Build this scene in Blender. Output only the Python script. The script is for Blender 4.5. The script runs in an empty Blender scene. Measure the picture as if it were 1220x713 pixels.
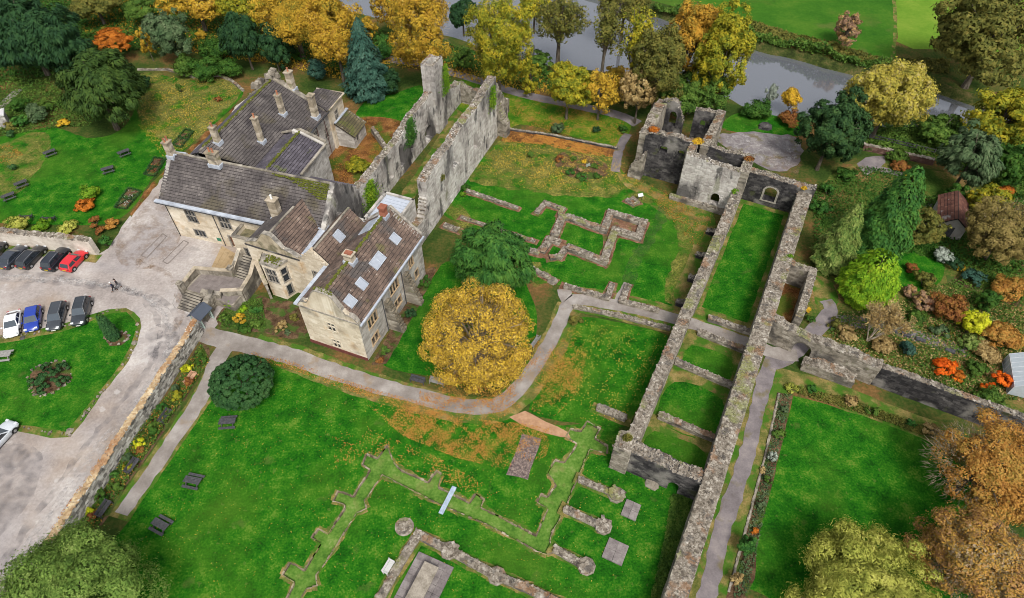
import bpy, math, random
import numpy as np
from mathutils import Vector, Matrix
from mathutils.geometry import delaunay_2d_cdt
random.seed(7); rng = np.random.default_rng(7)
R = math.radians
SC = bpy.context.scene
COL = SC.collection
# ------------------------------------------------------------------ camera, sky, sun, exposure
CAM_H, PITCH, FPX = 66.0, R(48.5), 790.0
cam_d = bpy.data.cameras.new('camera'); cam_d.sensor_width = 36.0; cam_d.lens = 36.0 * FPX / 1220.0
cam_d.clip_start = 0.5; cam_d.clip_end = 6000.0
cam = bpy.data.objects.new('camera', cam_d); COL.objects.link(cam)
cam.location = (0, 0, CAM_H); cam.rotation_euler = (R(90) - PITCH, 0, 0)
SC.camera = cam
SC.cycles.pixel_filter_type = 'BLACKMAN_HARRIS'; SC.cycles.filter_width = 1.0
SUN_EL, SUN_AZ = R(54), R(165)      # azimuth: compass angle from +Y, clockwise, of where the light comes from
w = bpy.data.worlds.new('World'); SC.world = w; w.use_nodes = True
nt = w.node_tree; nt.nodes.clear()
sky = nt.nodes.new('ShaderNodeTexSky'); sky.sky_type = 'NISHITA'; sky.sun_disc = False
sky.sun_elevation = SUN_EL; sky.sun_rotation = SUN_AZ; sky.dust_density = 4.0; sky.air_density = 1.0; sky.ozone_density = 1.0
hs = nt.nodes.new('ShaderNodeHueSaturation'); hs.inputs['Saturation'].default_value = 0.30
bg = nt.nodes.new('ShaderNodeBackground'); bg.inputs['Strength'].default_value = 0.125
wo = nt.nodes.new('ShaderNodeOutputWorld')
nt.links.new(sky.outputs[0], hs.inputs['Color']); nt.links.new(hs.outputs[0], bg.inputs['Color']); nt.links.new(bg.outputs[0], wo.inputs['Surface'])
sun_d = bpy.data.lights.new('sun', 'SUN'); sun_d.energy = 1.9; sun_d.angle = R(16); sun_d.color = (1.0, 0.965, 0.91)
sun = bpy.data.objects.new('sun', sun_d); COL.objects.link(sun)
sdir = Vector((math.sin(SUN_AZ) * math.cos(SUN_EL), math.cos(SUN_AZ) * math.cos(SUN_EL), math.sin(SUN_EL)))
sun.rotation_euler = sdir.to_track_quat('Z', 'Y').to_euler()
SC.view_settings.view_transform = 'Standard'; SC.view_settings.look = 'None'
SC.view_settings.exposure = 0.68; SC.view_settings.gamma = 1.0; SC.view_settings.use_curve_mapping = False

# ------------------------------------------------------------------ helpers
def at(x, y, z=0.0):
    """where the ray of photo pixel (x, y) meets the level z: used to survey the plan of the place"""
    dx = (x - 610) / FPX; dy = -(y - 356.5) / FPX
    c, s = math.cos(PITCH), math.sin(PITCH)
    d = (dx, c + dy * s, -s + dy * c); t = (z - CAM_H) / d[2]
    return Vector((d[0] * t, d[1] * t, z))
def px_scale(p):                                   # metres per pixel at a point
    c, s = math.cos(PITCH), math.sin(PITCH)
    return (p.y * c + (CAM_H - p.z) * s) / FPX

def tag(o, label=None, cat=None, group=None, kind=None):
    if label: o['label'] = label
    if cat: o['category'] = cat
    if group: o['group'] = group
    if kind: o['kind'] = kind
    return o
def empty(name, loc=(0, 0, 0), rz=0.0):
    o = bpy.data.objects.new(name, None); COL.objects.link(o); o.location = loc; o.rotation_euler = (0, 0, rz)
    o.empty_display_size = 0.3
    return o
def link(name, me, parent=None, mat=None):
    o = bpy.data.objects.new(name, me); COL.objects.link(o)
    if mat is not None:
        me.materials.clear(); me.materials.append(mat)
    if parent is not None: o.parent = parent
    return o
def copy_tree(o, parent=None):
    c = o.copy(); COL.objects.link(c)
    if parent is not None: c.parent = parent
    for ch in list(o.children): copy_tree(ch, c)
    return c

def mesh_np(name, V, F4=None, F3=None, smooth=False):
    V = np.asarray(V, dtype=np.float32)
    n4 = 0 if F4 is None else len(F4); n3 = 0 if F3 is None else len(F3)
    me = bpy.data.meshes.new(name)
    me.vertices.add(len(V)); me.vertices.foreach_set('co', V.ravel())
    parts = []; starts = []
    if n4: parts.append(np.asarray(F4, dtype=np.int32).ravel()); starts.append(np.arange(n4, dtype=np.int32) * 4)
    if n3: parts.append(np.asarray(F3, dtype=np.int32).ravel()); starts.append(n4 * 4 + np.arange(n3, dtype=np.int32) * 3)
    loops = np.concatenate(parts); me.loops.add(len(loops)); me.loops.foreach_set('vertex_index', loops)
    me.polygons.add(n4 + n3); me.polygons.foreach_set('loop_start', np.concatenate(starts))
    if smooth: me.polygons.foreach_set('use_smooth', np.ones(n4 + n3, dtype=bool))
    me.update(calc_edges=True); me.validate()
    return me

class MB:
    """collects boxes, prisms, tubes into one mesh"""
    def __init__(s): s.v = []; s.f = []; s.sm = False
    def quad(s, a, b, c, d): n = len(s.v); s.v += [tuple(a), tuple(b), tuple(c), tuple(d)]; s.f.append((n, n + 1, n + 2, n + 3))
    def tri(s, a, b, c): n = len(s.v); s.v += [tuple(a), tuple(b), tuple(c)]; s.f.append((n, n + 1, n + 2))
    def poly(s, pts): n = len(s.v); s.v += [tuple(p) for p in pts]; s.f.append(tuple(range(n, n + len(pts))))
    def hexa(s, P, skip=()):                       # 8 corners: bottom 0-3 ccw, top 4-7
        n = len(s.v); s.v += [tuple(p) for p in P]
        for i, q in enumerate(((3, 2, 1, 0), (4, 5, 6, 7), (0, 1, 5, 4), (1, 2, 6, 5), (2, 3, 7, 6), (3, 0, 4, 7))):
            if i not in skip: s.f.append(tuple(n + k for k in q))
    def box(s, c, hx, hy, hz, ux=(1, 0, 0), uy=(0, 1, 0), uz=(0, 0, 1), jit=0.0, skip=()):
        P = []
        for sz in (-1, 1):
            for sx, sy in ((-1, -1), (1, -1), (1, 1), (-1, 1)):
                j = [random.uniform(-jit, jit) for _ in range(3)] if jit else (0, 0, 0)
                P.append(tuple(c[k] + sx * hx * ux[k] + sy * hy * uy[k] + sz * hz * uz[k] + j[k] for k in range(3)))
        s.hexa(P, skip)
    def ab(s, x0, x1, y0, y1, z0, z1, jit=0.0): s.box(((x0 + x1) / 2, (y0 + y1) / 2, (z0 + z1) / 2), abs(x1 - x0) / 2, abs(y1 - y0) / 2, abs(z1 - z0) / 2, jit=jit)
    def tube(s, pts, rad, n=6, cap=True):
        pts = [Vector(p) for p in pts]; m = len(pts)
        if not hasattr(rad, '__len__'): rad = [rad] * m
        base = len(s.v)
        for i, p in enumerate(pts):
            d = (pts[min(i + 1, m - 1)] - pts[max(i - 1, 0)])
            if d.length < 1e-6: d = Vector((0, 0, 1))
            d.normalize(); a = d.orthogonal() if abs(d.z) > .95 else d.cross(Vector((0, 0, 1)))
            a.normalize(); b = d.cross(a)
            for k in range(n):
                t = 2 * math.pi * k / n; s.v.append(tuple(p + (a * math.cos(t) + b * math.sin(t)) * rad[i]))
        for i in range(m - 1):
            for k in range(n):
                k2 = (k + 1) % n
                s.f.append((base + i * n + k, base + i * n + k2, base + (i + 1) * n + k2, base + (i + 1) * n + k))
        if cap:
            s.f.append(tuple(base + k for k in reversed(range(n)))); s.f.append(tuple(base + (m - 1) * n + k for k in range(n)))
    def lathe(s, c, prof, n=10):                   # prof: (r, z) pairs
        s.tube_z(c, prof, n)
    def tube_z(s, c, prof, n=10):
        base = len(s.v)
        for r, z in prof:
            for k in range(n):
                t = 2 * math.pi * k / n; s.v.append((c[0] + r * math.cos(t), c[1] + r * math.sin(t), c[2] + z))
        for i in range(len(prof) - 1):
            for k in range(n):
                k2 = (k + 1) % n; s.f.append((base + i * n + k, base + i * n + k2, base + (i + 1) * n + k2, base + (i + 1) * n + k))
        s.f.append(tuple(base + k for k in reversed(range(n)))); s.f.append(tuple(base + (len(prof) - 1) * n + k for k in range(n)))
    def xf(s, M):                                  # transform everything so far
        s.v = [tuple(M @ Vector(p)) for p in s.v]; return s
    def add(s, o):
        n = len(s.v); s.v += o.v; s.f += [tuple(i + n for i in f) for f in o.f]; return s
    def build(s, name, mat, parent=None, smooth=False, kind=None):
        me = bpy.data.meshes.new(name); me.from_pydata(s.v, [], s.f)
        if smooth: me.polygons.foreach_set('use_smooth', [True] * len(me.polygons))
        me.update()
        o = link(name, me, parent, mat)
        if kind: o['kind'] = kind
        return o

class Frame:
    """a plan frame: u along, v across, origin on the ground"""
    def __init__(s, ox, oy, deg):
        s.o = Vector((ox, oy, 0)); s.a = R(deg); s.u = Vector((math.cos(s.a), math.sin(s.a), 0)); s.v = Vector((-s.u.y, s.u.x, 0)); s.z = Vector((0, 0, 1))
    def p(s, u, v, z=0.0): return s.o + s.u * u + s.v * v + s.z * z
    def box(s, mb, u0, u1, v0, v1, z0, z1, jit=0.0, skip=()):
        mb.box(s.p((u0 + u1) / 2, (v0 + v1) / 2, (z0 + z1) / 2), abs(u1 - u0) / 2, abs(v1 - v0) / 2, abs(z1 - z0) / 2, s.u, s.v, s.z, jit, skip)
FE = Frame(-25.2, 51.25, -21.5)       # east wing and the two tall ruined walls
FM = Frame(-48.3, 70.8, -16.3)        # main range and north block of the house
_o = at(748, 560.5); FC = Frame(_o.x, _o.y, -26.5)   # the long claustral range

# ------------------------------------------------------------------ materials
MATS = {}
def nodes(name):
    m = bpy.data.materials.new(name); m.use_nodes = True; t = m.node_tree; t.nodes.clear()
    return m, t, t.nodes.new, t.links.new
def ramp(N, stops):
    r = N('ShaderNodeValToRGB'); e = r.color_ramp.elements
    while len(e) < len(stops): e.new(0.5)
    for i, (p, c) in enumerate(stops): e[i].position = p; e[i].color = (c[0], c[1], c[2], 1)
    return r
def sr(r, g, b):
    f = lambda c: (c / 255 / 12.92) if c <= 10.3 else ((c / 255 + .055) / 1.055) ** 2.4
    return (f(r), f(g), f(b))
def pm(name, stops, scale=1.0, detail=6.0, island=0.0, rough=0.85, bump=0.0, bscale=None, patches=(), spec=0.25, trans=0.0, metal=0.0, fine=0.0, fscale=9.0, stretch=None, emit=None, objc=False):
    """procedural surface: noise (+ a random step for every loose piece) through a colour ramp, then coloured patches over it
    patches: (colour, scale, threshold, softness, amount)"""
    if name in MATS: return MATS[name]
    m, t, N, L = nodes(name)
    geo = N('ShaderNodeNewGeometry')
    if objc:
        tc = N('ShaderNodeTexCoord'); pos = tc.outputs['Object']
    else: pos = geo.outputs['Position']
    if stretch:
        mp = N('ShaderNodeMapping'); mp.inputs['Scale'].default_value = stretch; L(pos, mp.inputs['Vector']); pos = mp.outputs[0]
    no = N('ShaderNodeTexNoise'); no.inputs['Scale'].default_value = scale; no.inputs['Detail'].default_value = detail; no.inputs['Roughness'].default_value = 0.62
    L(pos, no.inputs['Vector'])
    # stretch the noise to use the ramp
    mr = N('ShaderNodeMapRange'); mr.inputs['From Min'].default_value = 0.3; mr.inputs['From Max'].default_value = 0.7; L(no.outputs['Fac'], mr.inputs['Value'])
    fac = mr.outputs[0]
    if fine:
        nf = N('ShaderNodeTexNoise'); nf.inputs['Scale'].default_value = fscale; nf.inputs['Detail'].default_value = 3; L(pos, nf.inputs['Vector'])
        a = N('ShaderNodeMath'); a.operation = 'MULTIPLY_ADD'; L(nf.outputs['Fac'], a.inputs[0]); a.inputs[1].default_value = fine * 2; L(fac, a.inputs[2])
        b = N('ShaderNodeMath'); b.operation = 'SUBTRACT'; L(a.outputs[0], b.inputs[0]); b.inputs[1].default_value = fine; b.use_clamp = True; fac = b.outputs[0]
    if island:
        mx = N('ShaderNodeMix'); mx.inputs[0].default_value = island; L(fac, mx.inputs[2]); L(geo.outputs['Random Per Island'], mx.inputs[3]); fac = mx.outputs[0]
    rp = ramp(N, stops); L(fac, rp.inputs[0]); col = rp.outputs[0]
    for i, (pc, ps, th, soft, amt) in enumerate(patches):
        n2 = N('ShaderNodeTexNoise'); n2.inputs['Scale'].default_value = ps; n2.inputs['Detail'].default_value = 5
        ad = N('ShaderNodeVectorMath'); ad.operation = 'ADD'; L(pos, ad.inputs[0]); ad.inputs[1].default_value = (13.7 * (i + 1), 7.3 * (i + 1), 3.1 * i); L(ad.outputs[0], n2.inputs['Vector'])
        m2 = N('ShaderNodeMapRange'); m2.inputs['From Min'].default_value = th; m2.inputs['From Max'].default_value = th + soft; m2.inputs['To Max'].default_value = amt; L(n2.outputs['Fac'], m2.inputs['Value'])
        mx = N('ShaderNodeMix'); mx.data_type = 'RGBA'; L(m2.outputs[0], mx.inputs[0]); L(col, mx.inputs[6]); mx.inputs[7].default_value = (*pc, 1); col = mx.outputs[2]
    pb = N('ShaderNodeBsdfPrincipled'); L(col, pb.inputs['Base Color']); pb.inputs['Roughness'].default_value = rough; pb.inputs['Specular IOR Level'].default_value = spec; pb.inputs['Metallic'].default_value = metal
    if bump:
        bn = N('ShaderNodeTexNoise'); bn.inputs['Scale'].default_value = bscale or scale * 4; bn.inputs['Detail'].default_value = 4; L(pos, bn.inputs['Vector'])
        bp = N('ShaderNodeBump'); bp.inputs['Strength'].default_value = 0.8; bp.inputs['Distance'].default_value = bump; L(bn.outputs['Fac'], bp.inputs['Height']); L(bp.outputs[0], pb.inputs['Normal'])
    out = N('ShaderNodeOutputMaterial'); sh = pb.outputs[0]
    if trans:
        tr = N('ShaderNodeBsdfTranslucent'); L(col, tr.inputs['Color']); ms = N('ShaderNodeMixShader'); ms.inputs[0].default_value = trans; L(sh, ms.inputs[1]); L(tr.outputs[0], ms.inputs[2]); sh = ms.outputs[0]
    L(sh, out.inputs['Surface'])
    MATS[name] = m
    return m
def flat(name, c, rough=0.5, spec=0.4, metal=0.0, coat=0.0, var=0.06):
    c2 = tuple(x * (1 - var * 2.5) for x in c)
    m = pm(name, [(0, c2), (1, c)], scale=3.0, rough=rough, spec=spec, metal=metal)
    if coat:
        for n in m.node_tree.nodes:
            if n.type == 'BSDF_PRINCIPLED': n.inputs['Coat Weight'].default_value = coat; n.inputs['Coat Roughness'].default_value = 0.08
    return m
G_LAWN = pm('lawn_grass', [(0, (.006, .046, .003)), (.28, (.010, .078, .004)), (.52, (.016, .104, .005)), (.76, (.036, .130, .008)), (1, (.085, .165, .018))], scale=.5, detail=13, fine=.7, fscale=4.5, rough=.95, spec=.05, bump=.09, bscale=6, patches=(((.05, .115, .010), .10, .50, .16, .55), ((.010, .058, .004), .3, .58, .12, .4), ((.08, .10, .024), .45, .64, .08, .4), ((.10, .14, .028), 1.6, .64, .05, .4)))
G_LAWN_LEAFY = pm('lawn_grass_yellowed', [(0, (.015, .07, .004)), (.35, (.04, .115, .007)), (.65, (.095, .145, .012)), (.85, (.18, .17, .025)), (1, (.27, .21, .045))], scale=.25, detail=12, fine=.6, fscale=3.6, rough=.95, spec=.05, bump=.09, bscale=6, patches=(((.20, .13, .03), .5, .58, .08, .6), ((.02, .09, .006), .3, .55, .1, .6)))
G_TRENCH = pm('mown_light_grass', [(0, (.040, .105, .014)), (.4, (.072, .155, .022)), (.75, (.105, .19, .034)), (1, (.16, .22, .06))], scale=.6, detail=12, fine=.7, fscale=4, rough=.95, spec=.05, bump=.05, bscale=8, patches=(((.15, .15, .05), .5, .6, .1, .5),))
G_FIELD = pm('pasture_grass', [(0, (.014, .068, .006)), (.5, (.034, .108, .009)), (1, (.075, .145, .016))], scale=.07, detail=9, fine=.25, fscale=1.5, rough=.95, spec=.05, bump=.1, bscale=2, patches=(((.045, .065, .014), .06, .54, .12, .7), ((.10, .11, .03), .15, .6, .1, .5)))
G_FIELD2 = pm('pasture_grass_pale', [(0, (.06, .14, .012)), (.5, (.10, .19, .018)), (1, (.16, .23, .03))], scale=.07, detail=9, fine=.25, fscale=1.5, rough=.95, spec=.05, bump=.1, bscale=2)
G_GROUND = pm('rough_ground', [(0, (.018, .035, .008)), (.35, (.035, .062, .012)), (.6, (.075, .075, .02)), (.8, (.13, .075, .028)), (1, (.19, .11, .04))], scale=.13, detail=10, fine=.4, fscale=2.5, rough=1, spec=.03, bump=.12, bscale=4)
G_LITTER = pm('leaf_litter', [(0, (.05, .022, .008)), (.4, (.11, .05, .018)), (.7, (.19, .088, .03)), (1, (.29, .155, .06))], scale=.5, detail=10, fine=.6, fscale=6, rough=1, spec=.03, bump=.08, bscale=9, patches=(((.05, .10, .012), .3, .50, .1, .8),))
G_VERGE = pm('worn_verge', [(0, (.05, .07, .014)), (.4, (.11, .11, .03)), (.7, (.19, .15, .05)), (1, (.27, .20, .085))], scale=.6, detail=9, fine=.4, fscale=6, rough=1, spec=.03, bump=.05, bscale=8, patches=(((.03, .11, .008), .5, .46, .1, .8), ((.16, .09, .04), .8, .60, .07, .5)))
G_SOIL = pm('border_soil', [(0, (.03, .018, .010)), (.5, (.085, .052, .03)), (1, (.17, .11, .06))], scale=.9, detail=9, fine=.4, fscale=5, rough=1, spec=.03, bump=.08, bscale=7, patches=(((.04, .09, .014), .7, .5, .1, .8),))
G_PATH = pm('tarmac_path', [(0, (.145, .125, .11)), (.5, (.22, .195, .175)), (1, (.32, .295, .27))], scale=.35, detail=9, fine=.22, fscale=7, rough=.95, spec=.1, bump=.015, bscale=14, patches=(((.22, .15, .08), .35, .6, .1, .55),))
G_PATH2 = pm('garden_tarmac', [(0, (.115, .10, .10)), (.5, (.165, .145, .148)), (1, (.24, .21, .20))], scale=.45, detail=9, fine=.3, fscale=6, rough=.95, spec=.1, bump=.015, bscale=14, patches=(((.12, .10, .035), .5, .56, .1, .7),))
G_GRAVEL = pm('gravel_drive', [(0, (.19, .165, .15)), (.4, (.285, .25, .23)), (.7, (.355, .32, .295)), (1, (.46, .425, .395))], scale=.14, detail=12, fine=.4, fscale=3.2, rough=.95, spec=.12, bump=.03, bscale=9, patches=(((.25, .235, .24), .11, .50, .16, .5), ((.25, .18, .12), .12, .53, .14, .55), ((.17, .155, .15), .35, .63, .08, .4), ((.46, .44, .42), .6, .66, .05, .45)))
G_FLAG = pm('stone_flags', [(0, (.20, .14, .075)), (.5, (.31, .225, .125)), (1, (.42, .33, .21))], scale=.5, detail=8, island=.5, rough=.9, spec=.15, bump=.02, patches=(((.13, .09, .045), .6, .56, .08, .6),))
STONE = pm('rubble_stone', [(0, (.075, .064, .05)), (.3, (.16, .14, .11)), (.6, (.26, .23, .185)), (1, (.42, .385, .325))], scale=.9, detail=9, island=.42, fine=.2, fscale=6, rough=.95, spec=.12, bump=.05, bscale=6, patches=(((.045, .042, .04), .45, .53, .1, .7), ((.12, .13, .05), .8, .62, .1, .5)))
STONE_PALE = pm('weathered_limestone', [(0, (.15, .135, .12)), (.3, (.29, .265, .24)), (.6, (.44, .415, .375)), (1, (.64, .615, .575))], scale=.5, detail=9, island=.3, fine=.2, fscale=6, rough=.95, spec=.12, bump=.05, bscale=6, stretch=(1, 1, .38), patches=(((.05, .047, .047), .24, .52, .10, .85), ((.025, .025, .025), .75, .58, .07, .75), ((.10, .11, .035), .5, .63, .08, .5)))
STONE_BLACK = pm('soot_black_stone', [(0, (.014, .013, .014)), (.4, (.035, .033, .034)), (.7, (.075, .07, .068)), (1, (.16, .15, .14))], scale=.7, detail=9, island=.4, fine=.2, fscale=6, rough=.95, spec=.12, bump=.05, bscale=6, patches=(((.24, .225, .20), .3, .545, .09, .75), ((.06, .07, .02), .5, .60, .08, .5)))
CAPSTONE = pm('lichen_capping', [(0, (.040, .033, .026)), (.25, (.105, .088, .068)), (.5, (.19, .163, .13)), (.75, (.29, .26, .215)), (.9, (.40, .37, .32)), (1, (.62, .59, .54))], scale=1.6, detail=8, island=.45, fine=.25, fscale=8, rough=.95, spec=.1, bump=.04, bscale=8, patches=(((.20, .105, .05), .45, .57, .07, .6), ((.17, .19, .05), .35, .58, .08, .6), ((.055, .052, .05), 1.1, .57, .06, .6)))
ASHLAR = pm('cream_ashlar', [(0, (.34, .275, .195)), (.35, (.47, .40, .30)), (.65, (.58, .51, .40)), (1, (.70, .64, .54))], scale=.35, detail=8, island=.35, fine=.15, fscale=4, rough=.9, spec=.15, bump=.012, bscale=9, patches=(((.46, .27, .10), .4, .58, .12, .5), ((.17, .15, .12), .35, .56, .12, .65)))
ASHLAR_GREY = pm('grey_ashlar', [(0, (.19, .175, .155)), (.35, (.30, .28, .25)), (.65, (.41, .385, .35)), (1, (.55, .53, .49))], scale=.5, detail=8, island=.45, fine=.15, fscale=4, rough=.9, spec=.15, bump=.015, bscale=9, patches=(((.38, .25, .13), .3, .60, .1, .5), ((.11, .10, .10), .4, .60, .1, .5)))
DRESSED = pm('window_dressing_stone', [(0, (.13, .12, .10)), (.5, (.26, .235, .20)), (1, (.40, .37, .32))], scale=2, island=.2, rough=.9, spec=.15, patches=(((.06, .058, .055), .8, .55, .1, .6),))
DRESSED_PALE = pm('pale_dressing_stone', [(0, (.38, .33, .25)), (.5, (.5, .44, .34)), (1, (.6, .55, .45))], scale=2, island=.2, rough=.9, spec=.15)
SLATE = pm('stone_slates', [(0, (.034, .030, .029)), (.35, (.062, .054, .052)), (.65, (.098, .086, .081)), (.88, (.145, .128, .118)), (1, (.23, .21, .19))], scale=.4, detail=9, island=.22, fine=.2, fscale=5, rough=.8, spec=.25, bump=.012, bscale=10, patches=(((.085, .072, .036), .22, .55, .10, .55), ((.036, .03, .033), .3, .57, .1, .6), ((.36, .34, .31), 3.0, .70, .03, .6)))
SLATE_WARM = pm('brown_stone_slates', [(0, (.045, .034, .029)), (.35, (.085, .060, .048)), (.65, (.135, .094, .073)), (.88, (.20, .145, .112)), (1, (.30, .25, .215))], scale=.5, detail=9, island=.34, fine=.2, fscale=5, rough=.8, spec=.25, bump=.012, bscale=10, patches=(((.065, .062, .06), .35, .55, .1, .75), ((.12, .12, .03), .4, .62, .08, .5), ((.42, .38, .33), 2.4, .68, .04, .65)))
SLATE_BLUE = pm('dark_blue_slates', [(0, (.038, .034, .042)), (.5, (.07, .062, .074)), (1, (.125, .112, .13))], scale=.6, island=.45, fine=.2, rough=.7, spec=.3, patches=(((.10, .12, .02), .5, .62, .08, .6),))
MOSS = pm('roof_moss', [(0, (.045, .05, .012)), (.5, (.085, .095, .018)), (1, (.14, .15, .03))], scale=2.2, detail=8, island=.3, rough=1, spec=.03, bump=.05)
LEAD = pm('lead_sheet', [(0, (.22, .24, .28)), (.5, (.34, .37, .42)), (1, (.48, .515, .565))], scale=.9, detail=6, island=.15, rough=.55, spec=.4, patches=(((.22, .22, .23), 1.4, .6, .1, .5),))
GLASS = flat('window_glass', (.03, .036, .045), rough=.12, spec=.8)
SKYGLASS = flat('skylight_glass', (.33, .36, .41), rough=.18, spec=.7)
WHITE = flat('white_paint', (.72, .72, .70), rough=.5)
DARKWOOD = pm('dark_weathered_timber', [(0, (.022, .022, .024)), (.5, (.048, .048, .052)), (1, (.095, .095, .10))], scale=4, island=.4, rough=.85, stretch=(1, 1, 1))
WARMWOOD = pm('new_timber', [(0, (.30, .16, .09)), (.5, (.44, .26, .16)), (1, (.56, .37, .25))], scale=4, island=.4, rough=.75)
GREYWOOD = pm('silver_timber', [(0, (.13, .125, .115)), (.5, (.22, .215, .20)), (1, (.32, .31, .29))], scale=4, island=.4, rough=.85)
BRICK = pm('red_brick', [(0, (.14, .045, .028)), (.5, (.24, .085, .05)), (1, (.36, .15, .09))], scale=2, island=.5, rough=.9)
PLINTH = pm('red_sandstone_plinth', [(0, (.07, .022, .018)), (.5, (.12, .038, .03)), (1, (.17, .06, .045))], scale=1.5, island=.3, rough=.9)
TERRA = pm('terracotta', [(0, (.22, .085, .045)), (1, (.42, .18, .10))], scale=2.5, rough=.85)
BARK = pm('bark', [(0, (.035, .028, .02)), (.5, (.085, .07, .052)), (1, (.17, .15, .12))], scale=3, detail=8, rough=.95, spec=.1, bump=.03, stretch=(1, 1, .3))
BARK_PALE = pm('pale_bark', [(0, (.22, .17, .12)), (.5, (.42, .35, .26)), (1, (.62, .56, .46))], scale=3, detail=8, rough=.9, spec=.1)

def foliage(name, cols, trans=.25, clump=.42, scale=.6):
    """leaf material: colour varies by branch clump (noise) and by leaf (random per island)"""
    n = len(cols); st = [(i / (n - 1), c) for i, c in enumerate(cols)]
    return pm('leaf_' + name, st, scale=scale, detail=4, island=clump, rough=.75, spec=.15, trans=trans)
LF = dict(
 yellow=foliage('yellow', [(.09, .11, .014), (.20, .17, .02), (.36, .24, .025), (.50, .32, .03), (.30, .16, .02), (.54, .42, .10)], scale=.3),
 gold=foliage('gold', [(.16, .11, .02), (.33, .21, .025), (.52, .33, .03), (.66, .43, .03), (.48, .27, .03), (.70, .55, .14)]),
 yellowgreen=foliage('yellowgreen', [(.035, .075, .01), (.11, .14, .012), (.24, .24, .018), (.38, .31, .02), (.50, .38, .03)]),
 orange=foliage('orange', [(.16, .06, .012), (.38, .12, .015), (.52, .17, .02), (.55, .25, .04)]),
 fire=foliage('fire', [(.30, .05, .01), (.62, .10, .01), (.75, .16, .012), (.70, .28, .02)]),
 dark=foliage('dark_evergreen', [(.006, .022, .010), (.012, .04, .014), (.022, .062, .018), (.04, .085, .025)], trans=.12),
 yew=foliage('yew', [(.012, .03, .008), (.025, .055, .010), (.045, .085, .014), (.08, .115, .02)], trans=.12),
 blue=foliage('blue_spruce', [(.012, .04, .03), (.022, .065, .045), (.04, .095, .065), (.075, .14, .10)], trans=.1),
 green=foliage('green', [(.012, .05, .008), (.03, .09, .012), (.055, .13, .016), (.10, .17, .025)]),
 mid=foliage('midgreen', [(.02, .055, .010), (.05, .11, .016), (.095, .17, .024), (.18, .25, .05)]),
 greygreen=foliage('greygreen', [(.025, .055, .022), (.055, .10, .04), (.10, .15, .065), (.17, .21, .11)]),
 lime=foliage('lime', [(.04, .14, .006), (.11, .25, .010), (.22, .37, .016), (.38, .46, .03)]),
 varieg=foliage('variegated', [(.03, .08, .015), (.09, .16, .03), (.20, .26, .06), (.36, .38, .13)]),
 leyland=foliage('leyland', [(.010, .048, .010), (.024, .09, .014), (.052, .14, .02), (.10, .20, .03)], trans=.12),
 olive=foliage('olive', [(.04, .05, .012), (.09, .10, .02), (.16, .15, .03), (.24, .19, .045)]),
 brown=foliage('brown_autumn', [(.12, .055, .016), (.26, .12, .028), (.40, .19, .035), (.48, .27, .065), (.22, .17, .03), (.44, .22, .03)]),
 pinkbrown=foliage('pinkish_brown', [(.11, .06, .04), (.22, .13, .085), (.33, .21, .13), (.42, .26, .08), (.24, .14, .05)]),
 straw=foliage('straw', [(.16, .10, .035), (.28, .19, .07), (.42, .31, .13), (.52, .42, .22)]),
 willow=foliage('willow', [(.12, .15, .025), (.26, .29, .045), (.42, .42, .08), (.56, .53, .14)]),
 russet=foliage('russet', [(.10, .03, .015), (.20, .07, .025), (.28, .13, .03), (.14, .12, .025)]),
 silver=foliage('silver', [(.16, .19, .15), (.30, .34, .28), (.46, .50, .43)]),
 citron=foliage('citron', [(.16, .22, .01), (.38, .42, .012), (.58, .56, .03), (.66, .62, .08)]),
 pine=foliage('pine', [(.008, .028, .010), (.018, .05, .015), (.035, .08, .02), (.06, .11, .03)], trans=.1),
 fresh=foliage('fresh_green', [(.045, .09, .018), (.10, .18, .03), (.17, .26, .05), (.30, .38, .11)]),
 brownmix=foliage('mixed_brown', [(.14, .06, .03), (.28, .14, .06), (.38, .22, .09), (.50, .28, .05), (.20, .15, .04), (.40, .30, .19), (.46, .22, .04)], scale=.35),
 olivebrown=foliage('olive_brown', [(.08, .07, .02), (.16, .13, .035), (.25, .19, .06), (.34, .26, .10)]),
 orangegold=foliage('orange_gold', [(.10, .11, .02), (.24, .17, .025), (.42, .25, .03), (.52, .26, .03), (.55, .36, .06)]),
 willowgold=foliage('willow_gold', [(.07, .085, .02), (.16, .16, .03), (.30, .27, .045), (.44, .36, .05), (.34, .29, .12), (.52, .42, .07)]),
 goldmix=foliage('gold_mixed', [(.13, .09, .03), (.24, .165, .04), (.46, .30, .035), (.64, .43, .04), (.32, .21, .05), (.56, .37, .035), (.74, .57, .15)], clump=.8),
 ivy=foliage('ivy', [(.03, .10, .006), (.08, .19, .010), (.17, .29, .016), (.30, .36, .03)]),
 box=foliage('box', [(.008, .034, .011), (.018, .06, .017), (.034, .09, .024), (.06, .125, .036)], trans=.08),
)
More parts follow.
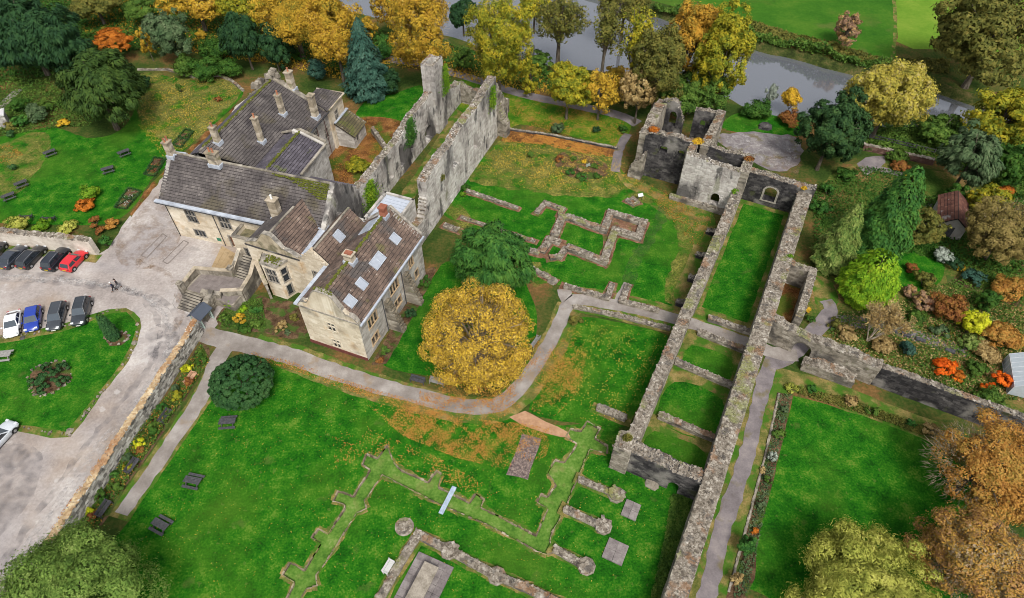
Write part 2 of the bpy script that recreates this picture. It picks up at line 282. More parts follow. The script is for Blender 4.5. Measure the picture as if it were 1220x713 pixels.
# ------------------------------------------------------------------ ground sheets
def catmull(P, closed=True, step=1.2, jit=0.0):
    P = [Vector((p[0], p[1], 0)) for p in P]; n = len(P); out = []
    rngi = range(n if closed else n - 1)
    for i in rngi:
        p0 = P[(i - 1) % n] if closed else P[max(i - 1, 0)]; p1 = P[i]; p2 = P[(i + 1) % n]; p3 = P[(i + 2) % n] if closed else P[min(i + 2, n - 1)]
        k = max(1, int((p2 - p1).length / step))
        for j in range(k):
            t = j / k
            q = 0.5 * ((2 * p1) + (p2 - p0) * t + (2 * p0 - 5 * p1 + 4 * p2 - p3) * t * t + (3 * p1 - p0 - 3 * p2 + p3) * t ** 3)
            out.append(Vector((q.x + random.uniform(-jit, jit), q.y + random.uniform(-jit, jit), 0)))
    if not closed: out.append(P[-1])
    return out
def straight(P, step=1.5, jit=0.0):
    out = []
    for i in range(len(P)):
        a = Vector((P[i][0], P[i][1], 0)); b = Vector((P[(i + 1) % len(P)][0], P[(i + 1) % len(P)][1], 0)); k = max(1, int((b - a).length / step))
        for j in range(k): out.append(a.lerp(b, j / k) + (Vector((random.uniform(-jit, jit), random.uniform(-jit, jit), 0)) if j else Vector()))
    return out
def inside(P, poly):
    """vectorised point in polygon"""
    P = np.asarray(P, dtype=float)[:, :2]; q = np.array([(p[0], p[1]) for p in poly]); r = np.zeros(len(P), bool)
    x, y = P[:, 0], P[:, 1]; n = len(q); j = n - 1
    for i in range(n):
        c = ((q[i, 1] > y) != (q[j, 1] > y)); 
        with np.errstate(divide='ignore', invalid='ignore'):
            xs = (q[j, 0] - q[i, 0]) * (y - q[i, 1]) / (q[j, 1] - q[i, 1]) + q[i, 0]
        r ^= c & (x < xs); j = i
    return r
def tri_sheet(outer, holes=()):
    pts = [Vector((p[0], p[1])) for p in outer]; edges = [(i, (i + 1) % len(outer)) for i in range(len(outer))]
    for h in holes:
        b = len(pts); pts += [Vector((p[0], p[1])) for p in h]; edges += [(b + i, b + (i + 1) % len(h)) for i in range(len(h))]
    v, e, f, *_ = delaunay_2d_cdt(pts, edges, [], 0, 1e-4)
    V = np.array([(p.x, p.y) for p in v]); F = np.array([list(t) for t in f if len(t) == 3])
    c = V[F].mean(axis=1); keep = inside(c, outer)
    for h in holes: keep &= ~inside(c, h)
    F = F[keep]
    a = V[F[:, 1]] - V[F[:, 0]]; b = V[F[:, 2]] - V[F[:, 0]]
    fl = (a[:, 0] * b[:, 1] - a[:, 1] * b[:, 0]) < 0; F[fl] = F[fl][:, ::-1]
    return V, F
POLY = {}
NSH = [0]
def lift(z): NSH[0] += 1; return z + NSH[0] * .00004
def sheet(name, pts, z, mat, holes=(), px=True, smooth=True, jit=0.12, kind='structure', parent=None, step=1.2):
    if px: pts = [at(*p) for p in pts]
    P = catmull(pts, True, step, jit) if smooth else straight(pts, step, jit)
    V, F = tri_sheet(P, holes)
    z = lift(z)
    me = mesh_np(name, np.column_stack([V, np.full(len(V), z)]), F3=F)
    o = link(name, me, parent, mat)
    if parent is None and kind: o['kind'] = kind
    POLY.setdefault(name, []).append(P)
    return o
def ribbon(name, pts, width, z, mat, px=True, jit=0.1, kind='structure'):
    P = catmull([at(*p) if px else p for p in pts], False, .8); L_, R_ = [], []
    for i, p in enumerate(P):
        d = (P[min(i + 1, len(P) - 1)] - P[max(i - 1, 0)]).normalized(); n = Vector((-d.y, d.x, 0))
        wd = width if not hasattr(width, '__len__') else width[0] + (width[1] - width[0]) * i / (len(P) - 1)
        L_.append(p + n * (wd / 2 + random.uniform(-jit, jit))); R_.append(p - n * (wd / 2 + random.uniform(-jit, jit)))
    z = lift(z)
    V = [(*q.xy, z) for pr in zip(L_, R_) for q in pr]
    F = [(2 * i, 2 * i + 1, 2 * i + 3, 2 * i + 2) for i in range(len(P) - 1)]
    o = link(name, mesh_np(name, V, F4=F), None, mat)
    if kind: o['kind'] = kind
    POLY.setdefault(name, []).append([Vector(p) for p in L_] + [Vector(p) for p in reversed(R_)])
    return o

near_bank = [(-250, -150), (100, -60), (250, -25), (340, -8), (440, 20), (549, 48), (620, 72), (730, 88), (850, 112), (890, 130), (930, 139), (975, 144), (1060, 152), (1130, 150), (1200, 156), (1330, 170), (1600, 200)]
far_bank = [(1600, 150), (1330, 128), (1220, 125), (1150, 108), (1100, 93), (1020, 78), (960, 62), (900, 47), (850, 30), (780, 8), (700, -15), (600, -40), (400, -90), (100, -150), (-250, -230)]
NB = catmull([at(*p) for p in near_bank], False, 2.0, .25); FB = catmull([at(*p) for p in far_bank], False, 2.0, .25)
RIVER = NB + FB
# the excavated church footings: a sunken strip of mown grass. px outlines read from the photo
z7 = lambda x, y: (330 + x / 3.693, 520 + y / 3.693)
z8 = lambda x, y: (440 + x / 4.658, 560 + y / 4.658)
z9 = lambda x, y: (580 + x / 2.972, 460 + y / 2.972)
trench_px = [z7(40, 713), z7(75, 645), z7(20, 610), z7(58, 553), z7(120, 588), z7(192, 472), z7(150, 448), z7(180, 405), z7(225, 425), z7(297, 318), z7(297, 302), z7(245, 285), z7(270, 238), z7(335, 262), z7(408, 148), z7(372, 125), z7(395, 75), z7(440, 95), z7(485, 38),
  z8(135, -45), z8(178, 0), z8(325, 65), z8(372, 3), z8(402, 20), z8(385, 95), z8(440, 120), z8(555, 180), z8(590, 130), z8(640, 165), z8(618, 205), z8(740, 265), z8(925, 362), z8(990, 215), z8(930, 180), z8(950, 130), z9(215, 390), z9(245, 350), z9(215, 310), z9(240, 262), z9(275, 268), z9(320, 205), z9(280, 180), z9(295, 150), z9(335, 158), z9(355, 125), z9(403, 150), z9(385, 185), z9(430, 212), z9(425, 240), z9(365, 225), z9(320, 330), z9(275, 440), z9(232, 520), z9(225, 548), z9(237, 590), z9(212, 597), z9(180, 588), z9(130, 560), z9(0, 492), z8(385, 190), z8(230, 110), z8(75, 30), z7(465, 168), z7(385, 285), z7(395, 318), z7(350, 340), z7(210, 560), z7(172, 612), z7(178, 660), z7(130, 670), z7(105, 713)]
cut = [at(*p) for p in trench_px]
# continue the strip past the photo's lower edge
d0 = (at(340, 713) - at(380, 650)).normalized()
i_end = len(cut)
cut = cut + [cut[-1] + d0 * 9, cut[0] + d0 * 9]
TRENCH = straight(cut, 1.0, .03)

BIG = 2600
gp = [(-BIG, -400), (BIG, -400), (BIG, 3400), (-BIG, 3400)]
V, F = tri_sheet([Vector((*p, 0)) for p in gp], [RIVER, TRENCH])
g = link('ground', mesh_np('ground', np.column_stack([V, np.zeros(len(V))]), F3=F), None, G_GROUND); g['kind'] = 'structure'
# trench floor a little below the lawn
V, F = tri_sheet(TRENCH)
g = link('sunken_lawn_strip', mesh_np('sunken_lawn_strip', np.column_stack([V, np.full(len(V), -.32)]), F3=F), None, G_TRENCH); g['kind'] = 'structure'
# river: water and banks
def water_mat():
    m, t, N, L = nodes('river_water')
    g = N('ShaderNodeNewGeometry'); no = N('ShaderNodeTexNoise'); no.inputs['Scale'].default_value = .9; no.inputs['Detail'].default_value = 5; L(g.outputs['Position'], no.inputs['Vector'])
    bp = N('ShaderNodeBump'); bp.inputs['Distance'].default_value = .012; bp.inputs['Strength'].default_value = .6; L(no.outputs['Fac'], bp.inputs['Height'])
    pb = N('ShaderNodeBsdfPrincipled'); pb.inputs['Base Color'].default_value = (.10, .106, .12, 1); pb.inputs['Roughness'].default_value = .06; pb.inputs['IOR'].default_value = 2.0; pb.inputs['Specular IOR Level'].default_value = 1.0
    L(bp.outputs[0], pb.inputs['Normal']); o = N('ShaderNodeOutputMaterial'); L(pb.outputs[0], o.inputs[0]); return m
V, F = tri_sheet(RIVER)
g = link('river', mesh_np('river', np.column_stack([V, np.full(len(V), -1.5)]), F3=F), None, water_mat()); g['kind'] = 'structure'
G_BANK = pm('river_bank', [(0, (.016, .022, .008)), (.4, (.035, .05, .012)), (.7, (.07, .07, .022)), (1, (.12, .09, .04))], scale=.5, detail=9, fine=.4, fscale=4, rough=1, spec=.05, bump=.15, bscale=3)
for pl, nm in ((NB, 'near_river_bank'), (FB, 'far_river_bank')):
    Vv, Ff = [], []
    for i, p in enumerate(pl):
        d = (pl[min(i + 1, len(pl) - 1)] - pl[max(i - 1, 0)]).normalized(); n = Vector((d.y, -d.x, 0)) * -1
        n = Vector((-d.y, d.x, 0))
        Vv += [(p.x - n.x * .02, p.y - n.y * .02, 0.0), (p.x + n.x * (.6 + random.uniform(0, .4)), p.y + n.y * .7, -.7), (p.x + n.x * (1.4 + random.uniform(0, .8)), p.y + n.y * 1.6, -1.9)]
    for i in range(len(pl) - 1):
        for k in (0, 1): Ff.append((3 * i + k, 3 * i + k + 1, 3 * i + 3 + k + 1, 3 * i + 3 + k))
    o = link(nm, mesh_np(nm, Vv, F4=Ff), None, G_BANK); o['kind'] = 'structure'

Z1, Z2, Z3, Z4, Z5 = .008, .016, .024, .032, .040
# far field beyond the river
fld = [Vector(p) for p in FB[::-1]]
sheet('far_field', [at(600, -48), at(700, -22), at(780, 2), at(850, 22), at(900, 38), at(960, 53), at(1020, 69), at(1064, 77), at(1066, 40), at(1066, 0), at(1066, -60), at(1060, -200), at(500, -220), at(300, -130)], Z1, G_FIELD, px=False, jit=.4, step=3)
sheet('far_field_pale', [at(1069, 50), at(1090, 58), at(1130, 60), at(1230, 70), at(1330, 90), at(1500, 100), at(1500, -200), at(1070, -200), at(1068, -60), at(1068, 0)], Z1, G_FIELD2, px=False, jit=.4, step=3)
ribbon('field_footpath', [(1062, 76), (1066, 45), (1066, 10), (1060, -30)], .7, Z2, G_VERGE)

def wear_mat(name, c, scale, th, soft=.2, amt=.42):
    """thin film of wear over the ground below: ragged noise patches, clear between"""
    if name in MATS: return MATS[name]
    m, t, N, L = nodes(name); g = N('ShaderNodeNewGeometry'); no = N('ShaderNodeTexNoise'); no.inputs['Scale'].default_value = scale; no.inputs['Detail'].default_value = 9; no.inputs['Roughness'].default_value = .7; L(g.outputs['Position'], no.inputs['Vector'])
    mr = N('ShaderNodeMapRange'); mr.inputs['From Min'].default_value = th; mr.inputs['From Max'].default_value = th + soft; mr.inputs['To Max'].default_value = amt; L(no.outputs['Fac'], mr.inputs['Value'])
    pb = N('ShaderNodeBsdfPrincipled'); n3 = N('ShaderNodeTexNoise'); n3.inputs['Scale'].default_value = 3.5; n3.inputs['Detail'].default_value = 6; L(g.outputs['Position'], n3.inputs['Vector']); rp = ramp(N, [(.3, tuple(x * .55 for x in c)), (.7, tuple(x * 1.5 for x in c))]); L(n3.outputs['Fac'], rp.inputs[0]); L(rp.outputs[0], pb.inputs['Base Color']); pb.inputs['Roughness'].default_value = .95; tr = N('ShaderNodeBsdfTransparent'); ms = N('ShaderNodeMixShader'); L(mr.outputs[0], ms.inputs[0]); L(tr.outputs[0], ms.inputs[1]); L(pb.outputs[0], ms.inputs[2]); o = N('ShaderNodeOutputMaterial'); L(ms.outputs[0], o.inputs[0]); MATS[name] = m; return m
F_YELLOW = wear_mat('yellowed_turf', (.15, .145, .022), .33, .40, .22, .85)
# lawns
G_GARDEN = pm('shrub_garden_ground', [(0, (.02, .05, .008)), (.35, (.045, .085, .014)), (.6, (.10, .105, .025)), (.8, (.17, .11, .04)), (1, (.26, .17, .085))], scale=.16, detail=11, fine=.5, fscale=3.5, rough=1, spec=.03, bump=.1, bscale=5)
main_lawn = [(262, 440), (275, 428), (300, 422), (340, 434), (395, 456), (450, 474), (520, 489), (560, 497), (590, 501), (615, 497), (640, 503), (670, 507), (705, 505), (735, 505), (745, 530), (800, 558), (840, 572), (826, 620), (805, 690), (790, 760), (700, 800), (300, 830), (30, 800), (100, 690), (155, 618), (200, 545), (250, 468)]
o = sheet('church_lawn', main_lawn, Z2, G_LAWN, holes=[TRENCH], jit=.08)
sheet('yard_lawn', [(690, 378), (730, 383), (770, 392), (795, 400), (796, 412), (775, 452), (745, 508), (700, 506), (655, 500), (630, 490), (632, 476), (648, 450), (662, 420), (674, 395)], Z2, G_LAWN, jit=.1)
sheet('upper_lawn', [(560, 205), (585, 178), (615, 158), (660, 168), (730, 182), (742, 205), (765, 222), (810, 240), (850, 255), (845, 300), (820, 345), (795, 372), (740, 356), (690, 345), (655, 337), (640, 340), (600, 300), (545, 265), (528, 250)], Z2, G_LAWN)
sheet('yellowed_turf', [(556, 212), (585, 178), (615, 158), (660, 168), (730, 182), (742, 205), (765, 222), (810, 240), (850, 255), (845, 300), (820, 345), (800, 366), (790, 345), (806, 300), (795, 262), (750, 236), (690, 236), (600, 224)], Z3, F_YELLOW, jit=.4)
sheet('yellowed_turf', [(600, 172), (700, 180), (735, 200), (700, 220), (620, 210), (585, 195)], Z3 + .002, F_YELLOW, jit=.4)
sheet('yellowed_turf', [(528, 250), (545, 240), (560, 262), (600, 300), (648, 318), (655, 337), (640, 342), (600, 306), (560, 280)], Z3, F_YELLOW, jit=.4)
sheet('wing_lawn', [(508, 345), (532, 312), (570, 318), (620, 330), (640, 380), (630, 420), (600, 455), (560, 462), (520, 452), (500, 446), (458, 436), (470, 410)], Z2, G_LAWN)
sheet('walled_garden_lawn', [(945, 472), (985, 482), (1040, 500), (1102, 524), (1150, 560), (1180, 640), (1150, 720), (1060, 760), (960, 730), (888, 700), (903, 640), (925, 555)], Z2, G_LAWN, smooth=False)
sheet('terrace_lawn', [(-60, 160), (0, 163), (60, 152), (110, 165), (150, 150), (165, 110), (172, 88), (230, 96), (262, 95), (290, 108), (278, 126), (245, 157), (205, 192), (180, 215), (155, 252), (120, 268), (60, 268), (0, 266), (-60, 262)], Z2, G_LAWN)
sheet('terrace_lawn_leafy', [(172, 86), (230, 94), (262, 93), (288, 106), (276, 126), (245, 155), (215, 178), (190, 165), (165, 140), (165, 110)], Z3, F_YELLOW, jit=.4)
sheet('yellowed_turf', [(172, 88), (230, 96), (262, 95), (286, 108), (270, 128), (235, 155), (205, 150), (180, 130)], Z3 + .002, F_YELLOW, jit=.4)
sheet('terrace_lawn_yellowed', [(-60, 172), (0, 172), (40, 158), (62, 165), (50, 195), (36, 215), (10, 235), (-60, 240)], Z3, F_YELLOW, jit=.4)
sheet('riverside_lawn', [(860, 152), (872, 138), (900, 134), (955, 146), (965, 160), (930, 163), (890, 160)], Z2, G_LAWN)
sheet('orchard_lawn', [(424, 138), (440, 118), (470, 112), (500, 102), (505, 118), (480, 150), (450, 150)], Z2, G_LAWN)
sheet('wooded_bank_grass', [(520, 110), (560, 95), (640, 118), (740, 142), (752, 150), (735, 175), (690, 165), (620, 148), (600, 160), (560, 140)], Z2, G_LAWN_LEAFY)
sheet('courtyard_litter', [(375, 178), (395, 165), (428, 140), (482, 148), (450, 185), (425, 222), (380, 225)], Z2, G_LITTER)
sheet('leaf_covered_border', [(600, 155), (640, 158), (690, 168), (733, 178), (730, 187), (685, 177), (640, 170), (598, 168)], Z4, G_LITTER)
sheet('nave_floor_grass', [(-60 + 60 + 478, 232), (500, 200), (530, 150), (545, 130), (552, 135), (530, 170), (500, 225), (490, 240)], Z2, G_VERGE)
sheet('ruin_skirt_verge', [(735, 205), (760, 214), (810, 240), (850, 256), (848, 280), (828, 330), (808, 372), (798, 372), (808, 335), (826, 290), (822, 268), (780, 240), (745, 222)], Z4, G_VERGE)
island = [(-60, 414), (-15, 412), (25, 405), (60, 399), (100, 388), (130, 374), (150, 372), (161, 382), (160, 402), (148, 427), (118, 467), (95, 496), (80, 514), (60, 512), (40, 508), (-15, 506), (-60, 505)]
sheet('drive_verge', [(-60, 404), (-15, 402), (25, 397), (60, 390), (100, 378), (128, 369), (150, 367), (166, 380), (165, 402), (153, 430), (122, 470), (100, 502), (84, 521), (60, 523), (40, 517), (-15, 512), (-60, 510)], Z4 + .002, G_VERGE)
sheet('drive_lawn', island, Z5 + .004, G_LAWN)
# claustral range: grass between the long walls
def crect(u0, u1, v0, v1): return [FC.p(u0, v0), FC.p(u1, v0), FC.p(u1, v1), FC.p(u0, v1)]
sheet('range_floor', crect(0, 7.4, 1, 50.5), Z1, G_VERGE, px=False, smooth=False)
sheet('range_lawn_far', crect(.7, 6.7, 26.4, 49.6), Z2, G_LAWN, px=False, jit=.12, smooth=False)
sheet('range_lawn_middle', crect(1.4, 6.4, 15.6, 19.6), Z2, G_LAWN, px=False, jit=.1)
sheet('range_lawn_near', crect(1.0, 6.8, 7.6, 13.4), Z2, G_LAWN, px=False, jit=.1)
sheet('range_lawn_end', crect(1.0, 6.9, 2.0, 5.8), Z2, G_LAWN, px=False, jit=.1)
sheet('range_room_floor', crect(9.4, 12.0, 27.5, 36), Z1, G_LITTER, px=False, smooth=False)
sheet('side_verge', [(905, 440), (955, 445), (1010, 462), (1080, 490), (1160, 520), (1190, 540), (1140, 540), (1040, 505), (960, 470), (930, 480), (905, 600), (880, 720), (800, 740), (842, 600), (885, 480)], Z2 - .004, G_VERGE)
sheet('garden_ground', [(985, 215), (1060, 195), (1220, 250), (1260, 500), (1180, 490), (1060, 440), (985, 405), (960, 370), (975, 300)], Z1, G_GARDEN, jit=.3)
sheet('garden_grass_patch', [(1068, 280), (1110, 285), (1125, 320), (1110, 345), (1080, 345), (1060, 320)], Z2, G_LAWN)
sheet('garden_grass_path', [(968, 330), (990, 335), (1000, 360), (985, 372), (972, 362)], Z2, G_VERGE)

# drive, paths
drive = [(-60, 288), (0, 292), (60, 296), (118, 303), (136, 286), (150, 263), (172, 236), (198, 204), (250, 161), (285, 124), (300, 130), (312, 300), (300, 352), (264, 380), (252, 396), (234, 402), (206, 440), (142, 522), (62, 632), (20, 690), (-40, 760), (-100, 700), (-60, 508), (-60, 440)]
sheet('gravel_drive', drive, Z4 - .004, G_GRAVEL)
ribbon('abbey_path', [(228, 392), (262, 404), (300, 413), (350, 426), (401, 444), (451, 460), (500, 473), (545, 483), (585, 485), (610, 471), (630, 447), (650, 417), (664, 391), (676, 363)], (2.6, 1.7), Z5 + .004, G_PATH)
ribbon('cloister_path', [(672, 345), (676, 357), (692, 357), (735, 364), (788, 376), (836, 390), (886, 408), (920, 420), (950, 424)], 1.9, Z5 + .009, G_PATH)
ribbon('path_spur', [(735, 364), (740, 352), (748, 338)], 1.1, Z5, G_PATH)
ribbon('border_path', [(272, 412), (260, 428), (243, 468), (196, 540), (145, 613)], (2.2, 1.5), Z5 + .012, G_PATH)
ribbon('abbey_path_verge', [(300, 413), (350, 427), (401, 446), (451, 463), (500, 477), (545, 487), (587, 489), (614, 474), (634, 450), (655, 418), (668, 392), (679, 363)], (4.0, 3.4), Z3 + .004, G_VERGE)
ribbon('cloister_path_verge', [(676, 357), (692, 357), (735, 364), (788, 376), (808, 382)], 4.4, Z3 + .002, G_VERGE)
ribbon('border_path_verge', [(258, 440), (240, 475), (193, 543), (140, 618)], 2.6, Z3 + .004, G_VERGE)
ribbon('walled_garden_path', [(925, 420), (912, 450), (903, 483), (889, 547), (866, 614), (849, 682), (838, 725), (820, 800)], 1.7, Z5, G_PATH2, jit=.16)
ribbon('arch_path', [(918, 432), (935, 425), (952, 412), (962, 402), (978, 388), (990, 370), (984, 358)], (2.6, 1.8), Z5 + .006, G_PATH2)
ribbon('kitchen_garden_path', [(985, 385), (1020, 384), (1058, 389), (1115, 408), (1152, 419)], 2.2, Z4, G_PATH2)
ribbon('shrubbery_path', [(1128, 333), (1150, 338), (1180, 350), (1215, 362)], 1.5, Z4, G_SOIL)
ribbon('riverside_path', [(400, 60), (470, 72), (500, 76), (560, 93), (620, 112), (680, 125), (735, 137), (760, 148)], 2.2, Z4, G_PATH2)
ribbon('ruin_path', [(748, 160), (737, 180), (733, 205)], 1.5, Z4, G_PATH2)
ribbon('west_path', [(-25, 150), (0, 128), (22, 107)], 1.6, Z4, G_PATH)
sheet('gravel_yard', [(858, 162), (890, 158), (945, 163), (956, 176), (952, 192), (930, 206), (905, 197), (880, 184), (862, 175)], Z4, G_PATH2, jit=.35)

sheet('walled_yard', [(1022, 196), (1032, 188), (1052, 186), (1056, 194), (1040, 205), (1030, 210)], Z4, G_PATH2, jit=.2)
ribbon('shed_path', [(1040, 200), (1072, 208), (1076, 222), (1090, 238), (1110, 246)], 1.5, Z4 - .003, G_PATH2)
sheet('bare_earth_path', [(606, 497), (625, 490), (650, 502), (676, 515), (680, 522), (650, 516), (622, 506)], Z4, pm('sandy_earth', [(0, (.24, .13, .07)), (1, (.42, .26, .16))], scale=1, rough=1, spec=.05))
# borders
sheet('drive_border', [(238, 408), (248, 414), (252, 430), (240, 445), (205, 500), (160, 565), (110, 640), (75, 650), (120, 585), (170, 510), (215, 448)], Z3 + .008, G_SOIL)
sheet('wing_border', [(442, 436), (460, 434), (508, 346), (520, 318), (500, 322), (470, 385)], Z3, G_SOIL)
sheet('entrance_border', [(300, 350), (330, 360), (352, 360), (372, 400), (330, 402), (312, 396), (262, 392), (258, 380), (275, 360)], Z5, G_SOIL)
sheet('box_bed_soil', [(35, 447), (45, 437), (72, 431), (83, 437), (85, 450), (70, 465), (48, 472), (36, 464)], Z5 + .012, G_SOIL)
sheet('cypress_bed_soil', [(124, 402), (135, 396), (150, 396), (154, 403), (145, 412), (130, 413)], Z5 + .012, G_SOIL)
sheet('flower_bed_soil', [(660, 190), (672, 181), (700, 186), (722, 196), (727, 206), (712, 213), (690, 214), (668, 204)], Z3 + .006, G_SOIL)
sheet('long_border_soil', [(927, 468), (944, 470), (925, 552), (905, 640), (895, 700), (878, 725), (862, 725), (890, 630), (910, 555)], Z3, G_SOIL)
sheet('gravel_rectangle', [(622, 517), (645, 523), (629, 572), (603, 566)], Z3, pm('dark_gravel', [(0, (.06, .045, .045)), (.5, (.13, .10, .09)), (1, (.26, .20, .17))], scale=3, detail=8, fine=.5, fscale=6, rough=1, spec=.1), smooth=False)
sheet('hall_border', [(156, 256), (182, 218), (206, 194), (246, 159), (279, 128), (281, 130), (249, 162), (210, 198), (186, 221), (158, 259)], Z4 + .006, G_LITTER, jit=.25)

W_DARK, W_PALE, W_RUST, W_TRACK = wear_mat('wheel_wear_dark', (.13, .12, .125), .8, .44), wear_mat('wheel_wear_pale', (.42, .40, .385), .9, .42), wear_mat('rusty_dirt', (.22, .14, .08), .6, .46), wear_mat('trodden_grass', (.05, .085, .02), .7, .36, .3, .4)
TRK = [(-10, 720), (60, 620), (130, 525), (190, 450), (206, 415), (205, 385), (185, 360), (150, 345), (80, 335), (0, 330), (-50, 328)]
for off, wd, mt in ((0, 1.0, W_PALE), (-22, .8, W_DARK), (16, .9, W_DARK), (-8, .7, W_PALE)):
    ribbon('wheel_track', [(x + off * .8, y + off * .25) for x, y in TRK], wd, Z5 - .002, mt, jit=.25)
ribbon('wheel_track', [(205, 400), (215, 375), (212, 345), (195, 325), (160, 312)], .9, Z5 - .002, W_RUST, jit=.25)
sheet('drive_stain', [(-40, 560), (10, 530), (50, 540), (40, 590), (0, 640), (-40, 660)], Z5 - .002, W_DARK); sheet('drive_stain', [(175, 395), (200, 385), (215, 400), (200, 430), (180, 430)], Z5 - .002, W_DARK); sheet('drive_stain', [(150, 270), (215, 215), (215, 285), (180, 320), (140, 310)], Z5 - .002, W_RUST)
ribbon('terrace_wall_verge', [(-50, 296), (0, 297), (60, 302), (118, 309)], 1.6, Z5 + .002, G_VERGE)
ribbon('worn_track', [(746, 342), (756, 315), (772, 285), (786, 262), (790, 245)], 1.8, Z3 + .012, W_TRACK, jit=.3)
# ragged worn rim of turf round the sunken strip
sg_ = sum(a.x * b.y - b.x * a.y for a, b in zip(cut, cut[1:] + cut[:1])); Vr, Fr = [], []; Pk = straight(cut, .5, 0)
for i, a in enumerate(Pk):
    b = Pk[(i + 1) % len(Pk)]; d = (b - a)
    if d.length < .05: continue
    d.normalize(); n = Vector((d.y, -d.x, 0)) * (1 if sg_ > 0 else -1); w0 = .08 + .34 * abs(math.sin(i * .37)) * random.uniform(.5, 1.2); z = .0245 + i * .00001; k = len(Vr); w1 = .08 + .34 * abs(math.sin((i + 1) * .37)) * random.uniform(.5, 1.2)
    Vr += [(a.x, a.y, z), (b.x, b.y, z), (b.x + n.x * w1, b.y + n.y * w1, z), (a.x + n.x * w0, a.y + n.y * w0, z)]; Fr.append((k, k + 1, k + 2, k + 3))
o = link('turf_rim', mesh_np('turf_rim', Vr, F4=Fr), None, G_VERGE); o['kind'] = 'structure'

sheet('yard_wear', [(862, 164), (900, 160), (945, 166), (950, 185), (925, 200), (885, 182)], Z4 + .006, W_PALE, jit=.4); sheet('yard_wear', [(905, 190), (950, 180), (956, 195), (940, 215), (912, 205)], Z4 + .005, W_RUST, jit=.4)
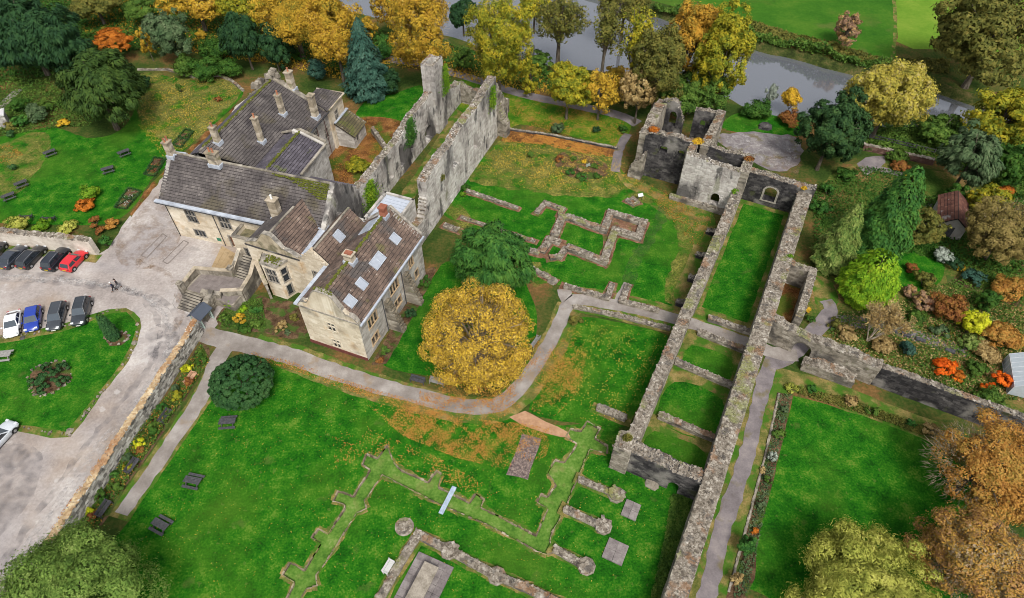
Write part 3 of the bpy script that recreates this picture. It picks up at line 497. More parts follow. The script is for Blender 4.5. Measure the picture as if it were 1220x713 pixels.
# ------------------------------------------------------------------ masonry
def hprof(knots, amp=.15, seed=0):
    r = random.Random(seed); ph = [r.uniform(0, 6.28) for _ in range(4)]
    xs = [k[0] for k in knots]; ys = [k[1] for k in knots]
    def h(s):
        b = float(np.interp(s, xs, ys))
        return b + amp * (math.sin(s * 1.9 + ph[0]) * .5 + math.sin(s * 4.3 + ph[1]) * .35 + math.sin(s * .7 + ph[2]) * .6)
    return h
def op_top(o, s):                                   # top of an opening at distance s (arched or flat)
    s0, s1, z0, z1, arch = o
    if not arch: return z1
    x = (2 * s - s0 - s1) / (s1 - s0); x = max(-1, min(1, x)); return z1 - arch * (1 - math.sqrt(max(0, 1 - x * x)))
def masonry(mb, p0, p1, t, h, ops=(), base=-.1, face='C', clad='LR', bl=(.35, .85), bh=(.24, .4), proud=(.02, .07), ds=.5, skip=.015, ends=True, cap=None, capstep=.3, capsize=(.07, .16), joint=.015, seed=1):
    """a coursed stone wall from p0 to p1: a core with openings, and blocks laid in courses on its faces; cap gets the rubble of the top"""
    r = random.Random(seed)
    p0 = Vector((p0[0], p0[1], 0)); p1 = Vector((p1[0], p1[1], 0)); d = p1 - p0; Ln = d.length; d.normalize(); n = Vector((-d.y, d.x, 0)); up = Vector((0, 0, 1))
    off = {'C': 0, 'R': t / 2, 'L': -t / 2}[face]; p0 = p0 + n * off
    hh = h if callable(h) else (lambda s: h)
    cuts = {0.0, Ln}
    k = max(1, int(Ln / ds)); cuts |= {Ln * i / k for i in range(k + 1)}
    for o in ops:
        m = 6 if o[4] else 1
        cuts |= {max(0, min(Ln, o[0] + (o[1] - o[0]) * i / m)) for i in range(m + 1)}
    cuts = sorted(cuts); tc = t / 2 - .012
    for a, b in zip(cuts, cuts[1:]):
        if b - a < 1e-3: continue
        mid = (a + b) / 2; segs = [(base, None)]
        os_ = sorted([o for o in ops if o[0] < mid < o[1]], key=lambda o: o[2])
        lo = base
        def col(z0a, z0b, z1a, z1b):
            q0 = p0 + d * a; q1 = p0 + d * b
            P = [q0 - n * tc + up * z0a, q1 - n * tc + up * z0b, q1 + n * tc + up * z0b, q0 + n * tc + up * z0a,
                 q0 - n * tc + up * z1a, q1 - n * tc + up * z1b, q1 + n * tc + up * z1b, q0 + n * tc + up * z1a]
            mb.hexa(P)
        loa = lob = base
        for o in os_:
            if o[2] > loa + .02: col(loa, lob, o[2], o[2])
            loa, lob = op_top(o, a), op_top(o, b)
        if min(hh(a), hh(b)) > max(loa, lob) + .02: col(loa, lob, hh(a), hh(b))
    # blocks
    sides = []
    if 'R' in clad: sides.append((-1))
    if 'L' in clad: sides.append((1))
    hmax = max(hh(Ln * i / 40) for i in range(41))
    for sd in sides:
        z = base
        while z < hmax:
            c = r.uniform(*bh); s = -r.uniform(0, bl[0])
            while s < Ln:
                L = r.uniform(*bl); a = max(0, s); b = min(Ln, s + L); s += L
                if b - a < .08: continue
                m = (a + b) / 2; zt = min(z + c, hh(m))
                if zt - z < .07 or r.random() < skip: continue
                bad = False
                for o in ops:
                    if b > o[0] + .02 and a < o[1] - .02 and zt > o[2] + .02 and z < max(op_top(o, a), op_top(o, b), op_top(o, m)) - .02: bad = True; break
                if bad: continue
                pr = r.uniform(*proud); th = .06 + pr
                cc = p0 + d * m + n * sd * (t / 2 - .06 + th / 2) + up * ((z + zt) / 2)
                mb.box(cc, (b - a) / 2 - joint / 2, th / 2, (zt - z) / 2 - joint / 2, d, n, up, jit=min(.02, proud[1] * .3))
            z += c
    if ends:
        for s_, e in ((0, -1), (Ln, 1)):
            z = base
            while z < hh(s_) - .1:
                c = min(r.uniform(*bh), hh(s_) - z); pr = r.uniform(*proud)
                mb.box(p0 + d * (s_ + e * pr / 2) + up * (z + c / 2), pr / 2 + .03, t / 2 + pr * .6, c / 2 - joint / 2, d, n, up, jit=.012); z += c
    if cap is not None:
        s = 0
        while s < Ln:
            x = -t / 2 + .03
            while x < t / 2 - .09:
                a = r.uniform(*capsize); q = p0 + d * (s + r.uniform(-.1, .1)) + n * (x + a * .6)
                if not any(o[0] < s < o[1] and op_top(o, s) > hh(s) - .1 for o in ops):
                    an = r.uniform(0, 3.14); ux = Vector((math.cos(an), math.sin(an), r.uniform(-.2, .2))).normalized(); uy = up.cross(ux).normalized(); uz = ux.cross(uy)
                    hz = r.uniform(.02, .055)
                    cap.box(q + up * (hh(min(max(s, 0), Ln)) + hz * .15), a * r.uniform(.7, 1.2), a * r.uniform(.6, 1.0), hz, ux, uy, uz, jit=.04)
                x += a * 1.5
            s += capstep * r.uniform(.8, 1.2)
    return mb
def ruin(name, label, cat, segs, mat, group=None, cap=True, capmat=None, capstep=.2, capsize=(.07, .16), **kw):
    """one ruined wall thing: segs = list of dicts for masonry()"""
    o = segs[0]['p0']; root = empty(name, (o[0], o[1], 0)); tag(root, label, cat, group)
    off = Vector((o[0], o[1], 0)); bym = {}; cm = MB()
    for i, s in enumerate(segs):
        a = dict(kw); a.update(s); m = a.pop('mat', mat)
        mb = bym.setdefault(m.name, (MB(), m))[0]
        masonry(mb, cap=cm if cap else None, capstep=capstep, capsize=capsize, seed=hash(label) % 999 + i, **a)
    for i, (mb, m) in enumerate(bym.values()):
        mb.xf(Matrix.Translation(-off)); mb.build('masonry', m, root)
    if cap:
        cm.xf(Matrix.Translation(-off)); cm.build('rubble_capping', capmat or CAPSTONE, root, kind='stuff')
    return root
hash = lambda s: sum((i + 1) * ord(c) for i, c in enumerate(s))
ep = lambda u, v: FE.p(u, v); cp = lambda u, v: FC.p(u, v)
def c_uv(x, y, z=0): q = at(x, y, z) - FC.o; return q.x * FC.u.x + q.y * FC.u.y, q.x * FC.v.x + q.y * FC.v.y

# the two tall walls of the west range
ruin('ruined_wall', 'tall ruined wall with square chimney shaft and blocked windows, behind the house', 'ruined wall', [
    dict(p0=ep(-5.6, 15.5), p1=ep(-5.6, 46.2), t=1.15, h=hprof([(0, 6.2), (12, 6.0), (20, 6.6), (24, 7.6), (30.7, 7.8)], .16, 1), ops=[(15, 16.2, 1.5, 5.2, .6), (18.5, 19.7, 1.5, 5.4, .6), (22, 23.2, 2.2, 5.6, .6), (27, 29.4, .3, 3.0, 1.0)]),
    dict(p0=ep(-6.4, 46.4), p1=ep(-6.4, 49.6), t=.45, h=12.4, bh=(.35, .5)), dict(p0=ep(-4.7, 46.4), p1=ep(-4.7, 49.6), t=.45, h=12.4, bh=(.35, .5)), dict(p0=ep(-6.17, 46.63), p1=ep(-4.93, 46.63), t=.45, h=12.3, bh=(.35, .5), ends=False), dict(p0=ep(-6.17, 49.37), p1=ep(-4.93, 49.37), t=.45, h=12.3, bh=(.35, .5), ends=False), dict(p0=ep(-5.6, 46.86), p1=ep(-5.6, 49.14), t=1.2, h=10.6),
    dict(p0=ep(-5.6, 49.7), p1=ep(-5.6, 57.5), t=1.15, h=hprof([(0, 6.5), (3, 4.8), (8, 3.2)], .3, 3)),
    dict(p0=ep(-5.2, 57.0), p1=ep(4.0, 56.5), t=1.0, h=hprof([(0, 3.4), (5, 2.8), (9.3, 2.4)], .3, 4), mat=STONE),
    dict(p0=ep(-8.3, 38.9), p1=ep(-6.0, 38.9), t=1.7, h=4.2)], STONE_PALE)
ruin('ruined_wall', 'tall pale ruined wall nearest the upper lawn, its top edge rising away', 'ruined wall', [
    dict(p0=ep(4.4, 23.9), p1=ep(4.4, 49.0), t=1.25, h=hprof([(0, 9.2), (6, 9.7), (9, 9.5), (10, 10.1), (18, 10.2), (25, 11.2)], .12, 5), ops=[(8.5, 10.2, 5.2, 6.7, 0), (16.0, 17.2, 3.5, 6.3, .5), (20.5, 21.4, .2, 2.2, .4)]),
    dict(p0=ep(4.4, 49.0), p1=ep(4.6, 53.4), t=1.25, h=hprof([(0, 10.6), (1.5, 8.0), (4.5, 4.5)], .4, 6), mat=STONE),
    dict(p0=ep(4.9, 50.2), p1=ep(6.6, 50.0), t=1.4, h=hprof([(0, 6), (1.8, 2.5)], .3, 7), mat=STONE),
    dict(p0=ep(4.4, 17.2), p1=ep(4.4, 23.9), t=1.2, h=hprof([(0, 3.6), (5.5, 3.8), (6.7, 6.5)], .2, 8))], STONE_PALE)
# shaft opening and string on the chimney of the west wall
# claustral range
_, vL = c_uv(807, 380, 0); _, vR = c_uv(905, 414, 0)
ruin('ruined_wall', 'long thick rubble wall of the east range beside the tarmac garden path', 'ruined wall', [
    dict(p0=cp(8.3, -22), p1=cp(8.3, 51.2), t=1.9, h=hprof([(0, 3.7), (20, 4.0), (73, 4.1)], .12, 11), ops=[(22 + vR - 1.3, 22 + vR + 1.3, -.2, 2.7, .8), (22 + 31, 22 + 32, .3, 2.3, .3)])], STONE, capstep=.19, capsize=(.07, .16))
ruin('ruined_wall', 'long narrow rubble wall of the east range on the chapter lawn side', 'ruined wall', [
    dict(p0=cp(-.55, 1.2), p1=cp(-.55, 46.2), t=1.3, h=hprof([(0, 4.0), (30, 4.0), (45, 4.2)], .13, 12), ops=[(vL - 1.2 - 1.2, vL + 1.2 - 1.2, -.2, 2.7, .8)])], STONE, capstep=.19, capsize=(.07, .16))
ruin('ruined_wall', 'broken cross wall with blackened face closing the near end of the east range', 'ruined wall', [
    dict(p0=cp(-.2, .6), p1=cp(7.3, .6), t=1.5, h=hprof([(0, 4.3), (3, 4.0), (4.5, 3.6), (7.5, 3.9)], .2, 13), ops=[(4.6, 5.7, 0, 1.7, .5)], clad='RL'),
    dict(p0=cp(-1.9, .5), p1=cp(-.2, .5), t=2.2, h=hprof([(0, 4.6), (1.7, 4.9)], .2, 14), mat=STONE)], STONE_BLACK)
ruin('ruined_chamber', 'roofless square chamber with blackened walls against the far end of the upper lawn', 'ruin', [
    dict(p0=cp(-16.0, 50.0), p1=cp(-8.6, 50.2), t=1.1, h=hprof([(0, 7.6), (2, 8.0), (7, 8.0)], .25, 20), ops=[(2.4, 3.6, 5.0, 6.2, .3), (5.2, 6.2, 5.0, 6.2, .3)], mat=STONE_BLACK),
    dict(p0=cp(-16.2, 49.6), p1=cp(-16.4, 59), t=1.6, h=hprof([(0, 7.6), (5, 8.2), (9.5, 8.0)], .4, 21)),
    dict(p0=cp(-16.2, 58.6), p1=cp(-12.6, 58.8), t=1.0, h=hprof([(0, 8.0), (2.2, 8.4), (3.6, 5.0)], .3, 22), ops=[(1.3, 2.5, 4.2, 6.8, .6)], mat=STONE_BLACK),
    dict(p0=cp(-11.0, 59.0), p1=cp(-7.0, 59.0), t=1.0, h=hprof([(0, 7.8), (4, 8.2)], .2, 23), ops=[(1.0, 1.9, 5.0, 6.4, .4)], mat=STONE_BLACK),
    dict(p0=cp(-7.2, 50.2), p1=cp(-7.2, 59.4), t=1.2, h=hprof([(0, 7.8), (9, 8.2)], .25, 24)),
    dict(p0=cp(-17.4, 48.8), p1=cp(-15.4, 48.8), t=1.6, h=hprof([(0, 1.4), (1, 3.4), (2, 4.6)], .3, 25))], STONE, capstep=.2)
ruin('ruined_chamber', 'roofless chamber with small round-headed doorway in its pale front wall', 'ruin', [
    dict(p0=cp(-8.9, 46.7), p1=cp(-1.0, 46.7), t=1.0, h=hprof([(0, 8.2), (4, 7.8), (7.9, 7.8)], .15, 30), ops=[(4.9, 6.2, .9, 3.0, .65)], mat=STONE_PALE),
    dict(p0=cp(-8.7, 47.2), p1=cp(-8.7, 50.0), t=1.0, h=7.9),
    dict(p0=cp(-6.6, 50.6), p1=cp(-.3, 50.6), t=.9, h=hprof([(0, 7.6), (6, 7.8)], .2, 31), mat=STONE_BLACK),
    dict(p0=cp(-.6, 46.4), p1=cp(-.6, 51.0), t=1.2, h=hprof([(0, 7.6), (4.6, 7.8)], .2, 32)),
    dict(p0=cp(-9.8, 46.0), p1=cp(-1.2, 45.9), t=.8, h=hprof([(0, .7), (8, .8)], .1, 33))], STONE, capstep=.2)
ruin('ruined_wall', 'dark end wall with round-headed window at the far end of the east range', 'ruined wall', [
    dict(p0=cp(.1, 51.3), p1=cp(9.4, 51.3), t=1.3, h=hprof([(0, 5.0), (9, 4.9)], .15, 40), ops=[(2.7, 4.7, 1.0, 3.5, .9)])], STONE_BLACK, capstep=.26)
ruin('ruined_wall', 'small three-sided rubble bay built against the outside of the long east wall', 'ruined wall', [
    dict(p0=cp(9.3, 36.2), p1=cp(12.6, 36.0), t=.9, h=hprof([(0, 3.5), (3.3, 3.3)], .15, 50)),
    dict(p0=cp(12.2, 35.6), p1=cp(12.2, 28.2), t=.9, h=hprof([(0, 3.3), (5, 3.3), (7.4, 2.2)], .2, 51), mat=STONE)], STONE, capstep=.2)
_w = [o_ for o_ in bpy.data.objects if o_.get('label', '').startswith('dark end wall')][0]
_c = cp(.1, 51.3) + FC.u * 3.7; _b = MB()
for s_ in (-1, 1):
    for k_ in range(4): FC.box(_b, 3.8 + s_ * 1.0 - .14 + s_ * .02, 3.8 + s_ * 1.0 + .14 + s_ * .02, 50.57, 50.70, 1.0 + k_ * .42, 1.0 + k_ * .42 + .40, .01)
for k_ in range(7):
    a_ = math.pi * (k_ + .5) / 7; q_ = FC.p(3.8 + 1.06 * math.cos(a_), 50.635, 2.62 + .95 * math.sin(a_)); ux = (FC.u * -math.sin(a_) + Vector((0, 0, math.cos(a_)))).normalized(); uz = (FC.u * math.cos(a_) + Vector((0, 0, math.sin(a_)))).normalized(); _b.box(q_, .21, .065, .13, ux, FC.v, uz, jit=.01)
FC.box(_b, 2.6, 5.0, 50.55, 50.72, .8, .98); _b.xf(Matrix.Translation(-Vector(_w.location))); _b.build('window_surround', pm('pale_tracery', [(0, (.20, .18, .15)), (1, (.36, .33, .28))], scale=2, rough=.9), _w)
# garden wall with the arch
_, va = c_uv(957, 405, 0); ua, _ = c_uv(957, 405, 0)
ruin('garden_wall', 'high blackened garden wall with an archway over the path, beside the walled garden', 'wall', [
    dict(p0=cp(9.3, 25.0), p1=cp(22.0, 24.0), t=1.3, h=hprof([(0, 3.9), (3, 3.3), (12.7, 3.3)], .22, 60), ops=[(ua - 9.3 - 1.0, ua - 9.3 + 1.1, -.2, 2.3, .9)], mat=STONE),
    dict(p0=cp(22.0, 23.9), p1=cp(60, 23.0), t=.8, h=hprof([(0, 3.3), (40, 3.3)], .06, 61))], STONE_BLACK)
ruin('wall_fragment', 'pale tilted masonry fragment at the foot of the blackened garden wall', 'ruin', [
    dict(p0=cp(14.2, 22.6), p1=cp(20.0, 22.6), t=1.5, h=hprof([(0, .9), (2, 1.5), (5.6, 1.2)], .15, 62))], STONE)
# walls by the drive
dw0, dw1 = Vector((-39.5, 52.6, 0)), Vector((-46.6, 16.0, 0))
ruin('drive_wall', 'weathered coursed stone wall between the gravel drive and the flower border', 'wall', [
    dict(p0=dw0, p1=dw1, t=.65, h=hprof([(0, 2.6), (3, 2.3), (20, 2.3), (37, 2.5)], .1, 70), bl=(.3, .7), bh=(.2, .32))], pm('mottled_wall_stone', [(0, (.05, .048, .046)), (.25, (.15, .14, .125)), (.5, (.33, .31, .27)), (.75, (.46, .44, .40)), (1, (.62, .60, .56))], scale=1.2, island=.6, fine=.25, fscale=5, rough=.95, spec=.1, bump=.03, patches=(((.04, .04, .04), .8, .58, .08, .6),)), capsize=(.12, .2), capmat=pm('ochre_coping', [(0, (.16, .10, .05)), (.4, (.32, .22, .12)), (.7, (.46, .36, .22)), (1, (.56, .48, .34))], scale=.8, island=.4, rough=.95, patches=(((.22, .09, .035), .12, .54, .1, .65),)))
lw1, lw0 = at(117, 302), at(117, 302) + Vector((-34, 5.2, 0))
ruin('terrace_wall', 'pale rendered stone retaining wall behind the row of parked cars', 'wall', [
    dict(p0=lw0, p1=lw1, t=.8, h=hprof([(0, 2.3), (34.4, 2.7)], .08, 71), bl=(.4, .9), bh=(.25, .4), proud=(.005, .02))], pm('pale_rendered_stone', [(0, (.30, .26, .22)), (.4, (.46, .41, .35)), (1, (.62, .57, .50))], scale=.5, island=.25, fine=.2, rough=.95, spec=.1, patches=(((.32, .11, .07), .25, .58, .08, .7), ((.18, .16, .14), .3, .58, .1, .6))), capsize=(.15, .25))

# low footings of the vanished buildings
q7 = lambda x, y: at(520 + x / 4.357, 210 + y / 4.357)
G_REDG = pm('red_gravel_strip', [(0, (.07, .035, .022)), (.5, (.15, .08, .05)), (1, (.25, .15, .095))], scale=1.2, detail=9, fine=.4, fscale=5, rough=1, spec=.04, patches=(((.05, .10, .014), .6, .55, .08, .7),))
def low(name, label, pts, w=1.0, h=.5, mat=STONE, cat='footing', conv=None, group=None, **kw):
    P = [(conv(*p) if conv else p) for p in pts]
    kw.setdefault('bl', (.3, .7)); kw.setdefault('bh', (.18, .28)); kw.setdefault('capsize', (.09, .18)); kw.setdefault('capstep', .2)
    segs = []
    if cat == 'footing':
        for a, b in zip(P, P[1:]):
            a_, b_ = Vector((a[0], a[1], 0)), Vector((b[0], b[1], 0)); d_ = (b_ - a_).normalized(); ribbon('footing_gravel', [a_ - d_ * (w / 2 + .3), (a_ + b_) / 2, b_ + d_ * (w / 2 + .3)], w + .75, .034, G_REDG if conv is q7 else G_VERGE, px=False, jit=.14)
    for i, (a, b) in enumerate(zip(P, P[1:])):
        d = (Vector((b[0], b[1], 0)) - Vector((a[0], a[1], 0))).normalized(); ea = w / 2 - .04 if i else 0
        segs.append(dict(p0=Vector((a[0], a[1], 0)) - d * ea, p1=b, t=w, h=hprof([(0, h + i * .013), (5, h + i * .013)], .04, i + 3)))
    return ruin(name, label, cat, segs, mat, group=group, ends=True, **kw)
GF = 'low stone footings of vanished abbey buildings'
low('stone_footing', 'low T-shaped stone footing, the stepped outline in the middle of the upper lawn', [(612, 318), (652, 222), (690, 222), (868, 288), (905, 200), (1072, 250), (1046, 326), (925, 290), (882, 405), (868, 452), (680, 378)], conv=q7, group=GF)
sheet('chamber_floor', [q7(905, 215), q7(1060, 262), q7(1040, 310), q7(915, 275), q7(870, 400), q7(862, 310)], .036, G_REDG, px=False, smooth=False)
low('stone_footing', 'short low stone footing between the weeping conifer and the T-shaped footing', [(590, 430), (640, 425), (672, 380)], w=.7, conv=q7, group=GF)
low('stone_footing', 'small square low stone footing at the back of the upper lawn', [(520, 195), (565, 145), (655, 178), (640, 205)], w=.6, h=.4, conv=q7, group=GF)
low('stone_footing', 'low broken stone footing at the inner end of the grass plots', [(545, 400), (590, 335), (640, 350)], w=1.0, h=.35, conv=q7, group=GF)
low('stone_footing', 'long low footing along the back of the two grass plots', [(160, 82), (420, 172)], w=.5, h=.4, conv=q7, group=GF)
low('stone_footing', 'thin low footing dividing the two grass plots', [(130, 218), (510, 342)], w=.45, h=.25, conv=q7, group=GF)
low('stone_footing', 'whitish low footing emerging from under the weeping conifer', [(340, 345), (440, 380), (530, 402)], w=.8, h=.35, conv=q7, group=GF)
low('stone_footing', 'low footing ending in a boulder right of the weeping conifer', [(480, 480), (560, 520), (610, 545)], w=.6, h=.4, conv=q7, group=GF)
low('stone_footing', 'short paired footing near the foot of the tall pale wall', [(45, 262), (110, 285)], w=.8, h=.35, conv=q7, group=GF)
low('stone_footing', 'low footing on the upper lawn side of the cloister path, left of its gap', [(665, 575), (885, 640), (912, 568)], w=.7, h=.4, conv=q7, group=GF)
low('stone_footing', 'low footing on the upper lawn side of the cloister path, right of its gap', [(992, 575), (960, 655), (1150, 705)], w=.7, h=.4, conv=q7, group=GF)
low('stone_footing', 'low mossy footing along the yard lawn side of the cloister path', [at(684, 367), at(735, 377), at(798, 393)], w=.55, h=.35, group=GF)
for lb, a, b, hh_ in (('low footing inside the east range on the far side of the path', (844, 381), (893, 398), .6), ('low footing inside the east range on the near side of the path', (832, 398), (888, 420), .6), ('low footing between the two middle grass plots of the east range', (805, 433), (870, 461), .6), ('low footing next to the broken cross wall inside the east range', (785, 497), (851, 525), .7)):
    low('stone_footing', lb, [at(*a), at(*b)], w=.7, h=hh_, group=GF)
low('stone_footing', 'low grey footing on the yard lawn against the cross wall corner', [at(712, 487), at(745, 500)], w=.8, h=.5, group=GF)
# church footings: outline wall with two pier bases
def pier(mb, c, r, h, n=8, rot=.3):
    for k in range(3):
        rr = r * (1 - .07 * k); base = len(mb.v)
        mb.tube_z((c.x, c.y, h * k / 3 - .05), [(rr * random.uniform(.96, 1.03), 0), (rr * random.uniform(.95, 1.03), h / 3 + .04)], n)
def wall_with_pier(label, pts, piers, w=.75, h=.35, conv=None):
    root = low('stone_footing', label, pts, w=w, h=h, conv=conv, group=GF); o = root.location
    for c in piers:
        c = conv(*c) if conv else c
        mb = MB(); pier(mb, c, .95, .5)
        for _ in range(26):
            a = random.uniform(0, 6.28); rr = random.uniform(0, .85); mb.box((c.x + rr * math.cos(a), c.y + rr * math.sin(a), .5), .2, .16, .07, Vector((math.cos(a * 3), math.sin(a * 3), 0)), Vector((-math.sin(a * 3), math.cos(a * 3), 0)), jit=.04)
        mb.xf(Matrix.Translation(-Vector((o.x, o.y, 0)))); mb.build('pier_base', CAPSTONE, root)
    return root
a8 = lambda x, y: at(*z8(x, y)); a9 = lambda x, y: at(*z9(x, y))
wall_with_pier('low church footing with two round pier bases, around the stone altar platform', [(60, 720), (160, 545), (272, 362), (430, 445), (700, 590), (860, 655), (1060, 750)], [(447, 452), (708, 590)], conv=a8)
wall_with_pier('low footing ending in a pier base, the one nearest the cross wall', [(328, 335), (445, 383)], [(457, 388)], w=.6, conv=a9)
wall_with_pier('low footing ending in a pier base, middle one of three on the church lawn', [(278, 440), (400, 497)], [(412, 499)], w=.7, conv=a9)
wall_with_pier('low footing ending in a pier base at the corner of the sunken grass strip', [(240, 580), (340, 637)], [(352, 640)], w=.7, conv=a9)
# kerb of small stones along the sunken strip
mb = MB(); P = straight(cut, .42, .0)
for i, p in enumerate(P):
    q = P[(i + 1) % len(P)]; d = (q - p); L = d.length
    if L < .05: continue
    d.normalize(); n = Vector((-d.y, d.x, 0)); m = (p + q) / 2
    if random.random() < .06: continue
    mb.box(m + Vector((random.uniform(-.03, .03), random.uniform(-.03, .03), -.15)), L / 2 - .02, random.uniform(.05, .10), .18 + random.uniform(-.03, .03), d, n, jit=.03)
o = mb.build('stone_kerb', pm('kerb_stone', [(0, (.06, .048, .032)), (.4, (.14, .11, .075)), (.7, (.24, .195, .135)), (1, (.42, .37, .29))], scale=.8, island=.6, rough=.95, spec=.1, patches=(((.17, .17, .04), .3, .54, .1, .6),)), None, kind='stuff'); tag(o, 'thin broken stone kerb tracing the sunken church outline in the lawn', 'kerb')
# altar
def slab(name, label, cat, c, w, l, h, rz, mat, group=None, jit=.05):
    root = empty(name, (c.x, c.y, 0), rz); tag(root, label, cat, group); mb = MB()
    nx, ny = max(1, int(w / .75)), max(1, int(l / .75))
    for i in range(nx):
        for j in range(ny):
            mb.box(((i + .5 - nx / 2) * w / nx, (j + .5 - ny / 2) * l / ny, h / 2), w / nx / 2 - .012, l / ny / 2 - .012, h / 2 + random.uniform(-.02, .02), jit=.012)
    mb.build('flagstones', mat, root)
    return root
SLABM = pm('purple_grey_slab', [(0, (.08, .07, .07)), (.5, (.155, .135, .13)), (1, (.26, .235, .22))], scale=1.5, island=.35, rough=.95, spec=.12, fine=.3, bump=.02)
ax = (a8(300, 500) - a8(200, 690)); rz = math.atan2(ax.y, ax.x) - math.pi / 2
c = a8(290, 660)
plat = slab('altar_platform', 'dark stone flagged platform carrying the high altar slab', 'platform', c, 3.9, 6.0, .22, rz, SLABM)
root = empty('altar', (c.x, c.y, .24), rz); tag(root, 'long pale stone altar block on the dark flagged platform', 'altar')
mb = MB(); mb.ab(-.62, .62, -1.8, 2.0, -.02, .5, .02); mb.build('base', SLABM, root)
mb = MB(); mb.ab(-.78, .78, -2.0, 2.2, .5, .68, .02); mb.build('table_slab', pm('altar_stone', [(0, (.15, .13, .10)), (.5, (.24, .21, .17)), (1, (.34, .305, .25))], scale=1.2, fine=.5, rough=.95, spec=.1), root)
for lb, p, w_, l_ in (('grey slab on the church lawn between the two upper pier bases', (510, 441), 1.6, 1.9), ('large square grey slab beside the lowest pier base', (455, 588), 2.1, 2.2)):
    slab('stone_slab', lb, 'slab', a9(*p), w_, l_, .18, R(-26), SLABM, group='grey slabs on the church lawn')
c = a8(195, 316); root = empty('stone_disc', (c.x, c.y, 0)); tag(root, 'round patch of rough stones set in the church lawn', 'stone base'); mb = MB()
mb.tube_z((0, 0, -.05), [(1.0, 0), (.97, .13)], 16)
for _ in range(70):
    a = random.uniform(0, 6.28); rr = math.sqrt(random.random()) * .85; mb.box((rr * math.cos(a), rr * math.sin(a), .1), .13, .1, .06, jit=.04)
mb.build('stones', CAPSTONE, root)
root = empty('footbridge', (*a8(435, 170).xy, 0), 0); tag(root, 'narrow pale blue plank bridge across the sunken grass strip', 'footbridge')
ax = a8(470, 97) - a8(393, 247); ln = ax.length; ax.normalize(); nn = Vector((-ax.y, ax.x, 0)); PALEBLUE = flat('pale_blue_paint', (.36, .44, .54), rough=.7, var=.15)
for k in range(3):
    mb = MB(); mb.box(nn * (-.17 + .17 * k) + Vector((0, 0, .1)), ln / 2, .08, .03, ax, nn); mb.build('plank', PALEBLUE, root)
for s in (-1, 1):
    mb = MB(); mb.box(ax * s * ln * .42 + Vector((0, 0, .035)), .06, .26, .034, ax, nn); mb.build('bearer', PALEBLUE, root)
# interpretive panel on the upper lawn
def panel(label, p, rz):
    root = empty('information_panel', (p.x, p.y, 0), rz); tag(root, label, 'sign')
    for s in (-1, 1):
        mb = MB(); mb.ab(s * .35 - .04, s * .35 + .04, -.04, .04, 0, .9); mb.build('post', DARKWOOD, root)
    mb = MB(); mb.box((0, 0, 1.0), .42, .26, .03, (1, 0, 0), (0, .8, .6), (0, -.6, .8)); mb.build('panel_board', flat('panel_face', (.48, .49, .48), rough=.4), root)
panel('white tilted information panel on the upper lawn', q7(1055, 125), R(20))
low('stone_footing', 'tiny ring of footing stones beside the information panel', [(985, 130), (1020, 118), (1048, 140), (1020, 152), (985, 132)], w=.35, h=.25, conv=q7, group=GF)
# boulders and stumps beside the long wall
def boulder(label, p, r, mat=STONE, h=.7, cat='boulder', group=None):
    me_v = []; n, m = 9, 5
    mb = MB(); base = 0
    for j in range(m + 1):
        ph = math.pi / 2 * j / m
        for k in range(n):
            t = 2 * math.pi * k / n; rr = r * math.cos(ph * .97) * random.uniform(.8, 1.15); mb.v.append((rr * math.cos(t), rr * math.sin(t), r * h * math.sin(ph) * random.uniform(.85, 1.1) - .05))
    for j in range(m):
        for k in range(n): k2 = (k + 1) % n; mb.f.append((j * n + k, j * n + k2, (j + 1) * n + k2, (j + 1) * n + k))
    mb.f.append(tuple(m * n + k for k in range(n)))
    o = mb.build('boulder', mat); o.location = (p.x, p.y, 0); tag(o, label, cat, group)
    return o
for i, (x, y, r_) in enumerate(((842, 277, 1.1), (830, 305, 1.3), (820, 333, 1.2), (806, 362, 1.1))):
    ruin('buttress_stump', ['stump of a buttress beside the long wall, nearest the ruined chambers', 'second buttress stump from the ruined chambers beside the long wall', 'third buttress stump from the ruined chambers beside the long wall', 'buttress stump beside the long wall, just above the cloister path'][i], 'ruin', [dict(p0=at(x, y), p1=at(x, y) + FC.u * 1.7, t=.9, h=hprof([(0, .5), (1.7, 1.1)], .2, 80 + i))], STONE_BLACK, group='buttress stumps along the long wall', capmat=STONE)
boulder('grey boulder at the end of the low footing right of the weeping conifer', q7(600, 545), .75)
boulder('dark boulder at the edge of the riverside lawn', at(911, 152), 1.2, STONE_BLACK)
boulder('small dark stone on the verge below the white car', at(27, 403), .35, STONE_BLACK)
boulder('squared stone on the corner of the drive lawn', at(83, 514), .45, STONE)
boulder('stone at the end of the box bed border by the drive', at(160, 409), .4, CAPSTONE)
boulder('dark rock beside the cross wall arch on the church lawn', at(777, 577), .8, STONE)
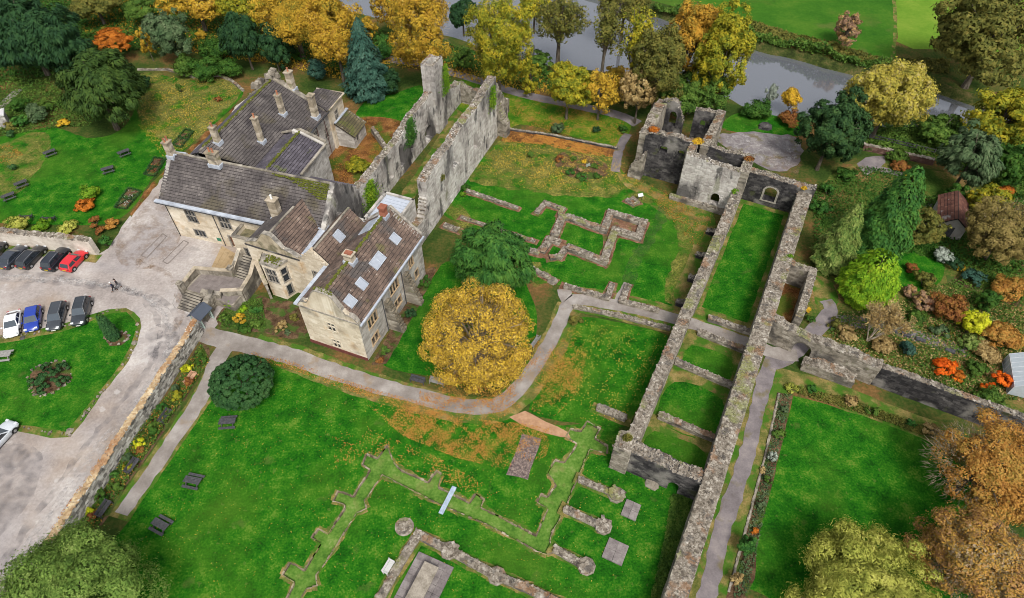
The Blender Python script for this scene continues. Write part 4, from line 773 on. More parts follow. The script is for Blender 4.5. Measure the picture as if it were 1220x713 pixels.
# ------------------------------------------------------------------ the house
HOUSE = empty('manor_house', (FE.o.x, FE.o.y, 0)); tag(HOUSE, 'large cream stone house with stone slate roofs, tall chimneys and gabled wings', 'house')
HO = Matrix.Translation(-Vector((FE.o.x, FE.o.y, 0)))
def hpart(name, mb, mat, parent=None, kind=None): mb.xf(HO); return mb.build(name, mat, parent or HOUSE, kind=kind)
def window(parent, o, d, n, w, h, lights=2, rows=1, frame=DRESSED, depth=.16, fw=.13, hood=False, M=HO, glass=None):
    """mullioned window: o = lower left corner on the wall face, d along, n outward"""
    up = Vector((0, 0, 1)); fr = MB(); g = glass or GLASS
    def b(a0, a1, z0, z1, n0, n1): fr.box(o + d * (a0 + a1) / 2 + up * (z0 + z1) / 2 + n * (n0 + n1) / 2, (a1 - a0) / 2, (n1 - n0) / 2, (z1 - z0) / 2, d, n, up)
    b(-fw, 0, 0, h, -depth, .05); b(w, w + fw, 0, h, -depth, .05); b(-fw, w + fw, h, h + fw, -depth, .06); b(-fw - .06, w + fw + .06, -fw, 0, -depth, .10)
    if hood: b(-fw - .1, w + fw + .1, h + fw, h + fw + .09, 0, .14)
    for k in range(1, lights): x = w * k / lights; b(x - .05, x + .05, 0, h, -depth, .03)
    for k in range(1, rows): z = h * k / rows; b(0, w, z - .045, z + .045, -depth + .02, .02)
    wo_ = fr.xf(M).build('window', frame, parent)
    for i in range(lights):
        for j in range(rows):
            mb = MB(); mb.box(o + d * w * (i + .5) / lights + up * h * (j + .5) / rows - n * (depth - .03), w / lights / 2 - .04, .012, h / rows / 2 - .03, d, n, up); mb.xf(M).build('pane', g, wo_)
    return wo_
def hwall(p0, p1, h, wins=(), doors=(), mat=ASHLAR, t=.55, name='wall', base=-.1, hood=False, frame=DRESSED, seed=1, bl=(.5, 1.0), bh=(.28, .4), ends=False, side='R', M=None, parent=None):
    """a house wall, its outer face on the line p0-p1 (outer side = right of p0->p1); wins: (s0, w, z0, h, lights, rows)"""
    p0 = Vector((p0[0], p0[1], 0)); p1 = Vector((p1[0], p1[1], 0)); d = (p1 - p0).normalized(); n = Vector((d.y, -d.x, 0))
    ops = [(w_[0], w_[0] + w_[1], w_[2], w_[2] + w_[3], 0) for w_ in wins] + [(a, a + w_, z, z + h_, 0) for a, w_, z, h_ in doors]
    mb = MB(); masonry(mb, p0, p1, t, h, ops, base=base, face='R', clad='R', bl=bl, bh=bh, proud=(.004, .016), ds=1.5, skip=0, ends=ends, joint=.012, seed=seed)
    M = M or HO; par = parent or HOUSE
    o = mb.xf(M).build(name, mat, par)
    for w_ in wins:
        window(par, p0 + d * w_[0] + Vector((0, 0, w_[2])), d, n, w_[1], w_[3], w_[4], w_[5] if len(w_) > 5 else 1, frame=frame, hood=hood, M=M)
    for a, w_, z, h_ in doors:
        b = MB(); b.box(p0 + d * (a + w_ / 2) + Vector((0, 0, z + h_ / 2)) - n * .2, w_ / 2, .03, h_ / 2, d, n); dr = b.xf(M).build('door', flat('brown_door', (.16, .06, .03), rough=.6), par)
        b = MB(); b.box(p0 + d * (a + w_ * .85) + Vector((0, 0, z + h_ * .48)) - n * .14, .03, .04, .06, d, n); b.xf(M).build('handle', DARKWOOD, dr)
        b = MB()
        for s0, s1, z0, z1 in ((a - .2, a, z, z + h_), (a + w_, a + w_ + .2, z, z + h_), (a - .2, a + w_ + .2, z + h_, z + h_ + .22)):
            b.box(p0 + d * (s0 + s1) / 2 + Vector((0, 0, (z0 + z1) / 2)) - n * .06, (s1 - s0) / 2, .14, (z1 - z0) / 2, d, n)
        b.xf(M).build('door_surround', frame, par)
    return o
def roof(A, B, C, D, mat, name='roof_slope', thick=.14, row=.42, wd=(.28, .55), M=None, parent=None, over=.0, moss=0.0):
    """slated slope: A-B eave, C above B, D above A on the ridge; every slate is a piece"""
    A, B, C, D = map(Vector, (A, B, C, D)); mb = MB()
    n = (B - A).cross(D - A)
    if n.length < 1e-5: n = (B - A).cross(C - A)
    n.normalize()
    if n.z < 0: n = -n
    dk = MB(); dk.hexa([A - n * thick, B - n * thick, C - n * thick, D - n * thick, A, B, C, D]); deck = dk.xf(M or HO).build('shade_line_deck', flat('shade_line_deck', (.018, .015, .014), rough=.95), parent or HOUSE)  # near-black colour stands in for shade lines, seen through gaps between slate courses
    sl = max((D - A).length, (C - B).length); k = max(1, int(sl / row)); al = (B - A).normalized()
    for i in range(k):
        t0, t1 = i / k, min(1, (i + .86) / k); L0, R0 = A.lerp(D, t0), B.lerp(C, t0); L1, R1 = A.lerp(D, t1), B.lerp(C, t1)
        ln = (R0 - L0).length
        if ln < .15: continue
        x = -random.uniform(0, wd[0])
        while x < ln:
            w_ = random.uniform(*wd); a, b = max(0, x) / ln, min(ln, x + w_) / ln; x += w_
            if b - a < .02 / max(ln, .1): continue
            g = .01 / ln; r0 = random.uniform(.05, .07); r1 = .02; sg = random.uniform(-.02, .02)
            dn = (L0 - L1).normalized() * sg
            p = [L0.lerp(R0, a + g) + dn, L0.lerp(R0, b - g) + dn, L1.lerp(R1, b - g), L1.lerp(R1, a + g)]
            mb.hexa([p[0] + n * .001, p[1] + n * .001, p[2] + n * .0005, p[3] + n * .0005, p[0] + n * r0, p[1] + n * r0, p[2] + n * r1, p[3] + n * r1], skip=(0,))
    return mb.xf(M or HO).build(name, mat, parent or HOUSE, kind='stuff')
def strip(p, q, w, h, mat, name, n=None, M=None, parent=None, jit=0):
    p, q = Vector(p), Vector(q); d = (q - p); L = d.length; d.normalize(); s = d.cross(Vector((0, 0, 1))).normalized(); u = s.cross(d); mb = MB()
    k = max(1, int(L / 1.6))
    for i in range(k): mb.box(p + d * L * (i + .5) / k, L / k / 2 - .006, w / 2, h / 2, d, s, u, jit=jit)
    return mb.xf(M or HO).build(name, mat, parent or HOUSE)
def mossy(p, q, w, name='moss_strip', seed=0):          # a cushion of moss along a ridge
    p, q = Vector(p), Vector(q); L = (q - p).length; mb = MB(); k = int(L / .22 * 4 * max(1, w))
    for i in range(k):
        c = p.lerp(q, (i + random.random()) / k) + Vector((random.uniform(-w, w) * .5, random.uniform(-w, w) * .5, .02)); mb.box(c, random.uniform(.06, .13), random.uniform(.06, .12), .035, jit=.035)
    return mb.xf(HO).build(name, MOSS, HOUSE, kind='stuff')
CHIM = pm('chimney_stone', [(0, (.15, .12, .085)), (.4, (.28, .235, .17)), (.7, (.40, .34, .26)), (1, (.50, .45, .36))], scale=1.2, island=.5, rough=.95, spec=.1, fine=.2, patches=(((.07, .065, .06), .7, .55, .1, .6), ((.12, .13, .04), .9, .6, .08, .5)))
def chimney(fr, u, v, z0, z1, wu=.75, wv=.75, pots=1, potmat=TERRA, mat=CHIM, lead=True):
    mb = MB(); z = z0
    while z < z1 - .25:
        h = min(random.uniform(.25, .38), z1 - .25 - z); e = random.uniform(0, .015); fr.box(mb, u - wu / 2 - e, u + wu / 2 + e, v - wv / 2 - e, v + wv / 2 + e, z, z + h - .01, .008); z += h
    for k, e in enumerate((.07, .12)): fr.box(mb, u - wu / 2 - e, u + wu / 2 + e, v - wv / 2 - e, v + wv / 2 + e, z1 - .25 + k * .13, z1 - .125 + k * .13)
    st = mb.xf(HO).build('chimney', mat, HOUSE)
    along_u = wu >= wv
    for i in range(pots):
        o = (i - (pots - 1) / 2) * .5; c = fr.p(u + (o if along_u else 0), v + (0 if along_u else o), z1); b = MB()
        b.tube_z(c, [(.15, 0), (.13, .1), (.12, .5), (.15, .52), (.15, .6), (.1, .6), (.1, .3)], 10); b.xf(HO).build('chimney_pot', potmat, st)
    if lead:
        b = MB(); e = .16; fr.box(b, u - wu / 2 - e, u + wu / 2 + e, v - wv / 2 - e, v + wv / 2 + e, z0 + .05, z0 + .62); b.xf(HO).build('lead_flashing', LEAD, st)
    return st
m = FM.p; e = FE.p
# --- main range
ME, MR, ML = 7.1, 11.3, 25.0
hwall(m(0, 0), m(ML, 0), ME, wins=[(3.1, 1.5, 3.6, 2.0, 3, 2), (8.4, 1.6, 3.7, 2.0, 3, 2), (3.2, 1.7, .9, 1.1, 3, 1)], doors=[(8.9, 1.1, .1, 2.1)], name='front_wall', seed=3)
def gable_h(span, eave, ridge, up=0.0): return lambda s: eave + (ridge - eave) * (1 - abs(2 * s / span - 1)) + up
hwall(m(0, 9.4), m(0, 0), gable_h(9.4, ME, MR, .12), wins=[(3.0, 1.3, 3.4, 1.9, 2, 2)], mat=ASHLAR_GREY, name='gable_wall', seed=4)
hwall(m(ML, 0), m(ML, 9.4), gable_h(9.4, ME, MR, .22), mat=STONE_PALE, name='gable_wall', seed=5, t=.7)
hwall(m(ML, 9.4), m(0, 9.4), ME, mat=ASHLAR_GREY, name='rear_wall', seed=6)
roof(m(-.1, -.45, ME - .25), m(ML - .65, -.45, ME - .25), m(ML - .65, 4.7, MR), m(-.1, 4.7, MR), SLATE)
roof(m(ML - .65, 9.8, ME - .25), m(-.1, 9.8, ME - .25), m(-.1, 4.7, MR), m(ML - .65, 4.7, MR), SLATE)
strip(m(-.5, -.62, ME - .2), m(17.3, -.62, ME - .2), .55, .2, LEAD, 'lead_gutter')
strip(m(-.5, -.80, ME - .42), m(17.3, -.80, ME - .42), .16, .2, DARKWOOD, 'eaves_board')
strip(m(0, 4.7, MR + .05), m(ML - .6, 4.7, MR + .05), .3, .14, STONE, 'ridge_stones', jit=.02)
mossy(m(16, 4.5, MR - .1), m(ML - .8, 4.5, MR - .1), .5)
for k_ in range(7): mossy(m(18.5 + k_ * .75, 4.35 - k_ * .22, MR - .28 - k_ * .18), m(ML - .75, 4.35 - k_ * .22, MR - .28 - k_ * .18), .3)
strip(m(.5, 4.5, MR + .1), m(2.0, 5.4, MR - .5), .8, .1, LEAD, 'lead_flashing')
sg = MB(); FM.box(sg, 6.6, 7.25, -.06, -.02, .7, 1.25); hpart('green_sign_board', sg, flat('green_sign', (.02, .16, .09)))
for u_ in (.25, 7.7):
    dp = MB(); dp.tube([m(u_, -.1, .0), m(u_, -.1, ME - .5)], .055, 8); hpart('downpipe', dp, DARKWOOD)
# --- north block
NE_, NR = 7.5, 11.75
hwall(m(12.3, 9.0), m(12.3, 25.5), NE_, wins=[(11.6, 1.0, 4.6, 1.5, 2, 2), (14.6, 1.0, 3.2, 1.6, 2, 2), (11.6, 1.0, 1.2, 1.5, 2, 2)], mat=ASHLAR_GREY, name='east_wall', seed=8)
hwall(m(-1.2, 25.5), m(-1.2, 9.4), NE_, wins=[(2, 1.2, 3.8, 1.8, 2, 2), (6, 1.2, 3.8, 1.8, 2, 2), (10, 1.2, 3.8, 1.8, 2, 2)], mat=ASHLAR_GREY, name='west_wall', seed=9)
hwall(m(-1.2, 9.4), m(0, 9.4), NE_, mat=ASHLAR_GREY, name='return_wall', seed=10)
def ngable(s):                                       # seen from behind: s from u = 12.3 back to -1.2
    u_ = 12.3 - s; return (NE_ + (NR - NE_) * (12.3 - u_) / 7.9 if u_ > 4.4 else NE_ + (NR - NE_) * (u_ + 1.2) / 5.6) + .3
hwall(m(12.3, 25.5), m(-1.2, 25.5), ngable, mat=STONE, name='rear_gable', seed=11, t=.8)
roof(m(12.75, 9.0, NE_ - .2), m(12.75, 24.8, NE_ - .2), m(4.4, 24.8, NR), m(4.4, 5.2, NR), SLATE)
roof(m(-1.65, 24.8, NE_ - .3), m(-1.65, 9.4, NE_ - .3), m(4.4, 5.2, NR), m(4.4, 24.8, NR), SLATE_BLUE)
strip(m(4.4, 5.5, NR + .04), m(4.4, 24.8, NR + .04), .3, .12, STONE, 'ridge_stones'); mossy(m(4.4, 6.5, NR + .1), m(4.4, 24.4, NR + .1), .35)
b = MB()
for i in range(26):
    q = m(random.uniform(.2, 5.2), random.uniform(25.2, 25.9), 0); u_ = (q - FM.o).dot(FM.u); z = ngable(12.3 - u_); b.box(q + Vector((0, 0, z + random.uniform(.1, .75))), random.uniform(.25, .5), random.uniform(.2, .4), random.uniform(.2, .45), FM.u, FM.v, jit=.08)
hpart('broken_parapet', b, STONE)
strip(m(12.9, 9.2, NE_ - .25), m(12.9, 25.3, NE_ - .25), .16, .14, DARKWOOD, 'gutter')
for v_ in (21.6, 24.0):
    dp = MB(); dp.tube([m(12.42, v_, 0), m(12.42, v_, NE_ - .3)], .06, 8); hpart('downpipe', dp, flat('red_brown_iron', (.10, .05, .045)))
# --- cross block behind the main range
XE, XR = 8.2, 9.7
hwall(m(17.0, 8.6), m(17.0, 16.2), XE, wins=[(5.4, .55, 2.0, 1.1, 1, 1), (3.4, .5, .9, .8, 1, 1)], mat=ASHLAR_GREY, name='east_wall', seed=13)
hwall(m(17.0, 16.2), m(12.3, 16.2), lambda s: XE + (XR - XE) * min(1, s / 3.6) + .2, mat=ASHLAR_GREY, name='return_wall', seed=14)
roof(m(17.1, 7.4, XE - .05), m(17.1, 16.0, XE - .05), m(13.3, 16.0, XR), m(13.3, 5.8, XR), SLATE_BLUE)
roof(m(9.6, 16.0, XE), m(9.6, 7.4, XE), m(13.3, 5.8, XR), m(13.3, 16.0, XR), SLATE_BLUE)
strip(m(13.3, 6.3, XR + .05), m(13.3, 16.0, XR + .05), .26, .1, STONE, 'ridge_stones'); mossy(m(13.3, 7, XR + .1), m(13.3, 15.8, XR + .1), .4)
strip(m(9.7, 16.25, XE + .45), m(13.3, 16.25, XR + .3), .4, .16, STONE, 'parapet_coping'); strip(m(13.3, 16.25, XR + .3), m(17.2, 16.25, XE + .35), .4, .16, STONE, 'parapet_coping')
strip(m(17.2, 8.6, XE + .1), m(17.2, 16.2, XE + .1), .35, .2, STONE, 'parapet_coping')
strip(m(17.6, 9.6, 6.9), m(24.6, 9.6, 6.9), 1.0, .12, SLATE_BLUE, 'lean_to_roof')
# --- small hipped block and lean-to at the back
hwall(m(12.6, 25.5), m(12.6, 30.2), 7.6, wins=[(1.6, .9, 4.6, 1.4, 2, 2)], mat=ASHLAR, name='east_wall', seed=16)
hwall(m(12.6, 30.2), m(8.3, 30.2), 7.6, mat=ASHLAR_GREY, name='rear_wall', seed=17)
hwall(m(8.3, 30.2), m(8.3, 25.5), 7.6, mat=ASHLAR_GREY, name='west_wall', seed=18)
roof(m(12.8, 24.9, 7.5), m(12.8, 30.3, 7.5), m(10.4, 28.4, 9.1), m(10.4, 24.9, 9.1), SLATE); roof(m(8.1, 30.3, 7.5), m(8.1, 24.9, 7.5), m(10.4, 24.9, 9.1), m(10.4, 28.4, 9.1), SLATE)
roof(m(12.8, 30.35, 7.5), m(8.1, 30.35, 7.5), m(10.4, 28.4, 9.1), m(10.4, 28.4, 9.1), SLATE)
strip(m(12.95, 25.3, 7.5), m(12.95, 30.5, 7.5), .22, .16, CHIM, 'parapet_coping'); strip(m(12.95, 30.5, 7.5), m(8.0, 30.5, 7.5), .22, .16, CHIM, 'parapet_coping')
hwall(m(15.6, 26.4), m(15.6, 30.6), 2.5, wins=[(.9, .5, .9, 1.0, 1, 1)], mat=ASHLAR_GREY, name='lean_to_wall', seed=19)
hwall(m(12.6, 26.4), m(15.6, 26.4), lambda s: 4.3 - s * .58, mat=ASHLAR_GREY, name='lean_to_wall', seed=20)
hwall(m(15.6, 30.6), m(12.6, 30.6), lambda s: 2.56 + s * .58, mat=ASHLAR_GREY, name='lean_to_wall', seed=21)
roof(m(15.9, 26.2, 2.4), m(15.9, 30.8, 2.4), m(12.62, 30.8, 4.4), m(12.62, 26.2, 4.4), pm('mossy_stone_slates', [(0, (.05, .045, .028)), (.5, (.10, .085, .05)), (1, (.17, .14, .09))], scale=.6, island=.4, rough=.95, spec=.1, patches=(((.09, .11, .02), .5, .52, .1, .6),)))
strip(m(12.75, 26.2, 4.5), m(12.75, 30.8, 4.5), .5, .12, LEAD, 'lead_flashing')
# --- chimneys of the main range and north block
for u_, v_, z0, z1, wu, wv, pots in ((8.6, 19.6, 9.2, 12.9, .7, .7, 1), (9.0, 12.7, 9.0, 13.4, .65, .65, 1), (5.3, 8.4, 11.0, 14.0, .7, .7, 1), (7.6, 4.2, 10.8, 13.2, 1.5, .8, 2), (7.2, 25.4, 9.8, 13.2, .9, .9, 1), (12.0, 22.7, 7.4, 11.6, .8, .9, 0), (.5, 4.5, 10.6, 13.3, .8, .9, 2), (17.9, .5, 7.0, 10.6, 1.2, .9, 1)):
    chimney(FM, u_, v_, z0, z1, wu, wv, pots, potmat=WHITE if (u_, v_) == (17.9, .5) else TERRA)
# --- east wing
EW, EL, EE, ER = 8.1, 15.8, 7.1, 10.5
hwall(e(0, 0), e(EW, 0), gable_h(EW, EE, ER, .1), wins=[(3.5, 1.0, 4.1, 1.3, 2, 2), (3.5, 1.0, .9, 1.3, 2, 2)], name='front_gable', seed=30, frame=DRESSED_PALE, hood=False)
pl = MB(); FE.box(pl, -.07, EW + .07, -.09, -.003, -.1, .55); hpart('plinth', pl, PLINTH)
stc = MB(); FE.box(stc, -.1, EW + .1, -.12, .0, EE - .12, EE + .06); hpart('string_course', stc, DRESSED)
hwall(e(EW, 0), e(EW, EL), EE, wins=[(1.7, 1.9, 4.2, 1.5, 3, 1), (1.6, 1.5, 1.1, 1.3, 2, 1), (7.2, 1.9, 4.5, 1.5, 3, 1), (7.6, 1.5, 1.4, 1.3, 2, 1), (12.2, 1.0, 4.6, 1.5, 2, 1), (13.2, .8, 1.6, 1.3, 1, 1)], mat=ASHLAR_GREY, frame=pm('warm_dressing', [(0, (.33, .22, .12)), (1, (.52, .40, .26))], scale=2, rough=.9), name='east_wall', seed=31)
hwall(e(0, 7.0), e(0, 0), EE, wins=[(1.6, 1.0, 4.2, 1.3, 2, 2), (1.6, 1.0, 1.0, 1.3, 2, 2)], name='west_wall', seed=32)
hwall(e(EW, EL), e(0, EL), gable_h(EW, EE, ER, .1), mat=ASHLAR_GREY, name='rear_gable', seed=33)
# shaped gable parapet standing above the roof
shp = [(0, 0), (.5, .75), (1.5, .9), (2.2, 2.2), (2.7, 3.15), (3.2, 3.6), (4.9, 3.6), (5.4, 3.15), (5.9, 2.2), (6.6, .9), (7.6, .75), (8.1, 0)]
b = MB(); xs = [s_[0] for s_ in shp]; ys = [s_[1] for s_ in shp]; k = 40
for i in range(k):
    a0, a1 = EW * i / k, EW * (i + 1) / k; z0, z1 = EE + float(np.interp(a0, xs, ys)) + .12, EE + float(np.interp(a1, xs, ys)) + .12
    P = [e(a0, -.02, EE - .05), e(a1, -.02, EE - .05), e(a1, .45, EE - .05), e(a0, .45, EE - .05), e(a0, -.02, z0), e(a1, -.02, z1), e(a1, .45, z1), e(a0, .45, z0)]; b.hexa(P)
hpart('shaped_parapet', b, ASHLAR)
b = MB()
for i in range(k):
    a0, a1 = EW * i / k, EW * (i + 1) / k; z0, z1 = EE + float(np.interp(a0, xs, ys)) + .12, EE + float(np.interp(a1, xs, ys)) + .12
    b.hexa([e(a0, -.1, z0 - .02), e(a1, -.1, z1 - .02), e(a1, .53, z1 - .02), e(a0, .53, z0 - .02), e(a0, -.1, z0 + .09), e(a1, -.1, z1 + .09), e(a1, .53, z1 + .09), e(a0, .53, z0 + .09)])
hpart('parapet_coping', b, DRESSED)
mossy(e(2.9, .3, EE + 3.75), e(5.2, .3, EE + 3.75), .5)
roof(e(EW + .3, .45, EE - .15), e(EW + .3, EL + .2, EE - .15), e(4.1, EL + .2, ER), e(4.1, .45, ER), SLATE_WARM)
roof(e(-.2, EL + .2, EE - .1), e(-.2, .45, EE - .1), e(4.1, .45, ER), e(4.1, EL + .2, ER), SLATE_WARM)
strip(e(4.1, .6, ER + .04), e(4.1, EL, ER + .04), .28, .12, STONE, 'ridge_stones'); mossy(e(4.1, .6, ER + .1), e(4.1, EL - 1, ER + .1), .3)
strip(e(EW + .38, -.1, EE - .12), e(EW + .38, EL + .2, EE - .12), .24, .2, LEAD, 'lead_gutter'); strip(e(-.35, -.1, EE - .02), e(-.35, 7.2, EE - .02), .5, .2, LEAD, 'lead_gutter')
strip(e(EW + .15, EL + .3, EE), e(4.1, EL + .3, ER + .2), .35, .18, DRESSED, 'parapet_coping'); strip(e(4.1, EL + .3, ER + .2), e(0, EL + .3, EE), .35, .18, DRESSED, 'parapet_coping')
for v_ in (5.1, 10.0):
    dp = MB(); dp.tube([e(EW + .1, v_, 0), e(EW + .1, v_, EE - .2)], .06, 8); hpart('downpipe', dp, DARKWOOD)
# sloping buttresses
for v_ in (5.4, 10.3):
    b = MB(); P = [e(EW, v_, 0), e(EW + 2.2, v_, 0), e(EW + 2.2, v_ + .9, 0), e(EW, v_ + .9, 0), e(EW, v_, 5.2), e(EW + .5, v_, 4.9), e(EW + .5, v_ + .9, 4.9), e(EW, v_ + .9, 5.2)]
    for k_ in range(11):
        z0, z1 = k_ * .47, k_ * .47 + .45; w0 = 2.1 * (1 - z0 / 5.6) ** .8; FE.box(b, EW - .05, EW + w0, v_ + random.uniform(-.02, .02), v_ + .85, z0, z1, .03)
    hpart('buttress', b, STONE)
    b = MB()
    for k_ in range(11):
        z1 = k_ * .47 + .45; w0 = 2.1 * (1 - (z1 - .45) / 5.6) ** .8; w1 = 2.1 * (1 - z1 / 5.6) ** .8
        for j in range(3): b.box(e(EW + (w0 + w1) / 2, v_ + .2 + j * .25, z1 + .02), .16, .14, .05, jit=.04)
    hpart('buttress_weathering', b, pm('mossy_buttress', [(0, (.05, .045, .03)), (.5, (.12, .10, .07)), (1, (.22, .19, .14))], scale=2, island=.5, rough=1), kind='stuff')
def skylight(fr, p, d, up, w, h, lights=1, name='skylight'):
    d = d.normalized(); up = up.normalized(); n = d.cross(up).normalized()
    if n.z < 0: n = -n
    b = MB()
    for x0, x1, y0, y1 in ((-w / 2 - .1, -w / 2, -h / 2 - .1, h / 2 + .1), (w / 2, w / 2 + .1, -h / 2 - .1, h / 2 + .1), (-w / 2, w / 2, -h / 2 - .1, -h / 2), (-w / 2, w / 2, h / 2, h / 2 + .1)):
        b.box(p + d * (x0 + x1) / 2 + up * (y0 + y1) / 2 + n * .1, (x1 - x0) / 2, (y1 - y0) / 2, .1, d, up, n)
    for k_ in range(1, lights): b.box(p + d * (-w / 2 + w * k_ / lights) + n * .1, .04, h / 2, .1, d, up, n)
    s = b.xf(HO).build(name, LEAD, HOUSE)
    for k_ in range(lights):
        g_ = MB(); g_.box(p + d * (-w / 2 + w * (k_ + .5) / lights) + n * .12, w / lights / 2 - .03, h / 2 - .01, .02, d, up, n); g_.xf(HO).build('pane', SKYGLASS, s)
    return s
eu = Vector((0, 0, 0)) + (e(4.1, 0, ER) - e(EW + .3, 0, EE - .15))
def zE(u_): return EE - .15 + (ER - EE + .15) * (EW + .3 - u_) / (EW + .3 - 4.1)
for u_, v_, ww, li in ((6.3, 12.7, 1.0, 1), (6.2, 8.4, 2.1, 2), (6.3, 4.4, 1.0, 1), (6.4, 1.6, 1.1, 1)): skylight(FE, e(u_, v_, zE(u_) + .03), FE.v, eu, ww, 1.15, li)
b = MB(); p_ = e(2.6, 12.6, 0); zl = EE - .1 + (ER - EE + .1) * (2.6 + .2) / 4.3
b.box(e(2.55, 13.0, zl + .12), 1.2, 1.3, .06, (e(4.1, 0, ER) - e(-.2, 0, EE - .1)).normalized(), FE.v, (e(4.1, 0, ER) - e(-.2, 0, EE - .1)).normalized().cross(FE.v)); hpart('lead_panel', b, LEAD)
chimney(FE, 4.2, 6.0, 9.9, 11.6, 1.1, .8, 0, mat=CHIM); b = MB(); FE.box(b, 3.75, 4.65, 5.7, 6.3, 11.62, 11.75); hpart('brick_capping', b, BRICK)
chimney(FE, 4.1, 14.4, 10.0, 12.0, .75, .75, 0, mat=BRICK)
# --- middle gable (between porch wing and east wing)
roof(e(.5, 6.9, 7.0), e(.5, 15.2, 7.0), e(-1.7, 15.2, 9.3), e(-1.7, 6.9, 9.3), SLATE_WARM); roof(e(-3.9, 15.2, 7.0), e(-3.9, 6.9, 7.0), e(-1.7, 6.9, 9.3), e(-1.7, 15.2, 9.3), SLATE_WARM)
strip(e(-1.7, 6.9, 9.35), e(-1.7, 15.2, 9.35), .26, .12, STONE, 'ridge_stones')
strip(e(.15, 7.0, 7.15), e(.15, 15.4, 7.3), .8, .1, LEAD, 'lead_valley'); strip(e(-4.15, 6.9, 7.15), e(-4.15, 13.0, 7.3), .8, .1, LEAD, 'lead_valley')
hwall(e(-4.2, 6.6), e(0, 6.6), lambda s: 7.0 + 2.4 * (1 - abs(2 * s / 4.2 - 1)), wins=[(1.5, 1.0, 4.2, 1.2, 2, 2)], name='front_gable', seed=36)
skylight(FE, e(-.75, 10.8, 8.4), FE.v, e(-1.7, 0, 9.3) - e(.5, 0, 7.0), 1.1, 1.2)
hwall(e(0, 15.6), e(-4.0, 15.6), 7.6, mat=STONE_PALE, name='rear_wall', seed=37)
# --- porch wing with bay window and shaped gable
PV = 6.5
hwall(e(-12.2, PV), e(-4.2, PV), gable_h(8.0, 7.0, 9.3), wins=[], name='front_gable', seed=40)
b = MB(); sh2 = [(0, .3), (1.0, .8), (2.0, 1.1), (2.8, 2.1), (3.4, 2.9), (4.6, 2.9), (5.2, 2.1), (6, 1.1), (7, .8), (8, .3)]; xs = [q[0] for q in sh2]; ys = [q[1] for q in sh2]
for i in range(32):
    a0, a1 = 8 * i / 32, 8 * (i + 1) / 32; z0, z1 = 7.0 + float(np.interp(a0, xs, ys)), 7.0 + float(np.interp(a1, xs, ys)); b.hexa([e(-12.2 + a0, PV - .04, 6.9), e(-12.2 + a1, PV - .04, 6.9), e(-12.2 + a1, PV + .4, 6.9), e(-12.2 + a0, PV + .4, 6.9), e(-12.2 + a0, PV - .04, z0), e(-12.2 + a1, PV - .04, z1), e(-12.2 + a1, PV + .4, z1), e(-12.2 + a0, PV + .4, z0)])
hpart('shaped_parapet', b, pm('lichened_ashlar', [(0, (.20, .165, .11)), (.5, (.36, .30, .21)), (1, (.50, .44, .33))], scale=.8, island=.3, rough=.95, patches=(((.10, .095, .05), .7, .52, .1, .7),)))
b = MB()
for i in range(32):
    a0, a1 = 8 * i / 32, 8 * (i + 1) / 32; z0, z1 = 7.0 + float(np.interp(a0, xs, ys)), 7.0 + float(np.interp(a1, xs, ys)); b.hexa([e(-12.2 + a0, PV - .12, z0), e(-12.2 + a1, PV - .12, z1), e(-12.2 + a1, PV + .48, z1), e(-12.2 + a0, PV + .48, z0), e(-12.2 + a0, PV - .12, z0 + .1), e(-12.2 + a1, PV - .12, z1 + .1), e(-12.2 + a1, PV + .48, z1 + .1), e(-12.2 + a0, PV + .48, z0 + .1)])
hpart('parapet_coping', b, DRESSED)
stc = MB(); FE.box(stc, -12.3, -4.1, PV - .14, PV - .04, 6.85, 7.05); hpart('string_course', stc, STONE_BLACK)
hwall(e(-4.2, PV), e(-4.2, 13), 7.0, name='east_wall', seed=41); hwall(e(-12.2, 12.5), e(-12.2, PV), 7.0, mat=STONE_PALE, name='west_wall', seed=42)
roof(e(-4.0, PV + .4, 6.95), e(-4.0, 13.0, 6.95), e(-8.2, 15.0, 9.6), e(-8.2, PV + .4, 9.6), SLATE_WARM); roof(e(-12.4, 13.0, 6.95), e(-12.4, PV + .4, 6.95), e(-8.2, PV + .4, 9.6), e(-8.2, 15.0, 9.6), SLATE)
strip(e(-8.2, PV + .4, 9.65), e(-8.2, 12.5, 9.65), .26, .12, STONE, 'ridge_stones')
for k_ in range(3): strip(e(-6.6 + k_ * .5, 12.0 - k_ * .25, 7.95 - k_ * .3), e(-3.8, 12.9 - k_ * .55, 7.35 - k_ * .04), .5, .07, LEAD, 'lead_sheet')
# bay
hwall(e(-9.7, PV), e(-9.1, PV - 1.6), 6.1, wins=[(.5, .8, 3.0, 2.2, 1, 2)], name='bay_wall', seed=43, t=.35, ends=True); hwall(e(-9.1, PV - 1.6), e(-6.9, PV - 1.6), 6.1, wins=[(.35, 1.5, 3.0, 2.3, 3, 2)], name='bay_wall', seed=44, t=.35); hwall(e(-6.9, PV - 1.6), e(-6.3, PV), 6.1, wins=[(.5, .8, 3.0, 2.2, 1, 2), (.5, .7, .6, 1.6, 1, 1)], name='bay_wall', seed=45, t=.35)
b = MB(); b.poly([e(-9.9, PV, 6.15), e(-9.2, PV - 1.75, 6.15), e(-6.8, PV - 1.75, 6.15), e(-6.1, PV, 6.15)]); b.poly([e(-6.1, PV, 6.0), e(-6.8, PV - 1.75, 6.0), e(-9.2, PV - 1.75, 6.0), e(-9.9, PV, 6.0)])
for (a_, b_) in ((e(-9.9, PV), e(-9.2, PV - 1.75)), (e(-9.2, PV - 1.75), e(-6.8, PV - 1.75)), (e(-6.8, PV - 1.75), e(-6.1, PV))): b.quad(a_ + Vector((0, 0, 6.0)), b_ + Vector((0, 0, 6.0)), b_ + Vector((0, 0, 6.35)), a_ + Vector((0, 0, 6.35)))
